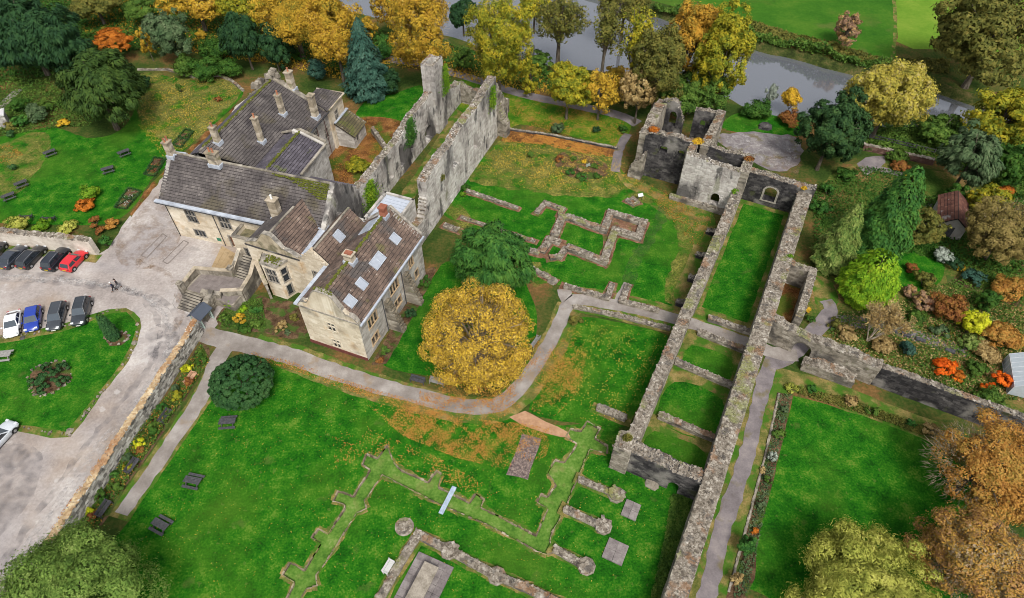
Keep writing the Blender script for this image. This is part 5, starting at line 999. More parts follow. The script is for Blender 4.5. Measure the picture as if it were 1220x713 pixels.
hpart('bay_parapet', b, DRESSED); mossy(e(-9.2, PV - .8, 6.2), e(-6.9, PV - .8, 6.2), 1.2)
# roof terrace left of the porch wing: flat roof behind a parapet
b = MB(); FM.box(b, 12.0, 17.2, -2.4, -.02, 4.3, 4.5); hpart('terrace_roof', b, pm('mossy_flat_roof', [(0, (.07, .065, .04)), (.5, (.14, .125, .07)), (1, (.22, .19, .12))], scale=1.2, rough=1))
hwall(m(12.0, -2.6), m(17.3, -2.6), 5.2, wins=[(1.4, 1.0, 2.0, 1.4, 2, 1)], name='terrace_wall', seed=50, mat=ASHLAR, t=.35); hwall(m(12.0, -.02), m(12.0, -2.6), 5.2, name='terrace_wall', seed=51, t=.35)
strip(m(11.9, -2.45, 5.26), m(17.3, -2.45, 5.26), .5, .12, STONE, 'parapet_coping'); strip(m(12.15, -.1, 5.26), m(12.15, -2.2, 5.26), .5, .12, STONE, 'parapet_coping')
# --- flat-roofed annexe with white standing-seam roof
FV0, FV1, FU0, FU1, FZ = 16.4, 22.6, -.9, 3.75, 6.4
hwall(e(FU1, FV0), e(FU1, FV1), FZ + .3, wins=[(1.6, .9, 2.2, 1.5, 2, 1), (3.8, .9, 2.2, 1.5, 2, 1)], name='annexe_wall', mat=ASHLAR_GREY, seed=53, t=.35); hwall(e(FU0, FV0), e(FU1, FV0), FZ + .3, name='annexe_wall', mat=ASHLAR_GREY, seed=54, t=.35); hwall(e(FU1, FV1), e(FU0, FV1), FZ + .3, name='annexe_wall', mat=ASHLAR_GREY, seed=55, t=.35); hwall(e(FU0, FV1), e(FU0, FV0), FZ + .3, name='annexe_wall', mat=STONE_PALE, seed=56, t=.35)
b = MB(); FE.box(b, FU0 + .35, FU1 - .35, FV0 + .35, FV1 - .35, FZ - .3, FZ - .1); rf = hpart('annexe_roof', b, SLATE_BLUE); kk = 9
WM = flat('white_roof_metal', (.42, .455, .515), rough=.45)
for i in range(kk):
    v0 = FV0 + .36 + (FV1 - FV0 - .72) * i / kk; v1 = FV0 + .36 + (FV1 - FV0 - .72) * (i + 1) / kk; b = MB(); FE.box(b, FU0 + .4, FU1 - .4, v0 + .06, v1 - .10, FZ - .095, FZ - .03); FE.box(b, FU0 + .4, FU1 - .4, v1 - .10, v1 - .03, FZ - .09, FZ + .08); b.xf(HO).build('roof_sheet', WM, rf)
# front steps and terrace belong to the house
def fbox(b, u0, u1, v0, v1, z0, z1, j=.01): FE.box(b, u0, u1, v0, v1, z0, z1, j)
PAVE = pm('terrace_paving', [(0, (.10, .085, .08)), (.5, (.165, .14, .13)), (1, (.24, .21, .19))], scale=.8, island=.4, rough=.9, spec=.15, fine=.3)
STEPM = pm('step_stone', [(0, (.03, .026, .023)), (.5, (.055, .048, .042)), (1, (.09, .08, .07))], scale=1, island=.3, rough=.9)
STAIR = empty('entrance_stair', e(-16, 2, 0)); tag(STAIR, 'stone entrance stair with landing, balustrade and two flights in front of the house', 'steps')
SO = Matrix.Translation(-e(-16, 2, 0))
def sp(name, b, mat, parent=None): return b.xf(SO).build(name, mat, parent or STAIR)
b = MB(); fbox(b, -19.6, -11.9, .6, 4.9, -.1, 1.28); land = sp('landing', b, STONE)
for i in range(8):
    for j in range(5):
        b = MB(); fbox(b, -19.3 + i * .9, -19.3 + i * .9 + .88, .7 + j * .82, .7 + j * .82 + .8, 1.281, 1.31 + random.uniform(0, .008), 0); sp('paving_stone', b, PAVE, land)
for i in range(7):
    b = MB(); fbox(b, -19.4, -16.6, -1.75 + i * .335, -1.75 + i * .335 + .36 if i < 6 else .62, -.05, .18 * (i + 1) - .04, .004); st_ = sp('step', b, STEPM); b = MB(); fbox(b, -19.42, -16.58, -1.75 + i * .335, -1.75 + i * .335 + .30, .18 * (i + 1) - .039, .18 * (i + 1) + .002, .004); sp('tread', b, STONE, st_)
for i in range(9):
    b = MB(); fbox(b, -14.8, -12.5, 4.9 + i * .31, 4.9 + i * .31 + .33, .2, 1.26 + .19 * (i + 1), .004); st_ = sp('step', b, STEPM); b = MB(); fbox(b, -14.78, -12.52, 4.9 + i * .31 - .005, 4.9 + i * .31 + .27, 1.261 + .19 * (i + 1), 1.305 + .19 * (i + 1), .004); sp('tread', b, STONE, st_)
def parapet(pts, z0, z1, t=.38, name='balustrade'):
    P = [e(*p[:2]) for p in pts]; b = MB(); zz = [p[2] for p in pts]
    for i, (a_, c_) in enumerate(zip(P, P[1:])):
        d = (c_ - a_); L = d.length; d.normalize(); n = Vector((-d.y, d.x, 0)); k_ = max(1, int(L / .6))
        for q in range(k_):
            for r_ in range(3):
                za, zb = zz[i] + (zz[i + 1] - zz[i]) * q / k_, zz[i] + (zz[i + 1] - zz[i]) * (q + 1) / k_; l0 = a_ + d * L * q / k_; l1 = a_ + d * (L * (q + 1) / k_ - .012); h0 = -.05 + (za + .05) * r_ / 3; h1 = -.05 + (za + .05) * (r_ + 1) / 3 - .012; g0 = -.05 + (zb + .05) * r_ / 3; g1 = -.05 + (zb + .05) * (r_ + 1) / 3 - .012
                t2 = t / 2 + random.uniform(-.01, .01); up = Vector((0, 0, 1)); b.hexa([l0 - n * t2 + up * h0, l1 - n * t2 + up * g0, l1 + n * t2 + up * g0, l0 + n * t2 + up * h0, l0 - n * t2 + up * h1, l1 - n * t2 + up * g1, l1 + n * t2 + up * g1, l0 + n * t2 + up * h1])
    w_ = sp(name, b, STONE); b = MB()
    for i, (a_, c_) in enumerate(zip(P, P[1:])):
        d = (c_ - a_); L = d.length; d.normalize(); n = Vector((-d.y, d.x, 0)); up = Vector((0, 0, 1)); a2 = a_ + d * (.0 if i == 0 else .27)
        za, zb = zz[i] + .004 * i, zz[i + 1] + .004 * i; b.hexa([a2 - n * .27 + up * za, c_ + d * .25 - n * .27 + up * zb, c_ + d * .25 + n * .27 + up * zb, a2 + n * .27 + up * za, a2 - n * .27 + up * (za + .14), c_ + d * .25 - n * .27 + up * (zb + .14), c_ + d * .25 + n * .27 + up * (zb + .14), a2 + n * .27 + up * (za + .14)])
    sp('coping', b, CHIM, w_)
parapet([(-19.6, .2, 2.2), (-20.0, 3.6, 2.25), (-15.1, 4.9, 2.3), (-15.1, 7.3, 4.0)], 0, 0)
parapet([(-12.3, 7.3, 4.1), (-12.0, 5.2, 2.6), (-11.7, 2.6, 2.3), (-14.0, 1.6, 2.2)], 0, 0)
parapet([(-12.3, 6.9, 4.2), (-8.9, 4.2, 3.0)], 0, 0, .3)
b = MB(); k_ = 0
for p_, q_ in (((-16.4, .5), (-14.2, 1.3)), ((-15.3, 1.0), (-14.6, -2.2))): masonry(b, e(*p_), e(*q_), .7, hprof([(0, 2.3), (3.2, 1.7)], .2, 9), bl=(.25, .5), bh=(.18, .3))
sp('rubble_wing_wall', b, STONE)
for u0, v0, h_ in ((-19.55, .3, 2.75), (-15.15, 5.0, 2.8)):
    b = MB(); fbox(b, u0 - .3, u0 + .3, v0 - .3, v0 + .3, 0, h_); pp = sp('pier', b, STONE); b = MB(); fbox(b, u0 - .38, u0 + .38, v0 - .38, v0 + .38, h_, h_ + .13); fbox(b, u0 - .2, u0 + .2, v0 - .2, v0 + .2, h_ + .13, h_ + .4); sp('pier_cap', b, STONE, pp)
b = MB()
for s_ in (-19.75,): b.tube([e(s_, .2, 2.0), e(s_, -1.8, .95), e(s_, -1.8, 0)], .025, 6); b.tube([e(s_, -.8, 1.4), e(s_, -.8, .3)], .02, 6)
sp('handrail', b, GREYWOOD)
# sunken paved yard in front of the main range
yard = [m(7.2, -.3), m(15.0, -2.7), e(-15.4, 5.4), e(-19.6, 4.6)]
o = sheet('paved_yard', yard, Z5 + .03, G_FLAG, px=False, smooth=False, jit=0)
# lychgate-like shelter at the foot of the stair
b = MB(); SH = empty('gate_shelter', e(-14.6, -2.3, 0), FE.a); tag(SH, 'small blue-grey roofed gate shelter with pale green railings at the stair foot', 'shelter')
b.ab(-1.0, 0, -.9, .9, 2.0, 2.06); b = MB()
for sx in (-.75, .75):
    for sy in (-.9, .9): q = MB(); q.ab(sx - .06, sx + .06, sy - .06, sy + .06, 0, 2.0); q.build('post', pm('pale_green_paint', [(0, (.28, .36, .32)), (1, (.44, .54, .48))], scale=2, rough=.6), SH)
BR_ = flat('blue_grey_roof', (.05, .062, .085), rough=.6)
for sx in (-1, 1):
    q = MB(); q.hexa([(sx * 1.05, -1.2, 1.85), (sx * 1.05, 1.2, 1.85), (0, 1.2, 2.6), (0, -1.2, 2.6), (sx * 1.05, -1.2, 1.93), (sx * 1.05, 1.2, 1.93), (0, 1.2, 2.68), (0, -1.2, 2.68)]); q.build('roof_slope', BR_, SH)
for sy in (-.9, .9):
    for k_ in range(5): q = MB(); q.ab(-.6 + k_ * .3 - .025, -.6 + k_ * .3 + .025, sy - .02, sy + .02, .15, 1.0); q.build('baluster', MATS['pale_green_paint'], SH)
    for z_ in (.1, 1.0): q = MB(); q.ab(-.7, .7, sy - .035, sy + .035, z_, z_ + .07); q.build('rail', MATS['pale_green_paint'], SH)
# courtyard wall behind the lean-to
ruin('courtyard_wall', 'low grey wall closing the leafy courtyard behind the house', 'wall', [dict(p0=m(16.5, 31.3), p1=e(-6.3, 35.2), t=.5, h=1.2)], STONE, capsize=(.1, .18))
# ------------------------------------------------------------------ vegetation
def leaf_cloud(C, Nn, size, stretch=1.0, axis=None, fold=True):
    """quads at centres C with normals Nn; returns verts, faces"""
    n = len(C); Nn = Nn / np.maximum(np.linalg.norm(Nn, axis=1, keepdims=True), 1e-6)
    if axis is None: rnd = rng.normal(size=(n, 3))
    else: rnd = axis + rng.normal(size=(n, 3)) * .35
    T = rnd - (rnd * Nn).sum(1, keepdims=True) * Nn; T /= np.maximum(np.linalg.norm(T, axis=1, keepdims=True), 1e-6)
    B = np.cross(Nn, T); s = (size * rng.uniform(.6, 1.35, size=(n, 1)))
    T = T * s * stretch; B = B * s * .62
    # a pointed leaf spray
    V = np.stack([C - T * .55 - B * 1.15, C - T * .55 + B * 1.15, C + T * 1.25], axis=1).reshape(-1, 3)
    F = np.arange(n * 3, dtype=np.int32).reshape(-1, 3)
    return V, F
def unit(n):
    v = rng.normal(size=(n, 3)); return v / np.linalg.norm(v, axis=1, keepdims=True)
def crown_pts(a, c, nleaf, clumps=40, cr=.3, hollow=.55, flat_=0.0, bottom=-.75, tight=False):
    """crown of several lobes; each lobe carries clumps, each clump a puff of leaves with a ragged edge, so sky and branches show between"""
    if tight:
        L = np.zeros((1, 3)); lr = np.ones(1)
    else:
        k = int(rng.integers(7, 11)); L = unit(k * 4); L = L[L[:, 2] > (-.45 if bottom > -.85 else -1)][:k] * rng.uniform(.30, .56, size=(k, 1)); L = np.vstack([L, [[0, 0, .12]]]); lr = rng.uniform(.40, .60, len(L)); lr[-1] = .62
    li = rng.integers(0, len(L), clumps * 3); d = unit(clumps * 3)
    rad_ = rng.uniform(min(hollow + .25, .92), 1.0, len(li))
    if tight: rad_ = np.where(rng.random(len(li)) < .28, rng.uniform(.55, .8, len(li)), rad_)
    else: rad_ = np.where(rng.random(len(li)) < .15, rng.uniform(.4, .8, len(li)), rad_)
    cc = L[li] + d * (lr[li] * rad_)[:, None]; nrm = np.linalg.norm(cc, axis=1)
    ok = (cc[:, 2] > bottom) & (nrm > min(hollow * .8, .6)) & (nrm < 1.06); cc = cc[ok][:clumps]; d = (cc / np.maximum(np.linalg.norm(cc, axis=1, keepdims=True), .01)); k = len(cc)
    crr = cr * rng.uniform(.5, 1.25, size=(k, 1)) * (.62 if not tight else .8)
    per = np.maximum(3, (nleaf * (crr[:, 0] ** 2) / (crr[:, 0] ** 2).sum()).astype(int)); idx = np.repeat(np.arange(k), per); n = len(idx)
    u = unit(n); flip = ((u * d[idx]).sum(1) < -.2) & (rng.random(n) < .75); u[flip] *= -1
    rr = np.where(rng.random((n, 1)) < .87, rng.uniform(.72, 1.04, (n, 1)), rng.uniform(1.0, 1.5, (n, 1))) if not tight else rng.uniform(.7, 1.08, (n, 1))
    P = cc[idx] + u * crr[idx] * rr * np.array([1, 1, .75])
    Nn = u * .95 + d[idx] * .25 + unit(n) * .42; Nn[:, 2] += .2
    P = P * np.array([a, a, c]); return P, Nn, cc * np.array([a, a, c])
def limbs(mb, base_h, zc, cc, a, trunk_r, nl=9, sides=6, lean=(0, 0)):
    top = Vector((lean[0], lean[1], zc)); mb.tube([(0, 0, -.15), (lean[0] * .2, lean[1] * .2, base_h * .5), (lean[0] * .5, lean[1] * .5, base_h), top], [trunk_r * 1.25, trunk_r, trunk_r * .85, trunk_r * .4], sides + 2)
    sel = rng.permutation(len(cc))[:nl]
    for i in sel:
        q = Vector(cc[i]) + Vector((0, 0, zc)); s = Vector((lean[0] * .5, lean[1] * .5, base_h)).lerp(top, random.uniform(.0, .8)); mid = s.lerp(q, .5) + Vector((0, 0, .08 * a)); mb.tube([s, mid, q], [trunk_r * .42, trunk_r * .26, trunk_r * .1], 5)
def loc_crown(cx, cy, rx, ry, clear=.0, sink=None):
    """survey: crown centre pixel + half sizes in pixels -> base point, radius a, half height c, centre height"""
    zc = 4.0
    for _ in range(12):
        p = at(cx, cy, zc); s = px_scale(p); a = rx * s
        dist = math.hypot(p.x, p.y); ph = math.atan2(CAM_H - zc, dist); hh_ = (ry * s)
        c2 = hh_ ** 2 - (a * math.sin(ph)) ** 2; c = math.sqrt(max(c2, (.45 * a) ** 2)) / math.cos(ph) if c2 > 0 else .55 * a
        c = max(.5 * a, min(c, 2.2 * a)); zc = clear + c * .95
    return at(cx, cy, zc), a, c, zc
NTRI = [0]
TWIG = pm('grey_twigs', [(0, (.10, .075, .05)), (.5, (.20, .16, .11)), (1, (.34, .28, .20))], scale=2, island=.6, rough=.9, spec=.1)
def tree(name, label, cat, cx, cy, rx, ry, leaf, clear=1.5, dens=1.0, size=.24, clumps=None, cr=.3, bark=BARK, group=None, hollow=.5, nl=9, stretch=1.15, axis=None, trunk=None, leafmax=26000, bottom=-.75, sparse=False, twigs=0, twigmat=None, tight=False):
    p, a, c, zc = loc_crown(cx, cy, rx, ry, clear)
    area = 4 * math.pi * ((a * a * 2 + c * c) / 3 if False else (a * c * 2 + a * a) / 3)
    n = int(min(leafmax, dens * area / (size * size) * 1.9)); clumps = clumps or int(min(150, max(22, area / 2.4)))
    clumps = int(clumps * (1.9 if not tight else 1)); P, Nn, cc = crown_pts(a, c, n, clumps, cr if clumps < 60 else cr * .8, hollow, bottom=bottom, tight=tight)
    ax = None
    if axis == 'down': ax = P * np.array([.8, .8, 0]) / max(a, .1) + np.array([0, 0, -1.0])
    V, F = leaf_cloud(P, Nn, size, stretch, ax)
    V[:, 2] += zc
    V[:, 2] = np.maximum(V[:, 2], .03 + rng.uniform(0, .1, len(V)))
    root = empty(name, (p.x, p.y, 0)); tag(root, label, cat, group)
    link('crown', mesh_np('crown', V, F3=F), root, LF[leaf]); NTRI[0] += len(F)
    mb = MB(); limbs(mb, max(.3, zc - c * .7), zc + c * .2, cc, a, trunk or max(.05, .055 * a), nl); mb.build('trunk', bark, root)
    if twigs:
        d = unit(twigs * 2); d = d[d[:, 2] > -.5][:twigs]; k = len(d); C = d * rng.uniform(.45, .80, (k, 1)) * np.array([a, a, c]) + np.array([0, 0, zc]); Vt, Ft = leaf_cloud(C, np.cross(d, unit(k)) + 1e-3, .026, rng.uniform(9, 15), d * np.array([1, 1, 1.3])); Vt[:, 2] = np.maximum(Vt[:, 2], .05); tw = link('twigs', mesh_np('twigs', Vt, F3=Ft), root, twigmat or TWIG); tw['kind'] = 'stuff'; NTRI[0] += len(Ft)
    return root
def shrub(label, cx, cy, rx, ry, leaf, size=.14, dens=.9, name='shrub', cat='shrub', group=None, cr=.38, clumps=None, stretch=1.1, axis=None):
    p, a, c, zc = loc_crown(cx, cy, rx, ry, 0.0); area = 4 * math.pi * (a * c * 2 + a * a) / 3
    n = int(min(9000, dens * area / (size * size) * 1.5)); P, Nn, cc = crown_pts(a, c, n, clumps or int(min(80, max(16, area * 1.6))), cr, .4, bottom=-.45, tight=name in ('box_ball', 'hedge'))
    ax = None
    if axis == 'up': ax = np.tile([0, 0, 1.0], (len(P), 1)) + P * np.array([.7, .7, 0]) / max(a, .1); Nn = Nn * np.array([1, 1, .2])
    V, F = leaf_cloud(P, Nn, size, stretch, ax); V[:, 2] += zc * .82; V[:, 2] = np.maximum(V[:, 2], .03 + rng.uniform(0, .08, len(V)))
    root = empty(name, (p.x, p.y, 0)); tag(root, label, cat, group); link('foliage', mesh_np('foliage', V, F3=F), root, LF[leaf]); NTRI[0] += len(F)
    mb = MB()
    for k in range(4):
        t = k * 1.57 + random.random(); mb.tube([(0, 0, -.05), (.25 * a * math.cos(t), .25 * a * math.sin(t), zc * .5), (.5 * a * math.cos(t), .5 * a * math.sin(t), zc * .95)], [.05, .035, .012], 5)
    mb.build('stem', BARK, root)
    return root
def cone(name, label, cat, base, apex, half, leaf, size=.22, dens=1.0, shape=.9, lump=.12, group=None, stretch=1.3, belly=.12, rings=None):
    """conical evergreen: base and apex pixels give height; half = half width in pixels"""
    g = at(*base); h = min(np.arange(1, 30, .1), key=lambda z: (at(*apex, z).xy - g.xy).length); a = half * px_scale(g + Vector((0, 0, h / 3)))
    area = math.pi * a * math.hypot(a, h); n = int(min(22000, dens * area / size ** 2 * 2.6)); t = 1 - np.sqrt(rng.random(n)); t = t * .995
    an = rng.uniform(0, 2 * math.pi, n); prof = np.where(t < belly, .72 + .28 * t / belly, ((1 - t) / (1 - belly)) ** shape)
    lum = 1 + lump * np.sin(an * 5 + t * 23) + lump * .8 * np.sin(an * 9 - t * 31 + 2) + (rng.random(n) - .5) * .18
    if rings: lum *= 1 + .12 * np.sin(t * rings * 6.28)
    r = a * prof * lum * np.where(rng.random(n) < .25, rng.uniform(.6, .95, n), 1); P = np.column_stack([r * np.cos(an), r * np.sin(an), .1 + t * h])
    Nn = np.column_stack([np.cos(an), np.sin(an), np.full(n, .7)]) + unit(n) * .5; ax = np.column_stack([np.cos(an), np.sin(an), np.full(n, -.15)])
    V, F = leaf_cloud(P, Nn, size, stretch, ax); V[:, 2] = np.maximum(V[:, 2], .03)
    root = empty(name, (g.x, g.y, 0)); tag(root, label, cat, group); link('crown', mesh_np('crown', V, F3=F), root, LF[leaf]); NTRI[0] += len(F)
    mb = MB(); mb.tube([(0, 0, -.1), (0, 0, h * .5), (0, 0, h * .97)], [max(.08, a * .09), a * .05 + .03, .02], 7)
    for k in range(14): t_ = .08 + .8 * k / 14; an_ = k * 2.4; rr = a * .7 * (1 - t_); mb.tube([(0, 0, t_ * h), (rr * math.cos(an_), rr * math.sin(an_), t_ * h + .1)], [.04, .012], 4)
    mb.build('trunk', BARK, root)
    return root
GT = 'trees along the river belt'
T = tree
# top left garden
T('evergreen_tree', 'huge dark evergreen filling the top left corner', 'tree', 28, 38, 52, 52, 'dark', 1, 1.0, .26, axis='down', stretch=1.6)
T('evergreen_tree', 'dark evergreen tree between the corner tree and the broad yew', 'tree', 76, 60, 34, 48, 'dark', 1, 1.0, .24, axis='down', stretch=1.6)
T('yew_tree', 'broad dense yew tree standing on the terrace lawn edge', 'tree', 118, 112, 55, 50, 'yew', .4, 1.15, .22, axis='down', stretch=1.7, clumps=150, hollow=.6)
T('maple_tree', 'orange maple dome behind the broad yew', 'tree', 133, 52, 27, 18, 'orange', 1, 1.2, .17)
T('small_tree', 'slim bright yellow tree behind the terrace lawn', 'tree', 174, 52, 9, 19, 'yellow', .5, 1, .16)
T('holly_tree', 'rounded grey-green tree in the top left shrubbery', 'tree', 203, 43, 28, 32, 'greygreen', .6, 1.1, .19)
shrub('bright yellow small bush beyond the rhododendrons', 239, 40, 7, 7, 'yellow')
shrub('dark green shrub left of the yew hollow with light speckles', 218, 76, 16, 15, 'mid', .15, name='rhododendron'); shrub('round olive green rhododendron behind the terrace lawn', 243, 80, 20, 16, 'green', .15, name='rhododendron'); shrub('green rhododendron beside the ruined rear gable', 273, 80, 16, 14, 'green', .15, name='rhododendron')
shrub('spreading dark shrub beneath the yellow bush', 255, 57, 20, 16, 'green', .16)
T('evergreen_tree', 'black-green conifer behind the rear gable, left of a pair', 'tree', 290, 48, 27, 36, 'dark', .3, 1, .22, axis='down', stretch=1.5); T('evergreen_tree', 'black-green conifer behind the rear gable, right of a pair', 'tree', 325, 56, 24, 30, 'dark', .3, 1, .22, axis='down', stretch=1.5)
shrub('blue-green rounded shrub behind the north chimneys', 375, 82, 14, 15, 'blue', .15); shrub('small dark shrub left of the blue-green rounded shrub', 356, 66, 9, 7, 'green', .14)
shrub('dark small bush at the yew foot on the terrace lawn', 172, 97, 9, 9, 'dark', .12); shrub('thin young shrub on the leafy terrace lawn', 213, 104, 4, 7, 'mid', .1); shrub('tiny brown shrub on the leafy terrace lawn', 259, 118, 5, 4, 'russet', .1)
shrub('yellow-green rounded shrub on the terrace lawn above the parked cars', 106, 228, 13, 11, 'ivy', .13); shrub('rust-coloured low bush under the yellow-green terrace shrub', 102, 242, 14, 5, 'orange', .11)
for lb, x, y, rx, ry, lf in (('dark clipped bush at the left edge of the terrace lawn', 14, 199, 6, 5, 'box'), ('small dark bush by the stone gateway', 12, 159, 5, 5, 'box'), ('green shrub under the dark evergreens near the gateway', 22, 124, 12, 10, 'green'), ('purple-grey shrub under the broad yew', 43, 133, 15, 12, 'greygreen'), ('bright green low shrub beside the purple-grey shrub', 24, 143, 11, 8, 'leyland'), ('yellow leaf bush at the foot of the broad yew', 76, 146, 9, 5, 'gold'), ('yellowish shrub next to the stone gateway', 12, 148, 8, 6, 'olive'), ('lime shrub tucked under the yew', 58, 126, 8, 8, 'mid')): shrub(lb, x, y, rx, ry, lf, .13)
# belt of trees along the river
T('beech_tree', 'golden beech at the top edge above the rounded grey-green tree', 'tree', 232, 0, 42, 26, 'yellow', 3, .6, .2, group=GT); T('beech_tree', 'yellow beech at the top edge left of the grey river glimpse', 'tree', 290, 2, 46, 30, 'yellowgreen', 3, .7, .2, group=GT)
T('beech_tree', 'broad golden beech behind the black-green conifers', 'tree', 348, 18, 56, 42, 'yellow', 3, .75, .16, twigs=900, group=GT); T('beech_tree', 'tall golden beech reaching down towards the blue-green shrub', 'tree', 398, 40, 38, 52, 'yellow', 2.5, .8, .16, twigs=900, group=GT)
T('oak_tree', 'mixed olive tree at the top edge left of the orange maple', 'tree', 112, 2, 34, 18, 'olive', 2, .9, .22, group=GT); T('oak_tree', 'brown-green tree at the top edge above the orange maple', 'tree', 170, 8, 28, 16, 'mid', 1.5, .9, .2, group=GT)
cone('spruce_tree', 'tall blue-green spruce with pointed top behind the courtyard', 'tree', (441, 112), (424, 20), 25, 'blue', .24, 1.1, .75, .14, rings=9)
shrub('dark shrub to the right of the blue-green spruce', 462, 93, 14, 20, 'dark', .18); shrub('bright green shrub behind the blue-green spruce', 455, 55, 12, 18, 'leyland', .18)
T('beech_tree', 'large golden beech left of the chimney shaft of the ruins', 'tree', 503, 38, 44, 60, 'yellow', 3.0, .75, .16, twigs=1200, group=GT); T('beech_tree', 'large yellow beech behind the end of the tall pale wall', 'tree', 594, 46, 42, 66, 'yellowgreen', 3.0, .75, .16, twigs=1200, group=GT)
T('beech_tree', 'golden tree at the top edge left of the large golden beech', 'tree', 470, 8, 30, 34, 'yellow', 3, .6, .22, group=GT); T('holly_tree', 'dark evergreen between the two large yellow beeches', 'tree', 551, 14, 20, 24, 'dark', 1, .9, .2, group=GT)
T('beech_tree', 'yellow tree at the top edge beside the bare riverside alder', 'tree', 637, 8, 24, 22, 'yellowgreen', 2, .7, .22, group=GT)
T('alder_tree', 'half-bare alder with many upright stems at the river edge', 'tree', 667, 28, 38, 44, 'olive', 3, .28, .2, group=GT, bark=BARK, nl=34, hollow=.3, trunk=.4)
T('maple_tree', 'small yellow-green maple beside the riverside path', 'tree', 677, 107, 31, 34, 'yellowgreen', 1.0, 1.1, .2)
T('ash_tree', 'tall thin half-bare tree in front of the river, left of a pair', 'tree', 722, 42, 24, 62, 'olive', 4.5, .22, .2, group=GT, nl=30, hollow=.25, trunk=.33); T('ash_tree', 'tall thin half-bare tree in front of the river, right of a pair', 'tree', 757, 50, 26, 60, 'yellowgreen', 4.5, .28, .2, group=GT, nl=30, hollow=.25, trunk=.33)
T('beech_tree', 'low golden foliage tree beside the riverside path', 'tree', 716, 108, 26, 30, 'yellow', 1.5, .35, .17, group=GT, twigs=300); T('beech_tree', 'brown-gold tree behind the left ruined chamber', 'tree', 762, 110, 24, 36, 'straw', .8, .5, .18, group=GT)
T('oak_tree', 'olive tree overhanging the river behind the ruined chambers', 'tree', 786, 80, 36, 58, 'olive', 2, .7, .18, group=GT); T('maple_tree', 'tall orange-gold maple beside the yellow-green maple at the river', 'tree', 824, 54, 40, 52, 'orangegold', 3, .85, .18, group=GT); T('maple_tree', 'tall yellow-green maple beside the river, right of the orange-gold one', 'tree', 863, 74, 36, 62, 'yellowgreen', 1.5, .95, .18, group=GT); T('maple_tree', 'green undergrowth tree below the orange-gold maple', 'tree', 826, 108, 46, 34, 'mid', .5, .9, .18, group=GT)
T('beech_tree', 'olive-gold tree at the top edge between the half-bare trees and the river', 'tree', 745, 6, 34, 26, 'olive', 4, .5, .18, group=GT, nl=24); T('hazel_bush', 'golden low bush at the river edge below the tall half-bare pair', 'tree', 740, 92, 22, 16, 'yellow', .3, .5, .16, group=GT); T('hazel_bush', 'leafy golden bush between the alder and the yellow beech', 'tree', 632, 92, 14, 22, 'yellowgreen', .3, .6, .18, group=GT); T('hazel_bush', 'green bush under the half-bare alder', 'tree', 640, 75, 20, 14, 'mid', .3, .8, .18, group=GT); T('hazel_bush', 'green bush between the two yellow beeches', 'tree', 552, 70, 16, 18, 'mid', .3, .8, .18, group=GT); T('hazel_bush', 'brownish bush under the golden beeches by the spruce', 'tree', 440, 40, 14, 18, 'yellow', .3, .6, .18, group=GT)
# river side, right
shrub('round yellow shrub on the near river bank', 944, 117, 15, 16, 'gold', .15); shrub('pale feathery grass clump on the near river bank', 921, 110, 8, 10, 'silver', .13, stretch=2.5, axis='up'); shrub('low dark green hedge on the near river bank', 903, 127, 20, 9, 'green', .14); shrub('brown bracken mound beside the dark pine', 943, 140, 16, 7, 'russet', .12)
T('pine_tree', 'dark green pine beside the gravel yard', 'tree', 992, 158, 41, 50, 'pine', .6, 1.2, .17, clumps=150, hollow=.5, cr=.26, leafmax=40000); T('lime_tree', 'broad golden tree on the near river bank right of the dark pine', 'tree', 1062, 114, 54, 54, 'willowgold', 1.0, .9, .18, leafmax=36000)
T('hawthorn_bush', 'leafless purple-brown bush in the far field', 'tree', 1010, 34, 20, 22, 'pinkbrown', .3, .4, .16, nl=30); T('oak_tree', 'large olive oak on the far river bank', 'tree', 1180, 50, 72, 62, 'olive', .5, .9, .3)
T('oak_tree', 'green tree with yellow top at the right edge by the river', 'tree', 1195, 142, 46, 42, 'yellowgreen', 1, .9, .22); T('willow_tree', 'grey-green willow behind the garden shed', 'tree', 1158, 190, 36, 40, 'greygreen', 1, .9, .2, axis='down', stretch=1.6); T('laurel_tree', 'green tree at the right edge behind the willow', 'tree', 1212, 195, 30, 34, 'green', .6, .9, .2); T('hazel_bush', 'golden-green bush behind the garden shed', 'tree', 1178, 246, 28, 26, 'yellowgreen', .3, .9, .18)
T('birch_tree', 'big brown-olive tree at the right edge above the greenhouse', 'tree', 1200, 272, 44, 46, 'olivebrown', .8, .8, .14, nl=30, twigs=1500, leafmax=34000); T('hazel_bush', 'olive tree leaning over the garden shed roof', 'tree', 1097, 268, 29, 28, 'olive', .8, .9, .17); T('hazel_bush', 'green thicket between the golden tree and the willow', 'tree', 1120, 155, 32, 18, 'mid', .3, .8, .18); T('hazel_bush', 'dark undergrowth at the right edge below the willow', 'tree', 1140, 232, 16, 14, 'green', .2, .8, .17)
cone('cypress_tree', 'tall dense green cypress in the shrub garden', 'tree', (1040, 298), (1062, 186), 31, 'leyland', .2, 1.1, .55, .10); cone('cypress_tree', 'variegated yellow-green cypress beside the long east wall', 'tree', (988, 316), (1014, 236), 23, 'varieg', .18, 1.1, .7, .12)
cone('golden_cypress', 'lime green domed conifer behind the bare pale-stemmed tree', 'tree', (1026, 353), (1062, 304), 31, 'lime', .15, 1.2, .42, .07, belly=.25)
shrub('dark hedge behind the variegated cypress', 978, 246, 12, 9, 'leyland', .14, name='hedge', cat='hedge'); shrub('dark green shrub below the dark pine', 1008, 208, 14, 10, 'green', .14); shrub('green shrub at the corner of the long east wall', 988, 226, 10, 9, 'leyland', .14); shrub('leafy green shrub by the walled yard', 1070, 186, 14, 8, 'mid', .14)
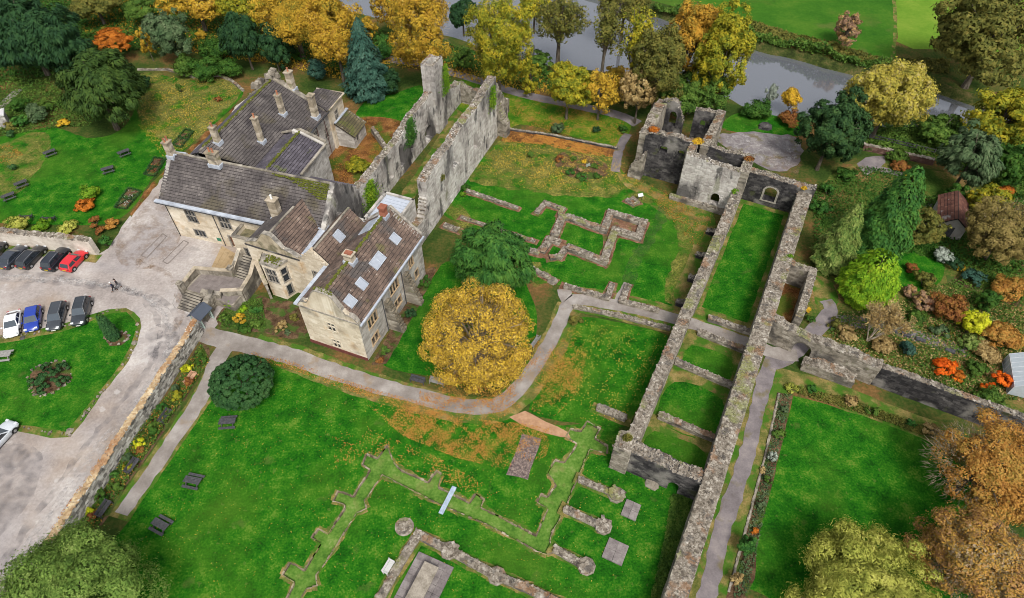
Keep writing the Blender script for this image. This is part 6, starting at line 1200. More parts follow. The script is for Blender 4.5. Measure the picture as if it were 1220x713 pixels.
# shrub garden
for lb, x, y, rx, ry, lf in (('russet domed shrub in the shrub garden', 1134, 365, 22, 21, 'russet'), ('bright lime-yellow shrub beside the russet dome', 1161, 384, 16, 20, 'citron'), ('silver-leaved shrub near the garden shed', 1125, 304, 13, 12, 'silver'), ('small bright yellow flower clump in the shrub garden', 1146, 320, 7, 5, 'gold'), ('blue-green broad-leaved clump behind the curved soil path', 1160, 330, 15, 8, 'blue'), ('dark green shrub below the silver-leaved shrub', 1138, 314, 12, 8, 'dark'), ('olive domed shrub left of the silver-leaved shrub', 1103, 333, 14, 13, 'olive'), ('rusty low shrub left of the olive dome', 1088, 320, 10, 8, 'russet'), ('pinkish dry shrub left of the russet dome', 1102, 358, 13, 13, 'pinkbrown'), ('pinkish dry clump beside the lime domed conifer', 1084, 345, 10, 9, 'pinkbrown'), ('fiery orange azalea behind the blackened garden wall', 1127, 438, 17, 11, 'fire'), ('orange azalea right of the fiery orange azalea', 1143, 447, 9, 7, 'orange'), ('orange-red azalea next to the greenhouse', 1197, 452, 13, 12, 'fire'), ('small red azalea in the green foliage by the wall', 1178, 462, 9, 8, 'fire'), ('green shrub between the azaleas', 1162, 440, 14, 9, 'mid'), ('green shrub below the azaleas at the wall', 1182, 476, 22, 10, 'mid'), ('orange-brown dry shrub above the greenhouse', 1196, 400, 26, 16, 'brown'), ('gold bracken mound at the right edge', 1205, 345, 22, 14, 'brown'), ('amber dry shrub near the orange azaleas', 1180, 420, 18, 10, 'straw'), ('grey-blue low shrub on the wall side of the kitchen garden path', 1082, 415, 11, 12, 'blue'), ('straw coloured dry bush at the bare tree foot', 1055, 410, 16, 9, 'straw'), ('tawny low bush right of the bare tree', 1063, 372, 14, 10, 'pinkbrown'), ('green low bush above the kitchen garden path', 1092, 378, 15, 9, 'mid'), ('spiky grey-green clump beside the kitchen garden path', 1122, 396, 12, 6, 'greygreen'), ('dark green shrub right of the lime-yellow shrub', 1178, 358, 14, 16, 'green'), ('green plant clump under the lime-yellow shrub', 1160, 408, 15, 9, 'varieg'), ('bright green low plant by the orange-brown shrub', 1192, 404, 10, 5, 'leyland'), ('ochre leafy bush against the garden bay wall', 962, 370, 5, 6, 'gold'), ('green bush against the garden bay wall', 966, 381, 7, 6, 'green'), ('yellow-green shrub beside the shed path', 1088, 215, 12, 9, 'yellowgreen'), ('green low shrub on the shed path', 1092, 228, 9, 8, 'mid'), ('brown shrub along the terrace of the walled yard', 1075, 196, 12, 6, 'russet'), ('orange low shrub by the green tree at the right edge', 1195, 228, 14, 9, 'orange'), ('tawny grasses in front of the bare tree', 1010, 398, 14, 6, 'straw'), ('olive bush behind the blackened wall near the archway', 1000, 386, 12, 6, 'olive')):
    shrub(lb, x, y, rx, ry, lf, .13)
# bare pale-stemmed tree
def bare_tree(label, base, apexes, name='birch_tree'):
    g = at(*base); root = empty(name, (g.x, g.y, 0)); tag(root, label, 'tree'); mb = MB(); tips = []
    def grow(p, d, L, r, depth):
        q = p + d * L; mb.tube([p, p.lerp(q, .5) + Vector((random.uniform(-.05, .05), random.uniform(-.05, .05), .02)), q], [r, r * .82, r * .6], 5, cap=False)
        if depth == 0: tips.append(q); return
        for k in range(random.choice((3, 4))):
            nd = (d + Vector((random.uniform(-.55, .55), random.uniform(-.55, .55), random.uniform(-.05, .4)))).normalized(); grow(p.lerp(q, random.uniform(.55, 1)), nd, L * random.uniform(.6, .8), r * .55, depth - 1)
    for d in ((.12, .1, 1), (.4, .25, .9), (-.25, .2, 1), (.1, -.3, 1), (.5, -.1, .8)):
        grow(Vector((0, 0, -.05)), Vector(d).normalized(), 2.4, .09, 4)
    mb.build('trunk', BARK_PALE, root, kind=None)
    C = np.array([tuple(t) for t in tips]); C = np.repeat(C, 4, axis=0) + rng.normal(size=(len(C) * 4, 3)) * .22; V, F = leaf_cloud(C, unit(len(C)), .10, 2.2); V[:, 2] = np.maximum(V[:, 2], .05)
    link('twigs', mesh_np('twigs', V, F3=F), root, LF['straw'])
bare_tree('leafless pale-stemmed multi-trunk tree in the shrub garden', (1033, 407), None)
# bottom right and bottom left
T('beech_tree', 'copper-brown beech overhanging the walled garden lawn, upper of two', 'tree', 1166, 558, 76, 62, 'brown', 1.0, .75, .105, nl=60, leafmax=80000, clumps=150, twigs=4000, cr=.30, hollow=.5); T('beech_tree', 'pinkish brown beech in the bottom right corner', 'tree', 1172, 672, 74, 66, 'brownmix', 1.0, .75, .10, nl=60, leafmax=80000, clumps=150, twigs=6000, cr=.30, hollow=.5); T('willow_tree', 'yellow-green feathery tree at the bottom edge of the walled garden', 'tree', 1040, 722, 98, 60, 'willow', .8, .8, .085, stretch=1.9, leafmax=120000, clumps=170, cr=.30, hollow=.5)
T('lime_tree', 'big green tree in the bottom left corner at the end of the drive wall', 'tree', 88, 712, 108, 70, 'fresh', 1.0, .9, .10, leafmax=130000, clumps=170, cr=.30, hollow=.5)
# the round golden tree and its neighbour
T('lime_tree', 'round golden autumn tree beside the bend of the abbey path', 'tree', 569, 403, 64, 66, 'goldmix', .6, .62, .105, leafmax=95000, clumps=380, nl=70, bottom=-.95, twigs=5000, hollow=.45, cr=.24, tight=True, bark=TWIG); T('weeping_cedar', 'dark green drooping conifer behind the round golden tree', 'tree', 592, 314, 57, 54, 'leyland', .3, 1.1, .17, axis='down', stretch=1.9, clumps=110)
# clipped and small garden bushes
T('clipped_bush', 'large clipped evergreen dome on the church lawn corner', 'bush', 288, 456, 36, 29, 'box', 0, 1.6, .12, clumps=700, hollow=.85, cr=.11, trunk=.15, bottom=-.3, tight=True, leafmax=30000)
cone('cypress_tree', 'small dark pointed cypress in a round bed on the drive lawn', 'tree', (137, 403), (122, 371), 7, 'box', .14, 1.6, .35, .05)
for lb, x, y, r_, q in (('largest clipped box ball in the centre of the round bed', 57, 448, 12, 10), ('clipped box ball at the upper right of the round bed', 74, 438, 8, 7), ('clipped box ball at the right of the round bed', 73, 454, 8, 7), ('clipped box ball at the left of the round bed', 40, 455, 7, 6), ('clipped box ball at the bottom of the round bed', 50, 463, 8, 6), ('clipped box ball at the top left of the round bed', 54, 437, 6, 5)): shrub(lb, x, y, r_, q, 'box', .10, 1.6, name='box_ball', cr=.3, group='clipped box balls in the round bed')
shrub('round bush on the yard lawn near the cloister path', 686, 381, 10, 9, 'olive', .13); shrub('small light green bush on the upper lawn', 632, 184, 6, 5, 'mid', .11); shrub('grey dome shrub under the yellow-green maple', 663, 152, 10, 9, 'greygreen', .13); shrub('small dark bush on the leafy bank', 710, 154, 6, 5, 'dark', .12); shrub('dark bush beside the left ruined chamber', 742, 153, 7, 6, 'green', .12); shrub('yellow shrub in the leafy courtyard', 428, 197, 16, 11, 'yellowgreen', .14); shrub('small green fern by the lean-to', 398, 172, 5, 4, 'leyland', .1)
shrub('leafy plant at the foot of the tall pale wall', 554, 222, 7, 6, 'green', .13); shrub('bright green fern by the grass plots', 551, 232, 5, 4, 'ivy', .1); shrub('orange bush at the broken end of the tall pale wall', 602, 155, 8, 7, 'orange', .13)
# flower bed plants
FB_ = 'plants in the flower bed on the upper lawn'
for lb, x, y, rx, ry, lf in (('bright green plant at the front of the flower bed', 680, 205, 7, 5, 'leyland'), ('long green plant at the front edge of the flower bed', 693, 210, 8, 4, 'leyland'), ('dark green plant at the right of the flower bed', 709, 197, 6, 4, 'mid'), ('low green plant at the lower right of the flower bed', 711, 209, 6, 4, 'green'), ('silver plant in the middle of the flower bed', 701, 196, 4, 3, 'silver'), ('yellow plant in the flower bed', 696, 192, 4, 3, 'gold'), ('red-brown plant at the left of the flower bed', 667, 188, 6, 5, 'russet'), ('green plant at the back of the flower bed', 684, 188, 5, 4, 'mid'), ('russet plant at the back of the flower bed', 690, 201, 5, 3, 'pinkbrown')): shrub(lb, x, y, rx, ry, lf, .09, group=FB_, name='garden_plant', cat='plant')
# entrance garden
for lb, x, y, rx, ry, lf in (('lime-green clipped dome in the entrance garden', 277, 359, 10, 9, 'lime'), ('yellow-orange shrub in the middle of the entrance garden', 285, 379, 9, 7, 'gold'), ('small bright green dome in the entrance garden', 290, 368, 6, 5, 'lime'), ('dark green dome right of the lime dome', 305, 368, 9, 8, 'leyland'), ('low green shrub at the path edge of the entrance garden', 268, 380, 9, 6, 'mid'), ('green shrub at the lower edge of the entrance garden', 292, 391, 10, 5, 'green'), ('green low plant by the entrance garden wall', 306, 384, 8, 7, 'mid'), ('yellowish dry plant near the bay window', 335, 388, 10, 8, 'straw'), ('pale green plant at the wing corner', 342, 396, 5, 4, 'greygreen'), ('tan plant at the path edge below the bay window', 350, 378, 7, 6, 'olive')): shrub(lb, x, y, rx, ry, lf, .11)
# wing border
for lb, x, y, rx, ry, lf in (('dark leafy shrub between the two buttresses', 488, 372, 8, 9, 'dark'), ('green shrub at the far end of the wing border', 508, 335, 8, 8, 'green'), ('low green plants near the wing corner', 460, 417, 6, 7, 'mid'), ('low russet plants near the wing corner', 452, 428, 6, 4, 'russet')): shrub(lb, x, y, rx, ry, lf, .12)
# border between drive wall and narrow path: planted mix
LB = 'plants in the border below the drive wall'; lfs = ['mid', 'green', 'citron', 'russet', 'greygreen', 'yellowgreen', 'leyland', 'mid']; nm = dict(mid='mid-green', green='dark green', citron='lime-yellow', russet='russet', greygreen='grey-green', yellowgreen='yellow-green', leyland='bright green')
for i in range(22):
    t = i / 21; x = 241 + (88 - 241) * t + (6 if i % 2 else -4); y = 420 + (640 - 420) * t + random.uniform(-3, 3); lf = lfs[i % 8]
    shrub('%s plant, number %s from the house in the border below the drive wall' % (nm[lf], ['one', 'two', 'three', 'four', 'five', 'six', 'seven', 'eight', 'nine', 'ten', 'eleven', 'twelve', 'thirteen', 'fourteen', 'fifteen', 'sixteen', 'seventeen', 'eighteen', 'nineteen', 'twenty', 'twenty-one', 'twenty-two'][i]), x, y, random.uniform(6, 9), random.uniform(5, 8), lf, .11, group=LB, name='border_plant', cat='plant')
# long border of the walled garden
for lb, x, y, rx, ry, lf in (('yellow-green clump at the top of the long border', 944, 462, 9, 6, 'willow'), ('dark green clump at the top corner of the walled lawn', 968, 464, 8, 5, 'leyland'), ('pale green plant in the upper long border', 936, 487, 5, 6, 'greygreen'), ('green shrub in the upper long border', 929, 517, 9, 8, 'mid'), ('lavender-grey clump in the long border', 921, 543, 6, 11, 'silver'), ('second lavender-grey clump lower in the long border', 907, 600, 5, 12, 'greygreen'), ('large dark shrub in the lower long border', 890, 648, 12, 15, 'leyland'), ('rusty plant beside the large dark border shrub', 900, 632, 5, 5, 'orange'), ('straw-coloured plants at the bottom of the long border', 878, 690, 8, 10, 'straw'), ('green plants halfway along the long border', 915, 572, 6, 6, 'mid'), ('ochre clump below the cross path of the long border', 910, 560, 5, 4, 'straw')): shrub(lb, x, y, rx, ry, lf, .11, name='border_plant', cat='plant')
for lb, x, y, rx, ry, lf in (('low green clump on the top border of the walled lawn', 1040, 490, 9, 4, 'mid'), ('small dark clump on the top border of the walled lawn', 1086, 503, 7, 5, 'leyland'), ('straw clump on the top border of the walled lawn', 1015, 478, 10, 4, 'straw'), ('dry tawny clump at the end of the top border', 1112, 512, 11, 5, 'straw')): shrub(lb, x, y, rx, ry, lf, .11, name='border_plant', cat='plant')
# terrace wall top planting
for i, (x, y, rx, ry, lf, lb) in enumerate(((20, 266, 14, 4, 'willow', 'yellow-green creeper on the terrace wall, leftmost'), (48, 267, 12, 4, 'ivy', 'yellow-green creeper on the terrace wall, middle'), (78, 271, 13, 6, 'willow', 'yellow creeper on the terrace wall, rightmost'), (113, 263, 9, 7, 'russet', 'purple-brown shrub behind the end of the terrace wall'), (132, 266, 10, 8, 'brown', 'ochre shrub behind the end of the terrace wall'), (124, 287, 9, 9, 'leyland', 'bright green shrub at the end of the terrace wall'), (118, 274, 8, 6, 'russet', 'dark red shrub at the end of the terrace wall'))): shrub(lb, x, y, rx, ry, lf, .12)
# ivy and growth on ruin walls
def ivy(label, p, d, n, w, h, leaf='ivy', cnt=700, size=.13, dp=.55):
    """a patch of ivy on a wall face: p = bottom centre, d along the wall, n outward"""
    k = cnt; x = rng.normal(size=k) * w * .3; z = rng.random(k) * h; x *= 1 - .6 * (z / h) ** 2; o = rng.uniform(.03, dp, k) * (1 - np.abs(x) / w)
    C = np.outer(x, d) + np.outer(z, (0, 0, 1)) + np.outer(o, n); V, F = leaf_cloud(C, np.outer(np.ones(k), n) + unit(k) * .6 + np.array([0, 0, .3]), size)
    o_ = link('ivy', mesh_np('ivy', V, F3=F), None, LF[leaf]); o_.location = p; tag(o_, label, 'ivy')
ivy('bright ivy patch near the house on the wall with the chimney shaft', e(-5.0, 24.6, 1.4), FE.v, FE.u, 3.6, 4.2, cnt=1400); ivy('dark ivy hanging halfway along the wall with the chimney shaft', e(-5.0, 37.8, 3.6), FE.v, FE.u, 3.2, 4.4, 'leyland', 1300); ivy('bright ivy on the chimney shaft of the ruins', e(-4.2, 49.4, 6.2), FE.v, FE.u, 2.2, 5.0, 'ivy', 1000); ivy('bright ivy near the far top of the tall pale wall', e(5.1, 47.2, 6.8), FE.v, FE.u, 2.4, 3.8, 'ivy', 700); ivy('small ivy tuft on the middle of the tall pale wall', e(5.1, 28.4, 6.2), FE.v, FE.u, .8, .9, 'olive', 120)
ivy('ivy tuft beside the pale chamber doorway', FC.p(-.9, 46.15, 3.5), FC.u, -FC.v, 1.0, 1.4, 'ivy', 130)
for lb, u_, v_, z_, w_, lf in (('orange plants on the left corner top of the ruined chamber', -15.2, 50.3, 8.0, 1.3, 'orange'), ('yellow bush on top of the ruined chamber wall', -8.4, 50.4, 8.0, 1.5, 'gold'), ('russet plants on top of the chamber rear wall', -7.2, 52.0, 8.0, 1.1, 'russet'), ('red-brown plants on the corner of the doorway chamber', -.6, 49.8, 7.8, 1.2, 'russet'), ('small yellow plant on the dark end wall', 7.9, 50.6, 4.9, .6, 'gold'), ('green plants on the left top of the broken cross wall', -1.0, .8, 4.9, .8, 'olive'), ('yellow-green moss cushion on the long wall by the bay', 8.9, 36.4, 4.1, .7, 'ivy')):
    k = 420; P = unit(k) * rng.uniform(.9, 1.0) * np.array([w_ * .75, w_ * .6, .34]) * rng.uniform(.4, 1, (k, 1)); P[:, 2] = np.abs(P[:, 2]); P[:6] *= .1; V, F = leaf_cloud(P, P + unit(k) * .5, .12); o_ = link('wall_plant', mesh_np('wall_plant', V, F3=F), None, LF[lf]); o_.location = FC.p(u_, v_, z_ - .05); tag(o_, lb, 'plant')
# scrub that nobody could count: rough growth on the banks and under the belt
def scrub(name, label, poly, n, leaf, size=.2, hmax=.8, px=True, cat='undergrowth'):
    Pp = [at(*p) for p in poly] if px else poly; xs = [p.x for p in Pp]; ys = [p.y for p in Pp]; Q = np.column_stack([rng.uniform(min(xs), max(xs), n * 3), rng.uniform(min(ys), max(ys), n * 3)]); Q = Q[inside(Q, Pp)][:n]
    k = len(Q); hz = (np.sin(Q[:, 0] * .9) * np.sin(Q[:, 1] * .8 + 1) * .5 + np.sin(Q[:, 0] * .31 + 2) * np.sin(Q[:, 1] * .37) * .5 + .6).clip(.05, 1.4) * hmax; z = rng.random(k) ** .6 * hz
    V, F = leaf_cloud(np.column_stack([Q, z + .04]), unit(k) + np.array([0, 0, .9]), size, 1.3); V[:, 2] = np.maximum(V[:, 2], .02); o_ = link(name, mesh_np(name, V, F3=F), None, LF[leaf]); tag(o_, label, cat, kind='stuff'); NTRI[0] += len(F)
scrub('bank_undergrowth', 'dense green scrub along the far river bank', [(780, 6), (850, 26), (900, 43), (960, 57), (1020, 72), (1100, 88), (1100, 92), (1020, 79), (960, 63), (900, 50), (850, 33), (780, 12)], 14000, 'mid', .3, 1.6)
scrub('field_edge_growth', 'olive rough grass along the far field edge', [(860, 18), (900, 28), (1000, 55), (1060, 72), (1130, 72), (1130, 88), (1060, 82), (1000, 70), (900, 43), (850, 24)], 9000, 'olive', .28, .6)
scrub('wood_undergrowth', 'dark undergrowth beneath the river belt trees', [(-40, 20), (60, -20), (200, -10), (330, 30), (420, 30), (540, 55), (620, 80), (740, 100), (850, 120), (870, 135), (760, 130), (640, 105), (560, 85), (470, 62), (420, 90), (340, 70), (260, 60), (160, 60), (60, 90), (-40, 110)], 30000, 'green', .24, .7)
scrub('wood_leaf_growth', 'yellowing undergrowth beneath the river belt trees', [(100, -10), (330, 25), (540, 60), (740, 105), (850, 125), (850, 132), (640, 112), (470, 80), (420, 100), (340, 80), (200, 60), (100, 40)], 16000, 'yellow', .2, .4)
scrub('right_bank_growth', 'mixed undergrowth between the golden bank tree and the willow', [(1020, 150), (1100, 140), (1230, 165), (1230, 240), (1180, 230), (1140, 200), (1080, 185), (1020, 180)], 12000, 'mid', .22, .8)
scrub('shrub_garden_growth', 'tawny perennials covering the shrub garden', [(1000, 375), (1060, 365), (1120, 340), (1220, 370), (1230, 480), (1150, 470), (1080, 445), (1010, 418), (985, 398)], 5000, 'straw', .12, .3)
scrub('shrub_garden_green_growth', 'green perennials covering the shrub garden', [(1000, 375), (1060, 365), (1120, 340), (1220, 300), (1230, 480), (1150, 470), (1080, 445), (1010, 418), (985, 398)], 12000, 'mid', .13, .35)
scrub('hedge_base_growth', 'mixed growth between the golden beech and the upper wood path', [(1050, 240), (1120, 235), (1220, 230), (1225, 330), (1150, 320), (1080, 300)], 7000, 'green', .18, .5)
scrub('conifer_garden_growth', 'low green growth around the cypresses of the shrub garden', [(968, 225), (1020, 200), (1100, 205), (1115, 300), (1060, 305), (1000, 330), (970, 300)], 9000, 'green', .14, .4)
scrub('gate_growth', 'leafy growth beneath the dark evergreens at the top left', [(-20, 95), (60, 95), (110, 150), (60, 155), (-20, 165)], 5000, 'mid', .16, .5)
scrub('border_growth', 'mixed green planting filling the border below the drive wall', [(240, 412), (250, 430), (205, 498), (160, 563), (105, 645), (78, 650), (120, 588), (170, 512), (218, 446)], 7000, 'mid', .11, .5)
scrub('border_flowers', 'russet and yellow planting scattered through the border below the drive wall', [(240, 412), (250, 430), (205, 498), (160, 563), (105, 645), (78, 650), (120, 588), (170, 512), (218, 446)], 1600, 'brown', .09, .55)
scrub('entrance_growth', 'low green planting covering the entrance garden', [(262, 378), (276, 360), (312, 356), (318, 392), (290, 394), (264, 390)], 3200, 'mid', .11, .4)
scrub('long_border_growth', 'mixed low planting along the walled garden border', [(929, 470), (943, 471), (924, 552), (904, 640), (892, 705), (872, 715), (892, 630), (911, 555)], 4500, 'greygreen', .11, .3)
scrub('top_border_growth', 'straggling growth along the top border of the walled garden lawn', [(950, 462), (1000, 472), (1060, 494), (1120, 515), (1110, 524), (1040, 498), (950, 470)], 3500, 'olive', .11, .3)
scrub('ruin_foot_growth', 'weeds at the foot of the long wall on the church lawn side', [(800, 590), (826, 590), (812, 650), (792, 713), (775, 713), (792, 640)], 3500, 'mid', .12, .6)
# ------------------------------------------------------------------ fallen leaves
LEAFMAT = foliage('fallen', [(.14, .045, .015), (.26, .09, .02), (.38, .16, .03), (.45, .25, .05), (.20, .08, .025)], trans=.05, clump=.8); LEAFYEL = foliage('fallen_yellow', [(.36, .20, .03), (.50, .33, .04), (.62, .46, .10)], trans=.05, clump=.8)
def fallen(label, poly, n, mat=LEAFMAT, size=.058, px=True, z=.075, power=1.0, name='fallen_leaves', avoid=()):
    Pp = [at(*p) for p in poly] if px else poly; xs = [p[0] for p in Pp]; ys = [p[1] for p in Pp]; Q = np.column_stack([rng.uniform(min(xs), max(xs), n * 9), rng.uniform(min(ys), max(ys), n * 9)]); Q = Q[inside(Q, Pp)]
    dn = .5 + .5 * np.sin(Q[:, 0] * .55 + 1.3) * np.sin(Q[:, 1] * .5 + .4) + .45 * np.sin(Q[:, 0] * 1.7 + np.sin(Q[:, 1] * 1.1)) * np.sin(Q[:, 1] * 1.9 + 2) + .3 * np.sin(Q[:, 0] * 4.1 + Q[:, 1]) * np.sin(Q[:, 1] * 3.7); cen = np.array([(min(xs) + max(xs)) / 2, (min(ys) + max(ys)) / 2]); dn = dn * (1.25 - np.linalg.norm((Q - cen) / np.array([max(xs) - min(xs), max(ys) - min(ys)]), axis=1) * 1.7); Q = Q[rng.random(len(Q)) < dn.clip(.02, 1) ** power][:n]
    for a_ in avoid: Q = Q[~inside(Q, a_)]
    k = len(Q); V, F = leaf_cloud(np.column_stack([Q, np.full(k, z) + rng.random(k) * .03]), unit(k) * .35 + np.array([0, 0, 1.0]), size, 1.0); o_ = link(name, mesh_np(name, V, F3=F), None, mat); tag(o_, label, 'leaves', kind='stuff'); NTRI[0] += len(F)
fallen('orange fallen leaves along the abbey path bend on the church lawn', [(430, 478), (500, 487), (560, 500), (620, 505), (660, 512), (650, 545), (600, 560), (540, 545), (480, 520)], 8000, avoid=[TRENCH])
fallen('thick orange fallen leaves under the round golden tree', [(505, 440), (530, 415), (600, 420), (640, 400), (650, 425), (625, 455), (600, 475), (560, 482), (520, 470)], 8000)
fallen('orange fallen leaves on the yard lawn', [(640, 440), (665, 400), (690, 385), (700, 420), (690, 470), (660, 498), (632, 490)], 3600); fallen('scattered leaves over the yard lawn', [(650, 420), (690, 380), (795, 400), (745, 505), (640, 495)], 1500, LEAFYEL)
fallen('golden fallen leaves on the back of the upper lawn', [(565, 200), (600, 165), (735, 185), (770, 225), (700, 230), (620, 225)], 5200, LEAFYEL); fallen('rust leaves drifted along the back border of the upper lawn', [(598, 156), (640, 160), (733, 180), (730, 190), (640, 172), (598, 170)], 4200, size=.1)
fallen('gold and rust leaves on the leafy bank by the riverside path', [(600, 130), (640, 118), (745, 145), (735, 175), (640, 158)], 5200); fallen('golden leaves on the back of the terrace lawn', [(165, 90), (260, 94), (288, 108), (245, 157), (200, 195), (165, 150)], 5200, LEAFYEL)
fallen('rust leaves in the courtyard behind the house', [(375, 178), (428, 140), (482, 148), (425, 222), (380, 225)], 4200); fallen('rust leaves on the left end of the terrace lawn', [(-10, 175), (15, 172), (28, 185), (10, 195), (-10, 195)], 600); fallen('scattered leaves over the church lawn', [(260, 440), (450, 480), (700, 510), (800, 570), (760, 713), (120, 713), (170, 610)], 1700, LEAFYEL, avoid=[TRENCH], power=.6, size=.045)
fallen('rust leaves on the stone kerbs of the church outline', [(395, 520), (440, 510), (520, 545), (600, 590), (590, 600), (500, 565), (440, 540), (400, 560)], 900, size=.07, avoid=[TRENCH]); fallen('leaves on the ground below the ruined chambers', [(735, 205), (770, 215), (815, 240), (850, 258), (830, 300), (790, 250)], 2200)
fallen('tawny leaves on the shrub garden ground', [(985, 385), (1060, 370), (1220, 350), (1230, 480), (1060, 440)], 2500); fallen('rust leaves on the drive side of the drive wall', [(60, 630), (130, 530), (140, 520), (156, 525), (90, 636)], 2600)
fallen('rust leaves drifted along the lower edge of the abbey path', [(300, 419), (350, 432), (401, 450), (451, 466), (500, 479), (545, 489), (585, 492), (612, 478), (622, 486), (590, 503), (545, 502), (500, 492), (450, 478), (400, 461), (350, 442), (300, 428)], 5000, power=.5)
fallen('leaves blown over the abbey path under the golden tree', [(500, 466), (545, 474), (590, 476), (612, 460), (618, 470), (590, 490), (545, 488), (500, 478)], 1600, power=.7, z=.09)
# ------------------------------------------------------------------ cars
RUBBER = flat('tyre_rubber', (.018, .018, .019), rough=.85, spec=.2); ALLOY = flat('alloy_rim', (.42, .43, .45), rough=.35, metal=.6); CARGLASS = flat('car_glass', (.022, .028, .036), rough=.05, spec=.9); CARGLASS_P = flat('car_glass_sky', (.05, .065, .08), rough=.12, spec=.5)
LAMP_W = flat('headlamp_glass', (.62, .64, .66), rough=.15, spec=.8); LAMP_R = flat('tail_lamp', (.35, .012, .012), rough=.2, spec=.7); TRIM = flat('black_trim', (.015, .015, .016), rough=.5); PLATE_Y = flat('yellow_plate', (.60, .45, .03), rough=.5); PLATE_W = flat('white_plate', (.65, .65, .62), rough=.5)
def loft(mb, rings, cap=True):
    n = len(rings[0]); b = len(mb.v)
    for r_ in rings: mb.v += [tuple(p) for p in r_]
    for i in range(len(rings) - 1):
        for k in range(n): k2 = (k + 1) % n; mb.f.append((b + i * n + k, b + (i + 1) * n + k, b + (i + 1) * n + k2, b + i * n + k2))
    if cap: mb.f.append(tuple(b + k for k in range(n))); mb.f.append(tuple(b + (len(rings) - 1) * n + k for k in reversed(range(n))))
def car(label, p, q, paint, kind='hatch', front='q', group=None, W=1.8):
    """p, q: pixels of the two ends at roof-belt height; front = which end is the nose"""
    a_, b_ = at(*p, .75), at(*q, .75); c = (a_ + b_) / 2; d = (b_ - a_) if front == 'q' else (a_ - b_); rz = math.atan2(d.y, d.x)
    spec = dict(hatch=(4.05, 1.46), estate=(4.6, 1.50), suv=(4.55, 1.68), saloon=(4.6, 1.44), coupe=(4.3, 1.42))[kind]; L, H = spec; W2 = W / 2
    root = empty('parked_car', (c.x, c.y, 0.045), rz); tag(root, label, 'car', group)
    belt = .92 if kind != 'suv' else 1.02; hood = belt - .04; X = lambda t: -L / 2 + L * t
    # lower body
    st = [(0.0, .42, .78, .80, .86), (.02, .30, belt - .05, .90, .95), (.10, .22, belt + (.03 if kind != 'saloon' else .06), .97, 1.0), (.30, .2, belt, 1.0, 1.0), (.62, .2, belt - .01, 1.0, 1.0), (.72, .2, hood + .02, .98, 1.0), (.86, .22, hood - .06, .94, .99), (.95, .27, hood - .15, .86, .94), (1.0, .38, hood - .30, .72, .82)]
    rings = []
    for t, zb, zt, wt, wm in st:
        x = X(t); zm = zb + (zt - zb) * .5; rings.append([(x, -W2 * wm * .93, zb), (x, -W2 * wm, zm), (x, -W2 * wt * .97, zt - .07), (x, -W2 * wt * .86, zt), (x, 0, zt + .035), (x, W2 * wt * .86, zt), (x, W2 * wt * .97, zt - .07), (x, W2 * wm, zm), (x, W2 * wm * .93, zb), (x, 0, zb)])
    mb = MB(); loft(mb, rings); body = mb.build('body', paint, root, smooth=True)
    bv = body.modifiers.new('bevel', 'BEVEL'); bv.width = .03; bv.segments = 2; bv.limit_method = 'ANGLE'; bv.angle_limit = R(35)
    # cabin: r0 rear screen base, r1 rear roof, r2 front roof, r3 windscreen base
    t0, t1, t2, t3 = dict(hatch=(.035, .13, .56, .735), estate=(.03, .10, .57, .735), suv=(.03, .11, .57, .72), saloon=(.12, .26, .56, .73), coupe=(.08, .28, .54, .72))[kind]
    zb = belt - .02; wr = .76; wb = .93
    def pt(t, s, z, w_): return Vector((X(t), s * W2 * w_, z))
    mb = MB(); P = {}
    for s in (-1, 1): P[s] = [pt(t0, s, zb, wb * .95), pt(t1, s, H - .05, wr), pt((t1 + t2) / 2, s, H, wr + .015), pt(t2, s, H - .05, wr - .01), pt(t3, s, zb, wb)]
    l, r_ = P[-1], P[1]
    for i in range(4): mb.quad(l[i], r_[i], r_[i + 1], l[i + 1])
    mb.poly([l[0], l[1], l[2], l[3], l[4]]); mb.poly([r_[4], r_[3], r_[2], r_[1], r_[0]])
    cab = mb.build('cabin', paint, root); bv = cab.modifiers.new('bevel', 'BEVEL'); bv.width = .05; bv.segments = 2; wl = cab.modifiers.new('weld', 'WELD'); wl.merge_threshold = .001
    cab.modifiers.move(1, 0)
    def pane(name, pts, off, shr=.86, mat=CARGLASS):
        cc = sum(pts, Vector()) / len(pts); n_ = (pts[1] - pts[0]).cross(pts[2] - pts[0]).normalized()
        if n_.dot(cc - Vector((0, 0, .8))) < 0: n_ = -n_
        b = MB(); q_ = [cc + (p_ - cc) * shr + n_ * off for p_ in pts]; b.poly(q_); b.poly([p_ - n_ * .012 for p_ in reversed(q_)]); return b.build(name, mat, root)
    pane('windscreen', [l[4], r_[4], r_[3], l[3]], .022, .9, CARGLASS_P); pane('rear_window', [r_[0], l[0], l[1], r_[1]], .022, .84)
    for s in (-1, 1):
        S = P[s]; tm = t0 + (t3 - t0) * .47; tmid = (t1 + t2) / 2
        dn = lambda a, b, f: a.lerp(b, f)
        rearb = dn(S[0], S[4], .10); midb = dn(S[0], S[4], .49); midt = pt(tmid, s, H - .05, wr + .02)
        pane('side_window', [rearb, midb, midt, dn(S[1], S[0], .12)], .02, .88); pane('side_window', [dn(S[0], S[4], .53), dn(S[0], S[4], .93), dn(S[3], S[4], .1), midt + Vector((.05, 0, 0))], .02, .88)
        b = MB(); b.box((X(t3 - .04), s * (W2 + .09), belt + .05), .09, .09, .06, jit=.01); b.build('wing_mirror', paint, root)
        b = MB(); b.box((X(.965), s * W2 * .66, hood - .17), .10, .17, .07, (1, 0, -.25), (0, 1, 0), (.25, 0, 1)); b.build('headlight', LAMP_W, root)
        b = MB(); b.box((X(.012), s * W2 * .74, belt - .12), .05, .13, .10); b.build('tail_light', LAMP_R, root)
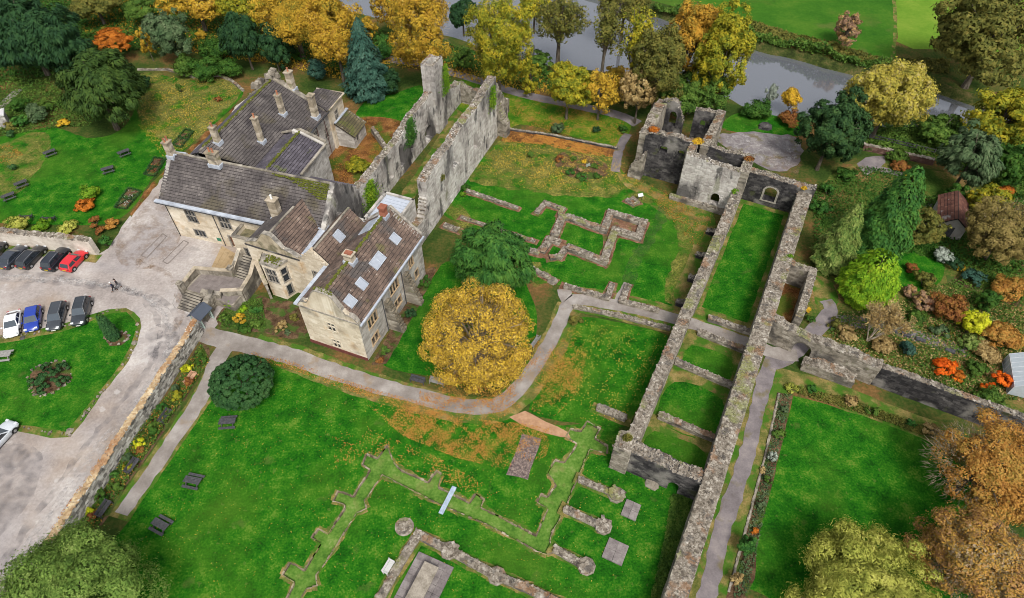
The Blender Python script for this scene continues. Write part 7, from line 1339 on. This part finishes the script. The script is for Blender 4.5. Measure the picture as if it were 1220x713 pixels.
        for t in (.185, .81):
            wx = X(t); wr_ = .32 if kind != 'suv' else .35; b = MB(); b.tube([(wx, s * (W2 - .20), wr_), (wx, s * (W2 + .012), wr_)], wr_, 18); w_ = b.build('wheel', RUBBER, root, smooth=False); b = MB(); b.tube([(wx, s * (W2 - .02), wr_), (wx, s * (W2 + .024), wr_)], [wr_ * .62, wr_ * .58], 14); b.build('rim', ALLOY, w_)
            b = MB()
            for k in range(12):
                g0, g1 = math.pi * k / 12, math.pi * (k + 1) / 12; ro, ri = wr_ + .10, wr_ + .015
                for yy in (W2 + .004,): b.poly([(wx + ri * math.cos(g0), s * yy, wr_ + ri * math.sin(g0)), (wx + ro * math.cos(g0), s * yy, wr_ + ro * math.sin(g0)), (wx + ro * math.cos(g1), s * yy, wr_ + ro * math.sin(g1)), (wx + ri * math.cos(g1), s * yy, wr_ + ri * math.sin(g1))])
            b.build('wheel_arch', TRIM, root)
    b = MB(); b.box((X(.985), 0, .48), .05, .5, .10); b.build('grille', TRIM, root); b = MB(); b.box((X(1.0), 0, .42), .03, .26, .055); b.build('number_plate', PLATE_W, root); b = MB(); b.box((X(-.002), 0, .62), .02, .26, .055); b.build('number_plate', PLATE_Y, root)
    b = MB(); b.box((X(.5), 0, .24), L * .44, W2 * .93, .06); b.build('underbody', TRIM, root)
    if kind in ('estate', 'suv'):
        for s in (-1, 1): b = MB(); b.tube([(X(t1 + .02), s * W2 * .68, H - .02), (X(t1 + .05), s * W2 * .68, H + .05), (X(t2 - .05), s * W2 * .68, H + .05), (X(t2), s * W2 * .68, H - .03)], .018, 6); b.build('roof_rail', ALLOY, root)
    return root
def paint(name, c, rough=.3): return flat('paint_' + name, c, rough=rough, spec=.5, coat=.7, var=.02)
GC = 'cars parked on the gravel drive'
car('dark blue-grey car at the left end of the row facing the terrace wall', (3, 317), (25, 294), paint('bluegrey', (.028, .034, .046)), 'saloon', group=GC)
car('black estate car second in the row facing the terrace wall', (26, 317), (48, 294), paint('black', (.012, .014, .017)), 'estate', group=GC)
car('navy black car beside the red hatchback', (56, 320), (77, 296), paint('navyblack', (.010, .013, .020)), 'suv', group=GC)
car('bright red hatchback at the end of the row facing the terrace wall', (78, 320), (97, 300), paint('red', (.52, .012, .02)), 'hatch', group=GC)
car('dark car cut by the left edge of the photo at the terrace wall', (-17, 312), (2, 287), paint('anthracite', (.02, .021, .024)), 'hatch', group=GC)
car('white coupe nosing towards the drive lawn', (12, 400), (17, 371), paint('white', (.72, .73, .73)), 'coupe', front='p', group=GC)
car('royal blue hatchback nosing towards the drive lawn', (36, 394), (41, 365), paint('blue', (.010, .035, .27)), 'hatch', front='p', group=GC)
car('dark grey estate car between the royal blue and black cars', (62, 393), (72, 360), paint('grey', (.035, .04, .047)), 'estate', front='p', group=GC)
car('black off-road car nearest the two walkers', (92, 386), (101, 356), paint('slate', (.022, .027, .033)), 'suv', front='p', group=GC)
car('silver white car half outside the left edge below the drive lawn', (-16, 535), (8, 509), paint('silver', (.50, .53, .56)), 'saloon', group=GC)
# ------------------------------------------------------------------ people
def person(label, px, rz, coat, legs, hair, height=1.72, stride=.28):
    g = at(*px); s = height / 1.72; root = empty('person', (g.x, g.y, .05), rz); tag(root, label, 'person', 'two people walking across the drive')
    J = dict(pelvis=(0, 0, .93), waist=(0, 0, 1.08), chest=(.02, 0, 1.30), neck=(.02, 0, 1.46), head0=(.03, 0, 1.55), head1=(.04, 0, 1.66), hipL=(0, .09, .90), kneeL=(stride * .55, .10, .50), ankL=(stride, .10, .09), toeL=(stride + .17, .10, .03), hipR=(0, -.09, .90), kneeR=(-stride * .2, -.10, .49), ankR=(-stride, -.10, .10), toeR=(-stride + .16, -.10, .03), shL=(.02, .18, 1.41), elL=(-.06, .25, 1.14), wrL=(.06, .25, .90), haL=(.09, .24, .82), shR=(.02, -.18, 1.41), elR=(.02, -.25, 1.14), wrR=(.16, -.24, .95), haR=(.20, -.23, .88))
    E_ = [('pelvis', 'waist'), ('waist', 'chest'), ('chest', 'neck'), ('neck', 'head0'), ('head0', 'head1'), ('pelvis', 'hipL'), ('hipL', 'kneeL'), ('kneeL', 'ankL'), ('ankL', 'toeL'), ('pelvis', 'hipR'), ('hipR', 'kneeR'), ('kneeR', 'ankR'), ('ankR', 'toeR'), ('chest', 'shL'), ('shL', 'elL'), ('elL', 'wrL'), ('wrL', 'haL'), ('chest', 'shR'), ('shR', 'elR'), ('elR', 'wrR'), ('wrR', 'haR')]
    Rr = dict(pelvis=.13, waist=.12, chest=.145, neck=.055, head0=.075, head1=.095, hipL=.095, hipR=.095, kneeL=.06, kneeR=.06, ankL=.042, ankR=.042, toeL=.035, toeR=.035, shL=.065, shR=.065, elL=.045, elR=.045, wrL=.032, wrR=.032, haL=.035, haR=.035)
    def skin(name, keys, mat, k):
        me = bpy.data.meshes.new(name); ks = list(keys); me.from_pydata([tuple(c_ * s for c_ in J[q]) for q in ks], [(ks.index(a), ks.index(b)) for a, b in E_ if a in ks and b in ks], []); o = link(name, me, root, mat); mo = o.modifiers.new('skin', 'SKIN')
        for i, q in enumerate(ks): me.skin_vertices[0].data[i].radius = (Rr[q] * s * k, Rr[q] * s * k)
        me.skin_vertices[0].data[0].use_root = True; sb = o.modifiers.new('sub', 'SUBSURF'); sb.levels = 1; sb.render_levels = 2; return o
    skin('body', J.keys(), flat('skin', (.50, .30, .22), rough=.6), 1.0)
    skin('trousers', ['pelvis', 'hipL', 'kneeL', 'ankL', 'hipR', 'kneeR', 'ankR'], legs, 1.16); skin('jacket', ['pelvis', 'waist', 'chest', 'neck', 'shL', 'elL', 'wrL', 'shR', 'elR', 'wrR'], coat, 1.17)
    b = MB(); b.tube_z((.02 * s, 0, 1.60 * s), [(.075 * s, -.06), (.115 * s, 0), (.112 * s, .07), (.07 * s, .125), (.02 * s, .14)], 12); b.build('hair', hair, root, smooth=True)
    for sd in (-1, 1): b = MB(); b.box((.125 * s, sd * .035, 1.64 * s), .008, .012, .008); b.build('eye', TRIM, root)
    b = MB(); b.box((.137 * s, 0, 1.61 * s), .014, .012, .02); b.build('nose', MATS['skin'], root)
    for nm, sgn in (('toeL', 1), ('toeR', -1)): q = J[nm]; b = MB(); b.box(((q[0] - .08) * s, q[1] * s, .035), .13, .045, .045, jit=.01); b.build('shoe', TRIM, root)
    # hands: palm, four fingers, thumb
    for nm in ('haL', 'haR'):
        q = Vector(J[nm]) * s; b = MB(); b.box(q - Vector((0, 0, .01)), .014, .038, .045)
        for k in range(4): y = -.03 + .02 * k; b.tube([q + Vector((.0, y, -.05)), q + Vector((.012, y, -.09)), q + Vector((.03, y, -.115 - .006 * (k in (1, 2))))], [.009, .008, .007], 5)
        sd = -1 if nm == 'haL' else 1; b.tube([q + Vector((.01, .038 * sd * -1, -.0)), q + Vector((.03, .05 * sd * -1, -.04)), q + Vector((.04, .045 * sd * -1, -.06))], [.011, .009, .008], 5); b.build('hand', MATS['skin'], root)
person('person in dark clothes and white hat walking beside the other walker on the drive', (137.5, 347), R(200), flat('navy_cloth', (.03, .035, .07), rough=.9), flat('black_cloth', (.02, .02, .025), rough=.9), flat('white_hat', (.7, .7, .68), rough=.8))
person('person in a dark jacket and pale scarf, the farther of the two walkers', (142.5, 343.5), R(205), flat('dark_jacket', (.035, .03, .035), rough=.9), flat('grey_trousers', (.16, .16, .17), rough=.9), flat('dark_hair', (.03, .02, .015), rough=.8), height=1.78)
# ------------------------------------------------------------------ benches and tables
def picnic_table(label, px, rz, mat=DARKWOOD, group=None):
    g = at(*px); root = empty('picnic_table', (g.x, g.y, .03), rz); tag(root, label, 'picnic table', group)
    for k in range(5): b = MB(); b.ab(-.92, .92, -.37 + k * .15, -.37 + k * .15 + .14, .70, .74, .004); b.build('table_plank', mat, root)
    for s in (-1, 1):
        for k in range(2): b = MB(); b.ab(-.92, .92, s * .72 - .145 + k * .15, s * .72 - .145 + k * .15 + .14, .42, .46, .004); b.build('seat_plank', mat, root)
    for x in (-.62, .62):
        for s in (-1, 1): b = MB(); b.box((x, s * .42, .35), .035, .045, .40, (1, 0, 0), (0, .88, s * .47), (0, -s * .47, .88)); b.build('leg', mat, root)
        b = MB(); b.ab(x - .03, x + .03, -.82, .82, .33, .41); b.build('cross_rail', mat, root)
def bench(label, px, rz, mat=DARKWOOD, group=None, w=1.7):
    g = at(*px); root = empty('bench', (g.x, g.y, .05), rz); tag(root, label, 'bench', group)
    for k in range(5): b = MB(); b.ab(-w / 2, w / 2, -.22 + k * .1, -.22 + k * .1 + .085, .42, .45); b.build('seat_slat', mat, root)
    for k in range(4): b = MB(); b.box((0, .28 + k * .018, .56 + k * .1), w / 2, .014, .042, (1, 0, 0), (0, 1, .2)); b.build('back_slat', mat, root)
    for s in (-1, 1):
        b = MB(); b.ab(s * w / 2 - .05, s * w / 2 + .02, -.24, -.17, 0, .64); b.build('leg', mat, root); b = MB(); b.box((s * w / 2 - .015, .30, .46), .035, .035, .47, (1, 0, 0), (0, 1, 0), (0, .12, 1)); b.build('leg', mat, root); b = MB(); b.ab(s * w / 2 - .06, s * w / 2 + .03, -.27, .33, .64, .68); b.build('armrest', mat, root)
GP, GB = 'picnic tables on the lawns', 'wooden benches along the paths'
picnic_table('dark picnic table on the church lawn closest to the clipped dome', (273, 506), R(5), group=GP); picnic_table('dark picnic table on the church lawn, middle of three in a line', (232, 576), R(-12), group=GP); picnic_table('dark picnic table on the church lawn closest to the bottom left tree', (194, 628), R(-25), group=GP); picnic_table('weathered grey picnic table on the drive lawn at the left edge', (7, 427), R(8), GREYWOOD, group=GP)
for lb, px, rz in (('dark picnic table on the terrace lawn nearest the broad yew', (61, 185), 40), ('dark picnic table on the terrace lawn, upper of the two nearest the house', (149, 185), 40), ('dark picnic table on the terrace lawn, lower of the two nearest the house', (130, 205), 30), ('dark picnic table on the terrace lawn, upper of two at the left edge', (27, 222), 40), ('dark picnic table on the terrace lawn, lower of two at the left edge', (12, 237), 40)): picnic_table(lb, px, R(rz), group=GP)
bench('dark bench behind the terrace wall, left one', (33, 261), R(185), group=GB); bench('dark bench behind the terrace wall, right one', (60, 263), R(185), group=GB)
bn = math.atan2(*(at(145, 613) - at(240, 473)).yx) + math.pi
bench('new orange-brown bench beside the border path', (229.5, 454), bn - 0.0 + R(0), WARMWOOD, group=GB); bench('dark bench beside the border path, nearest the orange-brown bench', (199.5, 499), bn, group=GB); bench('dark bench beside the border path, third from the house', (160.5, 558), bn, group=GB); bench('dark bench at the lower end of the border path', (127, 609), bn, group=GB)
bench('dark bench beside the abbey path under the golden tree', (498, 456), R(-17), group=GB); bench('pale grey bench beside the abbey path under the golden tree', (521, 458), R(-17), GREYWOOD, group=GB); bench('grey curved-path bench right of the golden tree', (637, 410), R(60 + 180), GREYWOOD, group=GB)
bench('white bench on the church lawn beside the altar footing', z8(113, 550), math.atan2(*(a8(272, 362) - a8(60, 720)).yx), flat('off_white_bench', (.5, .5, .48), rough=.6), group=GB, w=1.3)
GK = 'timber blocks along the kitchen garden path'
for lb, px in (('dark timber block on the kitchen garden path, nearest the bare tree', (1062, 395)), ('dark timber block on the kitchen garden path, second from the bare tree', (1079, 400)), ('dark timber block on the kitchen garden path, third from the bare tree', (1096, 406)), ('dark timber block on the kitchen garden path, farthest from the bare tree', (1131, 419))):
    g = at(*px); root = empty('timber_block', (g.x, g.y, 0), R(-26)); tag(root, lb, 'timber block', GK)
    for k in range(2): b = MB(); b.ab(-.55, .55, -.24 + .25 * k, -.24 + .25 * k + .235, .0, .3, .02); b.build('sleeper', DARKWOOD, root)
# ------------------------------------------------------------------ knot beds
def knot_bed(label, pts, flower=None):
    P = [at(*p) for p in pts]; c = sum(P, Vector()) / 4; root = empty('knot_bed', (c.x, c.y, 0)); tag(root, label, 'flower bed', 'box-edged beds beside the house')
    Q = straight([p for p in P], .5, .02); V, F = tri_sheet(Q); me = mesh_np('soil', np.column_stack([V - np.array([c.x, c.y]), np.full(len(V), .06)]), F3=F); link('soil', me, root, G_SOIL)
    segs = [(P[i], P[(i + 1) % 4]) for i in range(4)] + [(P[0], P[2]), ((P[0] + P[1]) / 2, (P[2] + P[3]) / 2)]; C = []
    for a_, b_ in segs:
        n = int((b_ - a_).length * 110); t = rng.random(n); C.append(np.column_stack([a_.x + (b_.x - a_.x) * t + rng.normal(size=n) * .09, a_.y + (b_.y - a_.y) * t + rng.normal(size=n) * .09, .08 + rng.random(n) * .3]))
    C = np.concatenate(C) - np.array([c.x, c.y, 0]); V, F = leaf_cloud(C, unit(len(C)) + np.array([0, 0, .6]), .07); link('hedge', mesh_np('hedge', V, F3=F), root, LF['box'])
    if flower:
        k = 260; s_ = rng.random((k, 1)) * .8 + .1; r_ = rng.random((k, 1)) * .7 + .15; A_ = [np.array(p.xy) for p in P]; C2 = (A_[0] * (1 - s_) + A_[1] * s_) * (1 - r_) + (A_[3] * (1 - s_) + A_[2] * s_) * r_ - np.array([c.x, c.y]); C2 = C2[(np.sin(C2[:, 0] * 5) + np.sin(C2[:, 1] * 4) > .2)]; V, F = leaf_cloud(np.column_stack([C2, .2 + rng.random(len(C2)) * .2]), unit(len(C2)) + np.array([0, 0, .8]), .08); link('flowers', mesh_np('flowers', V, F3=F), root, LF[flower])
knot_bed('box-edged bed farthest up beside the house gable', [(206, 173), (221, 155), (231, 158), (216, 177)], 'mid'); knot_bed('box-edged bed in the middle of the three beside the house', [(172, 209), (184, 189), (198, 190), (185, 211)], 'russet'); knot_bed('box-edged bed with white flowers nearest the terrace wall', [(137, 248), (153, 225), (169, 229), (151, 250)], 'silver')
# ------------------------------------------------------------------ garden buildings and boundary pieces
def greenhouse(label, px, rz, w=2.6, l=5.0):
    g = at(*px); root = empty('greenhouse', (g.x, g.y, 0), rz); tag(root, label, 'greenhouse'); FRM = flat('white_aluminium', (.6, .62, .64), rough=.4); GL = flat('greenhouse_glass', (.42, .47, .50), rough=.12, spec=.8); he, hr = 1.7, 2.6
    b = MB()
    for y in np.linspace(0, l, 8): y = float(y); b.box((-w / 2, y, he / 2), .03, .025, he / 2); b.box((w / 2, y, he / 2), .03, .025, he / 2); b.tube([(-w / 2, y, he), (0, y, hr), (w / 2, y, he)], .03, 5)
    for x, z in ((-w / 2, he), (w / 2, he), (0, hr), (-w / 2, .1), (w / 2, .1)): b.tube([(x, 0, z), (x, l, z)], .035, 5)
    b.build('frame', FRM, root)
    for k in range(7):
        y0, y1 = l * k / 7 + .03, l * (k + 1) / 7 - .03
        for s in (-1, 1):
            q = MB(); q.hexa([(s * (w / 2 - .01), y0, .15), (s * (w / 2 - .01), y1, .15), (s * (w / 2 + .0), y1, .15), (s * w / 2, y0, .15), (s * (w / 2 - .01), y0, he - .03), (s * (w / 2 - .01), y1, he - .03), (s * w / 2, y1, he - .03), (s * w / 2, y0, he - .03)]); q.build('wall_pane', GL, root)
            q = MB(); q.hexa([(s * w / 2 * .97, y0, he + .02), (s * w / 2 * .97, y1, he + .02), (s * .04, y1, hr - .02), (s * .04, y0, hr - .02), (s * w / 2 * .97, y0, he + .035), (s * w / 2 * .97, y1, he + .035), (s * .04, y1, hr - .005), (s * .04, y0, hr - .005)]); q.build('roof_pane', GL, root)
    for y in (0.0, l):
        for s in (-1, 1): q = MB(); q.poly([(0, y, .15), (s * (w / 2 - .05), y, .15), (s * (w / 2 - .05), y, he - .02), (0, y, hr - .06)]); q.build('gable_pane', GL, root)
greenhouse('white framed greenhouse cut by the right edge behind the azaleas', (1214, 474), R(-20), 2.6, 5)
def shed(label):
    g = at(1126, 283); root = empty('garden_shed', (g.x, g.y, 0), R(-24)); tag(root, label, 'shed'); h, w, l = 2.4, 3.6, 6.2; RT = pm('rusty_tiles', [(0, (.05, .022, .018)), (.5, (.10, .042, .03)), (1, (.17, .08, .055))], scale=1, island=.5, rough=.9, patches=(((.30, .28, .26), .5, .64, .06, .7),)); I = Matrix.Identity(4)
    for x0, x1, y0, y1 in ((-w / 2, w / 2, 0, .15), (-w / 2, w / 2, l - .15, l), (-w / 2, -w / 2 + .15, .15, l - .15), (w / 2 - .15, w / 2, .15, l - .15)):
        b = MB(); b.ab(x0, x1, y0, y1, -.05, h); b.build('wall', ASHLAR_GREY, root)
    for y in (.0, l - .15): b = MB(); b.hexa([(-w / 2, y, h), (w / 2, y, h), (w / 2, y + .15, h), (-w / 2, y + .15, h), (-.02, y, h + 1.3), (.02, y, h + 1.3), (.02, y + .15, h + 1.3), (-.02, y + .15, h + 1.3)]); b.build('gable', ASHLAR_GREY, root)
    for s in (-1, 1): roof((s * (w / 2 + .25), -.3 if s > 0 else l + .3, h - .15), (s * (w / 2 + .25), l + .3 if s > 0 else -.3, h - .15), (0, l + .3 if s > 0 else -.3, h + 1.42), (0, -.3 if s > 0 else l + .3, h + 1.42), RT, M=I, parent=root)
    b = MB(); b.ab(-.45, .45, -.05, -.005, 0, 2.0); b.build('door', DARKWOOD, root)
shed('brick-red roofed garden shed half hidden by the olive tree')
# yard terrace: low wall with timber rail
ruin('yard_wall', 'low dark retaining wall with rail between the walled yard and the river trees', 'wall', [dict(p0=at(1028, 178), p1=at(1110, 196), t=.6, h=1.0)], pm('dark_red_stone', [(0, (.05, .025, .02)), (.5, (.12, .065, .05)), (1, (.20, .13, .10))], scale=1, island=.5, rough=.95), capmat=STONE, capsize=(.1, .2))
fr0, fr1 = at(1035, 166), at(1112, 184); root = empty('rail_fence', fr0[:]); tag(root, 'weathered post and rail fence above the low dark retaining wall', 'fence')
for k in range(8): q = (fr1 - fr0) * k / 7; b = MB(); b.box(q + Vector((0, 0, .5)), .06, .06, .55); b.build('post', DARKWOOD, root)
for z_ in (.45, .9): b = MB(); dd = (fr1 - fr0).normalized(); b.box((fr1 - fr0) / 2 + Vector((0, 0, z_)), (fr1 - fr0).length / 2, .025, .06, dd, Vector((-dd.y, dd.x, 0))); b.build('rail', DARKWOOD, root)
# stone gateway at the left edge
g = at(2, 150); root = empty('gate_pier', (g.x, g.y, 0), R(25)); tag(root, 'pale flat-topped stone gate pier cut by the left edge', 'gate pier'); b = MB()
masonry(b, (-1.3, 0), (1.3, 0), 1.8, 2.2, seed=5); b.build('masonry', STONE_PALE, root); b = MB(); b.box((0, 0, 2.32), 1.55, 1.1, .12, jit=.02); b.build('cap_slab', pm('pale_slab', [(0, (.36, .35, .35)), (1, (.56, .55, .55))], scale=1, rough=.9), root)
low('garden_edging', 'low curved stone edging along the back of the terrace lawn', [at(165, 84), at(200, 84), at(232, 93), at(262, 91), at(276, 97), at(290, 109)], w=.4, h=.3, cat='edging', capsize=(.08, .15))
low('garden_edging', 'thin brick edging along the leaf-covered border of the upper lawn', [at(600, 154), at(660, 163), at(735, 178)], w=.35, h=.3, cat='edging', mat=STONE_BLACK, capsize=(.08, .15), capmat=STONE)
low('garden_edging', 'stone edging of the long border beside the garden path', [at(928, 470), at(911, 545), at(890, 625), at(868, 705)], w=.16, h=.16, cat='edging', cap=False)
# small edging stones round the drive lawn
b = MB()
for pl, k in (([(0, 403), (25, 400), (60, 394), (100, 383), (128, 372), (150, 368)], 24), ([(163, 385), (163, 402), (152, 428), (122, 468), (97, 500), (84, 516)], 30), ([(84, 518), (55, 516), (30, 509), (0, 508)], 14), ([(124, 403), (137, 412), (152, 405), (150, 397), (136, 395), (124, 403)], 34), ([(35, 447), (45, 437), (72, 431), (83, 437), (85, 450), (70, 465), (48, 472), (36, 464), (35, 447)], 40)):
    P = catmull([at(*p) for p in pl], False, .5)
    for i in range(k):
        q = P[int(random.random() * (len(P) - 1))]; r_ = random.uniform(.07, .17); b.box((q.x + random.uniform(-.15, .15), q.y + random.uniform(-.15, .15), .08), r_, r_ * .8, r_ * .6, Vector((math.cos(i), math.sin(i), 0)), Vector((-math.sin(i), math.cos(i), 0)), jit=r_ * .3)
o = b.build('edging_stones', CAPSTONE, None, kind='stuff'); tag(o, 'small pale edging stones round the drive lawn and its beds', 'stones')
# drainage cuts in the drive
DK = pm('patched_seam', [(0, (.12, .10, .09)), (1, (.20, .17, .15))], scale=2, rough=.95)
for nm_, pts in (('drive_seam', [(168, 305), (194, 279), (199, 282), (175, 308), (168, 305)]), ('drive_seam', [(194, 312), (219, 287), (225, 290), (200, 315), (194, 312)])):
    P = [at(*p) for p in pts]
    for a_, b_ in zip(P, P[1:]): ribbon(nm_, [a_, (a_ + b_) / 2, b_], .14, Z5 + .02, DK, px=False, jit=.03)
# ring of stone flags at paved yard: each flag a piece
nfl = 0; pr = yard; FL = [(i, j) for i in range(9) for j in range(5)]
yard_o = bpy.data.objects['paved_yard']
for i, j in FL:
    def bl_(s, t): return (pr[0].lerp(pr[1], s)).lerp(pr[3].lerp(pr[2], s), t)
    s0, s1, t0_, t1_ = i / 9 + .004, (i + 1) / 9 - .004, j / 5 + .006, (j + 1) / 5 - .006; Q = [bl_(s0, t0_), bl_(s1, t0_), bl_(s1, t1_), bl_(s0, t1_)]; z0 = Z5 + .055; zz = z0 + random.uniform(.006, .02); b = MB(); b.hexa([Vector((q.x, q.y, z0)) for q in Q] + [Vector((q.x, q.y, zz)) for q in Q]); b.build('flagstone', G_FLAG, yard_o)
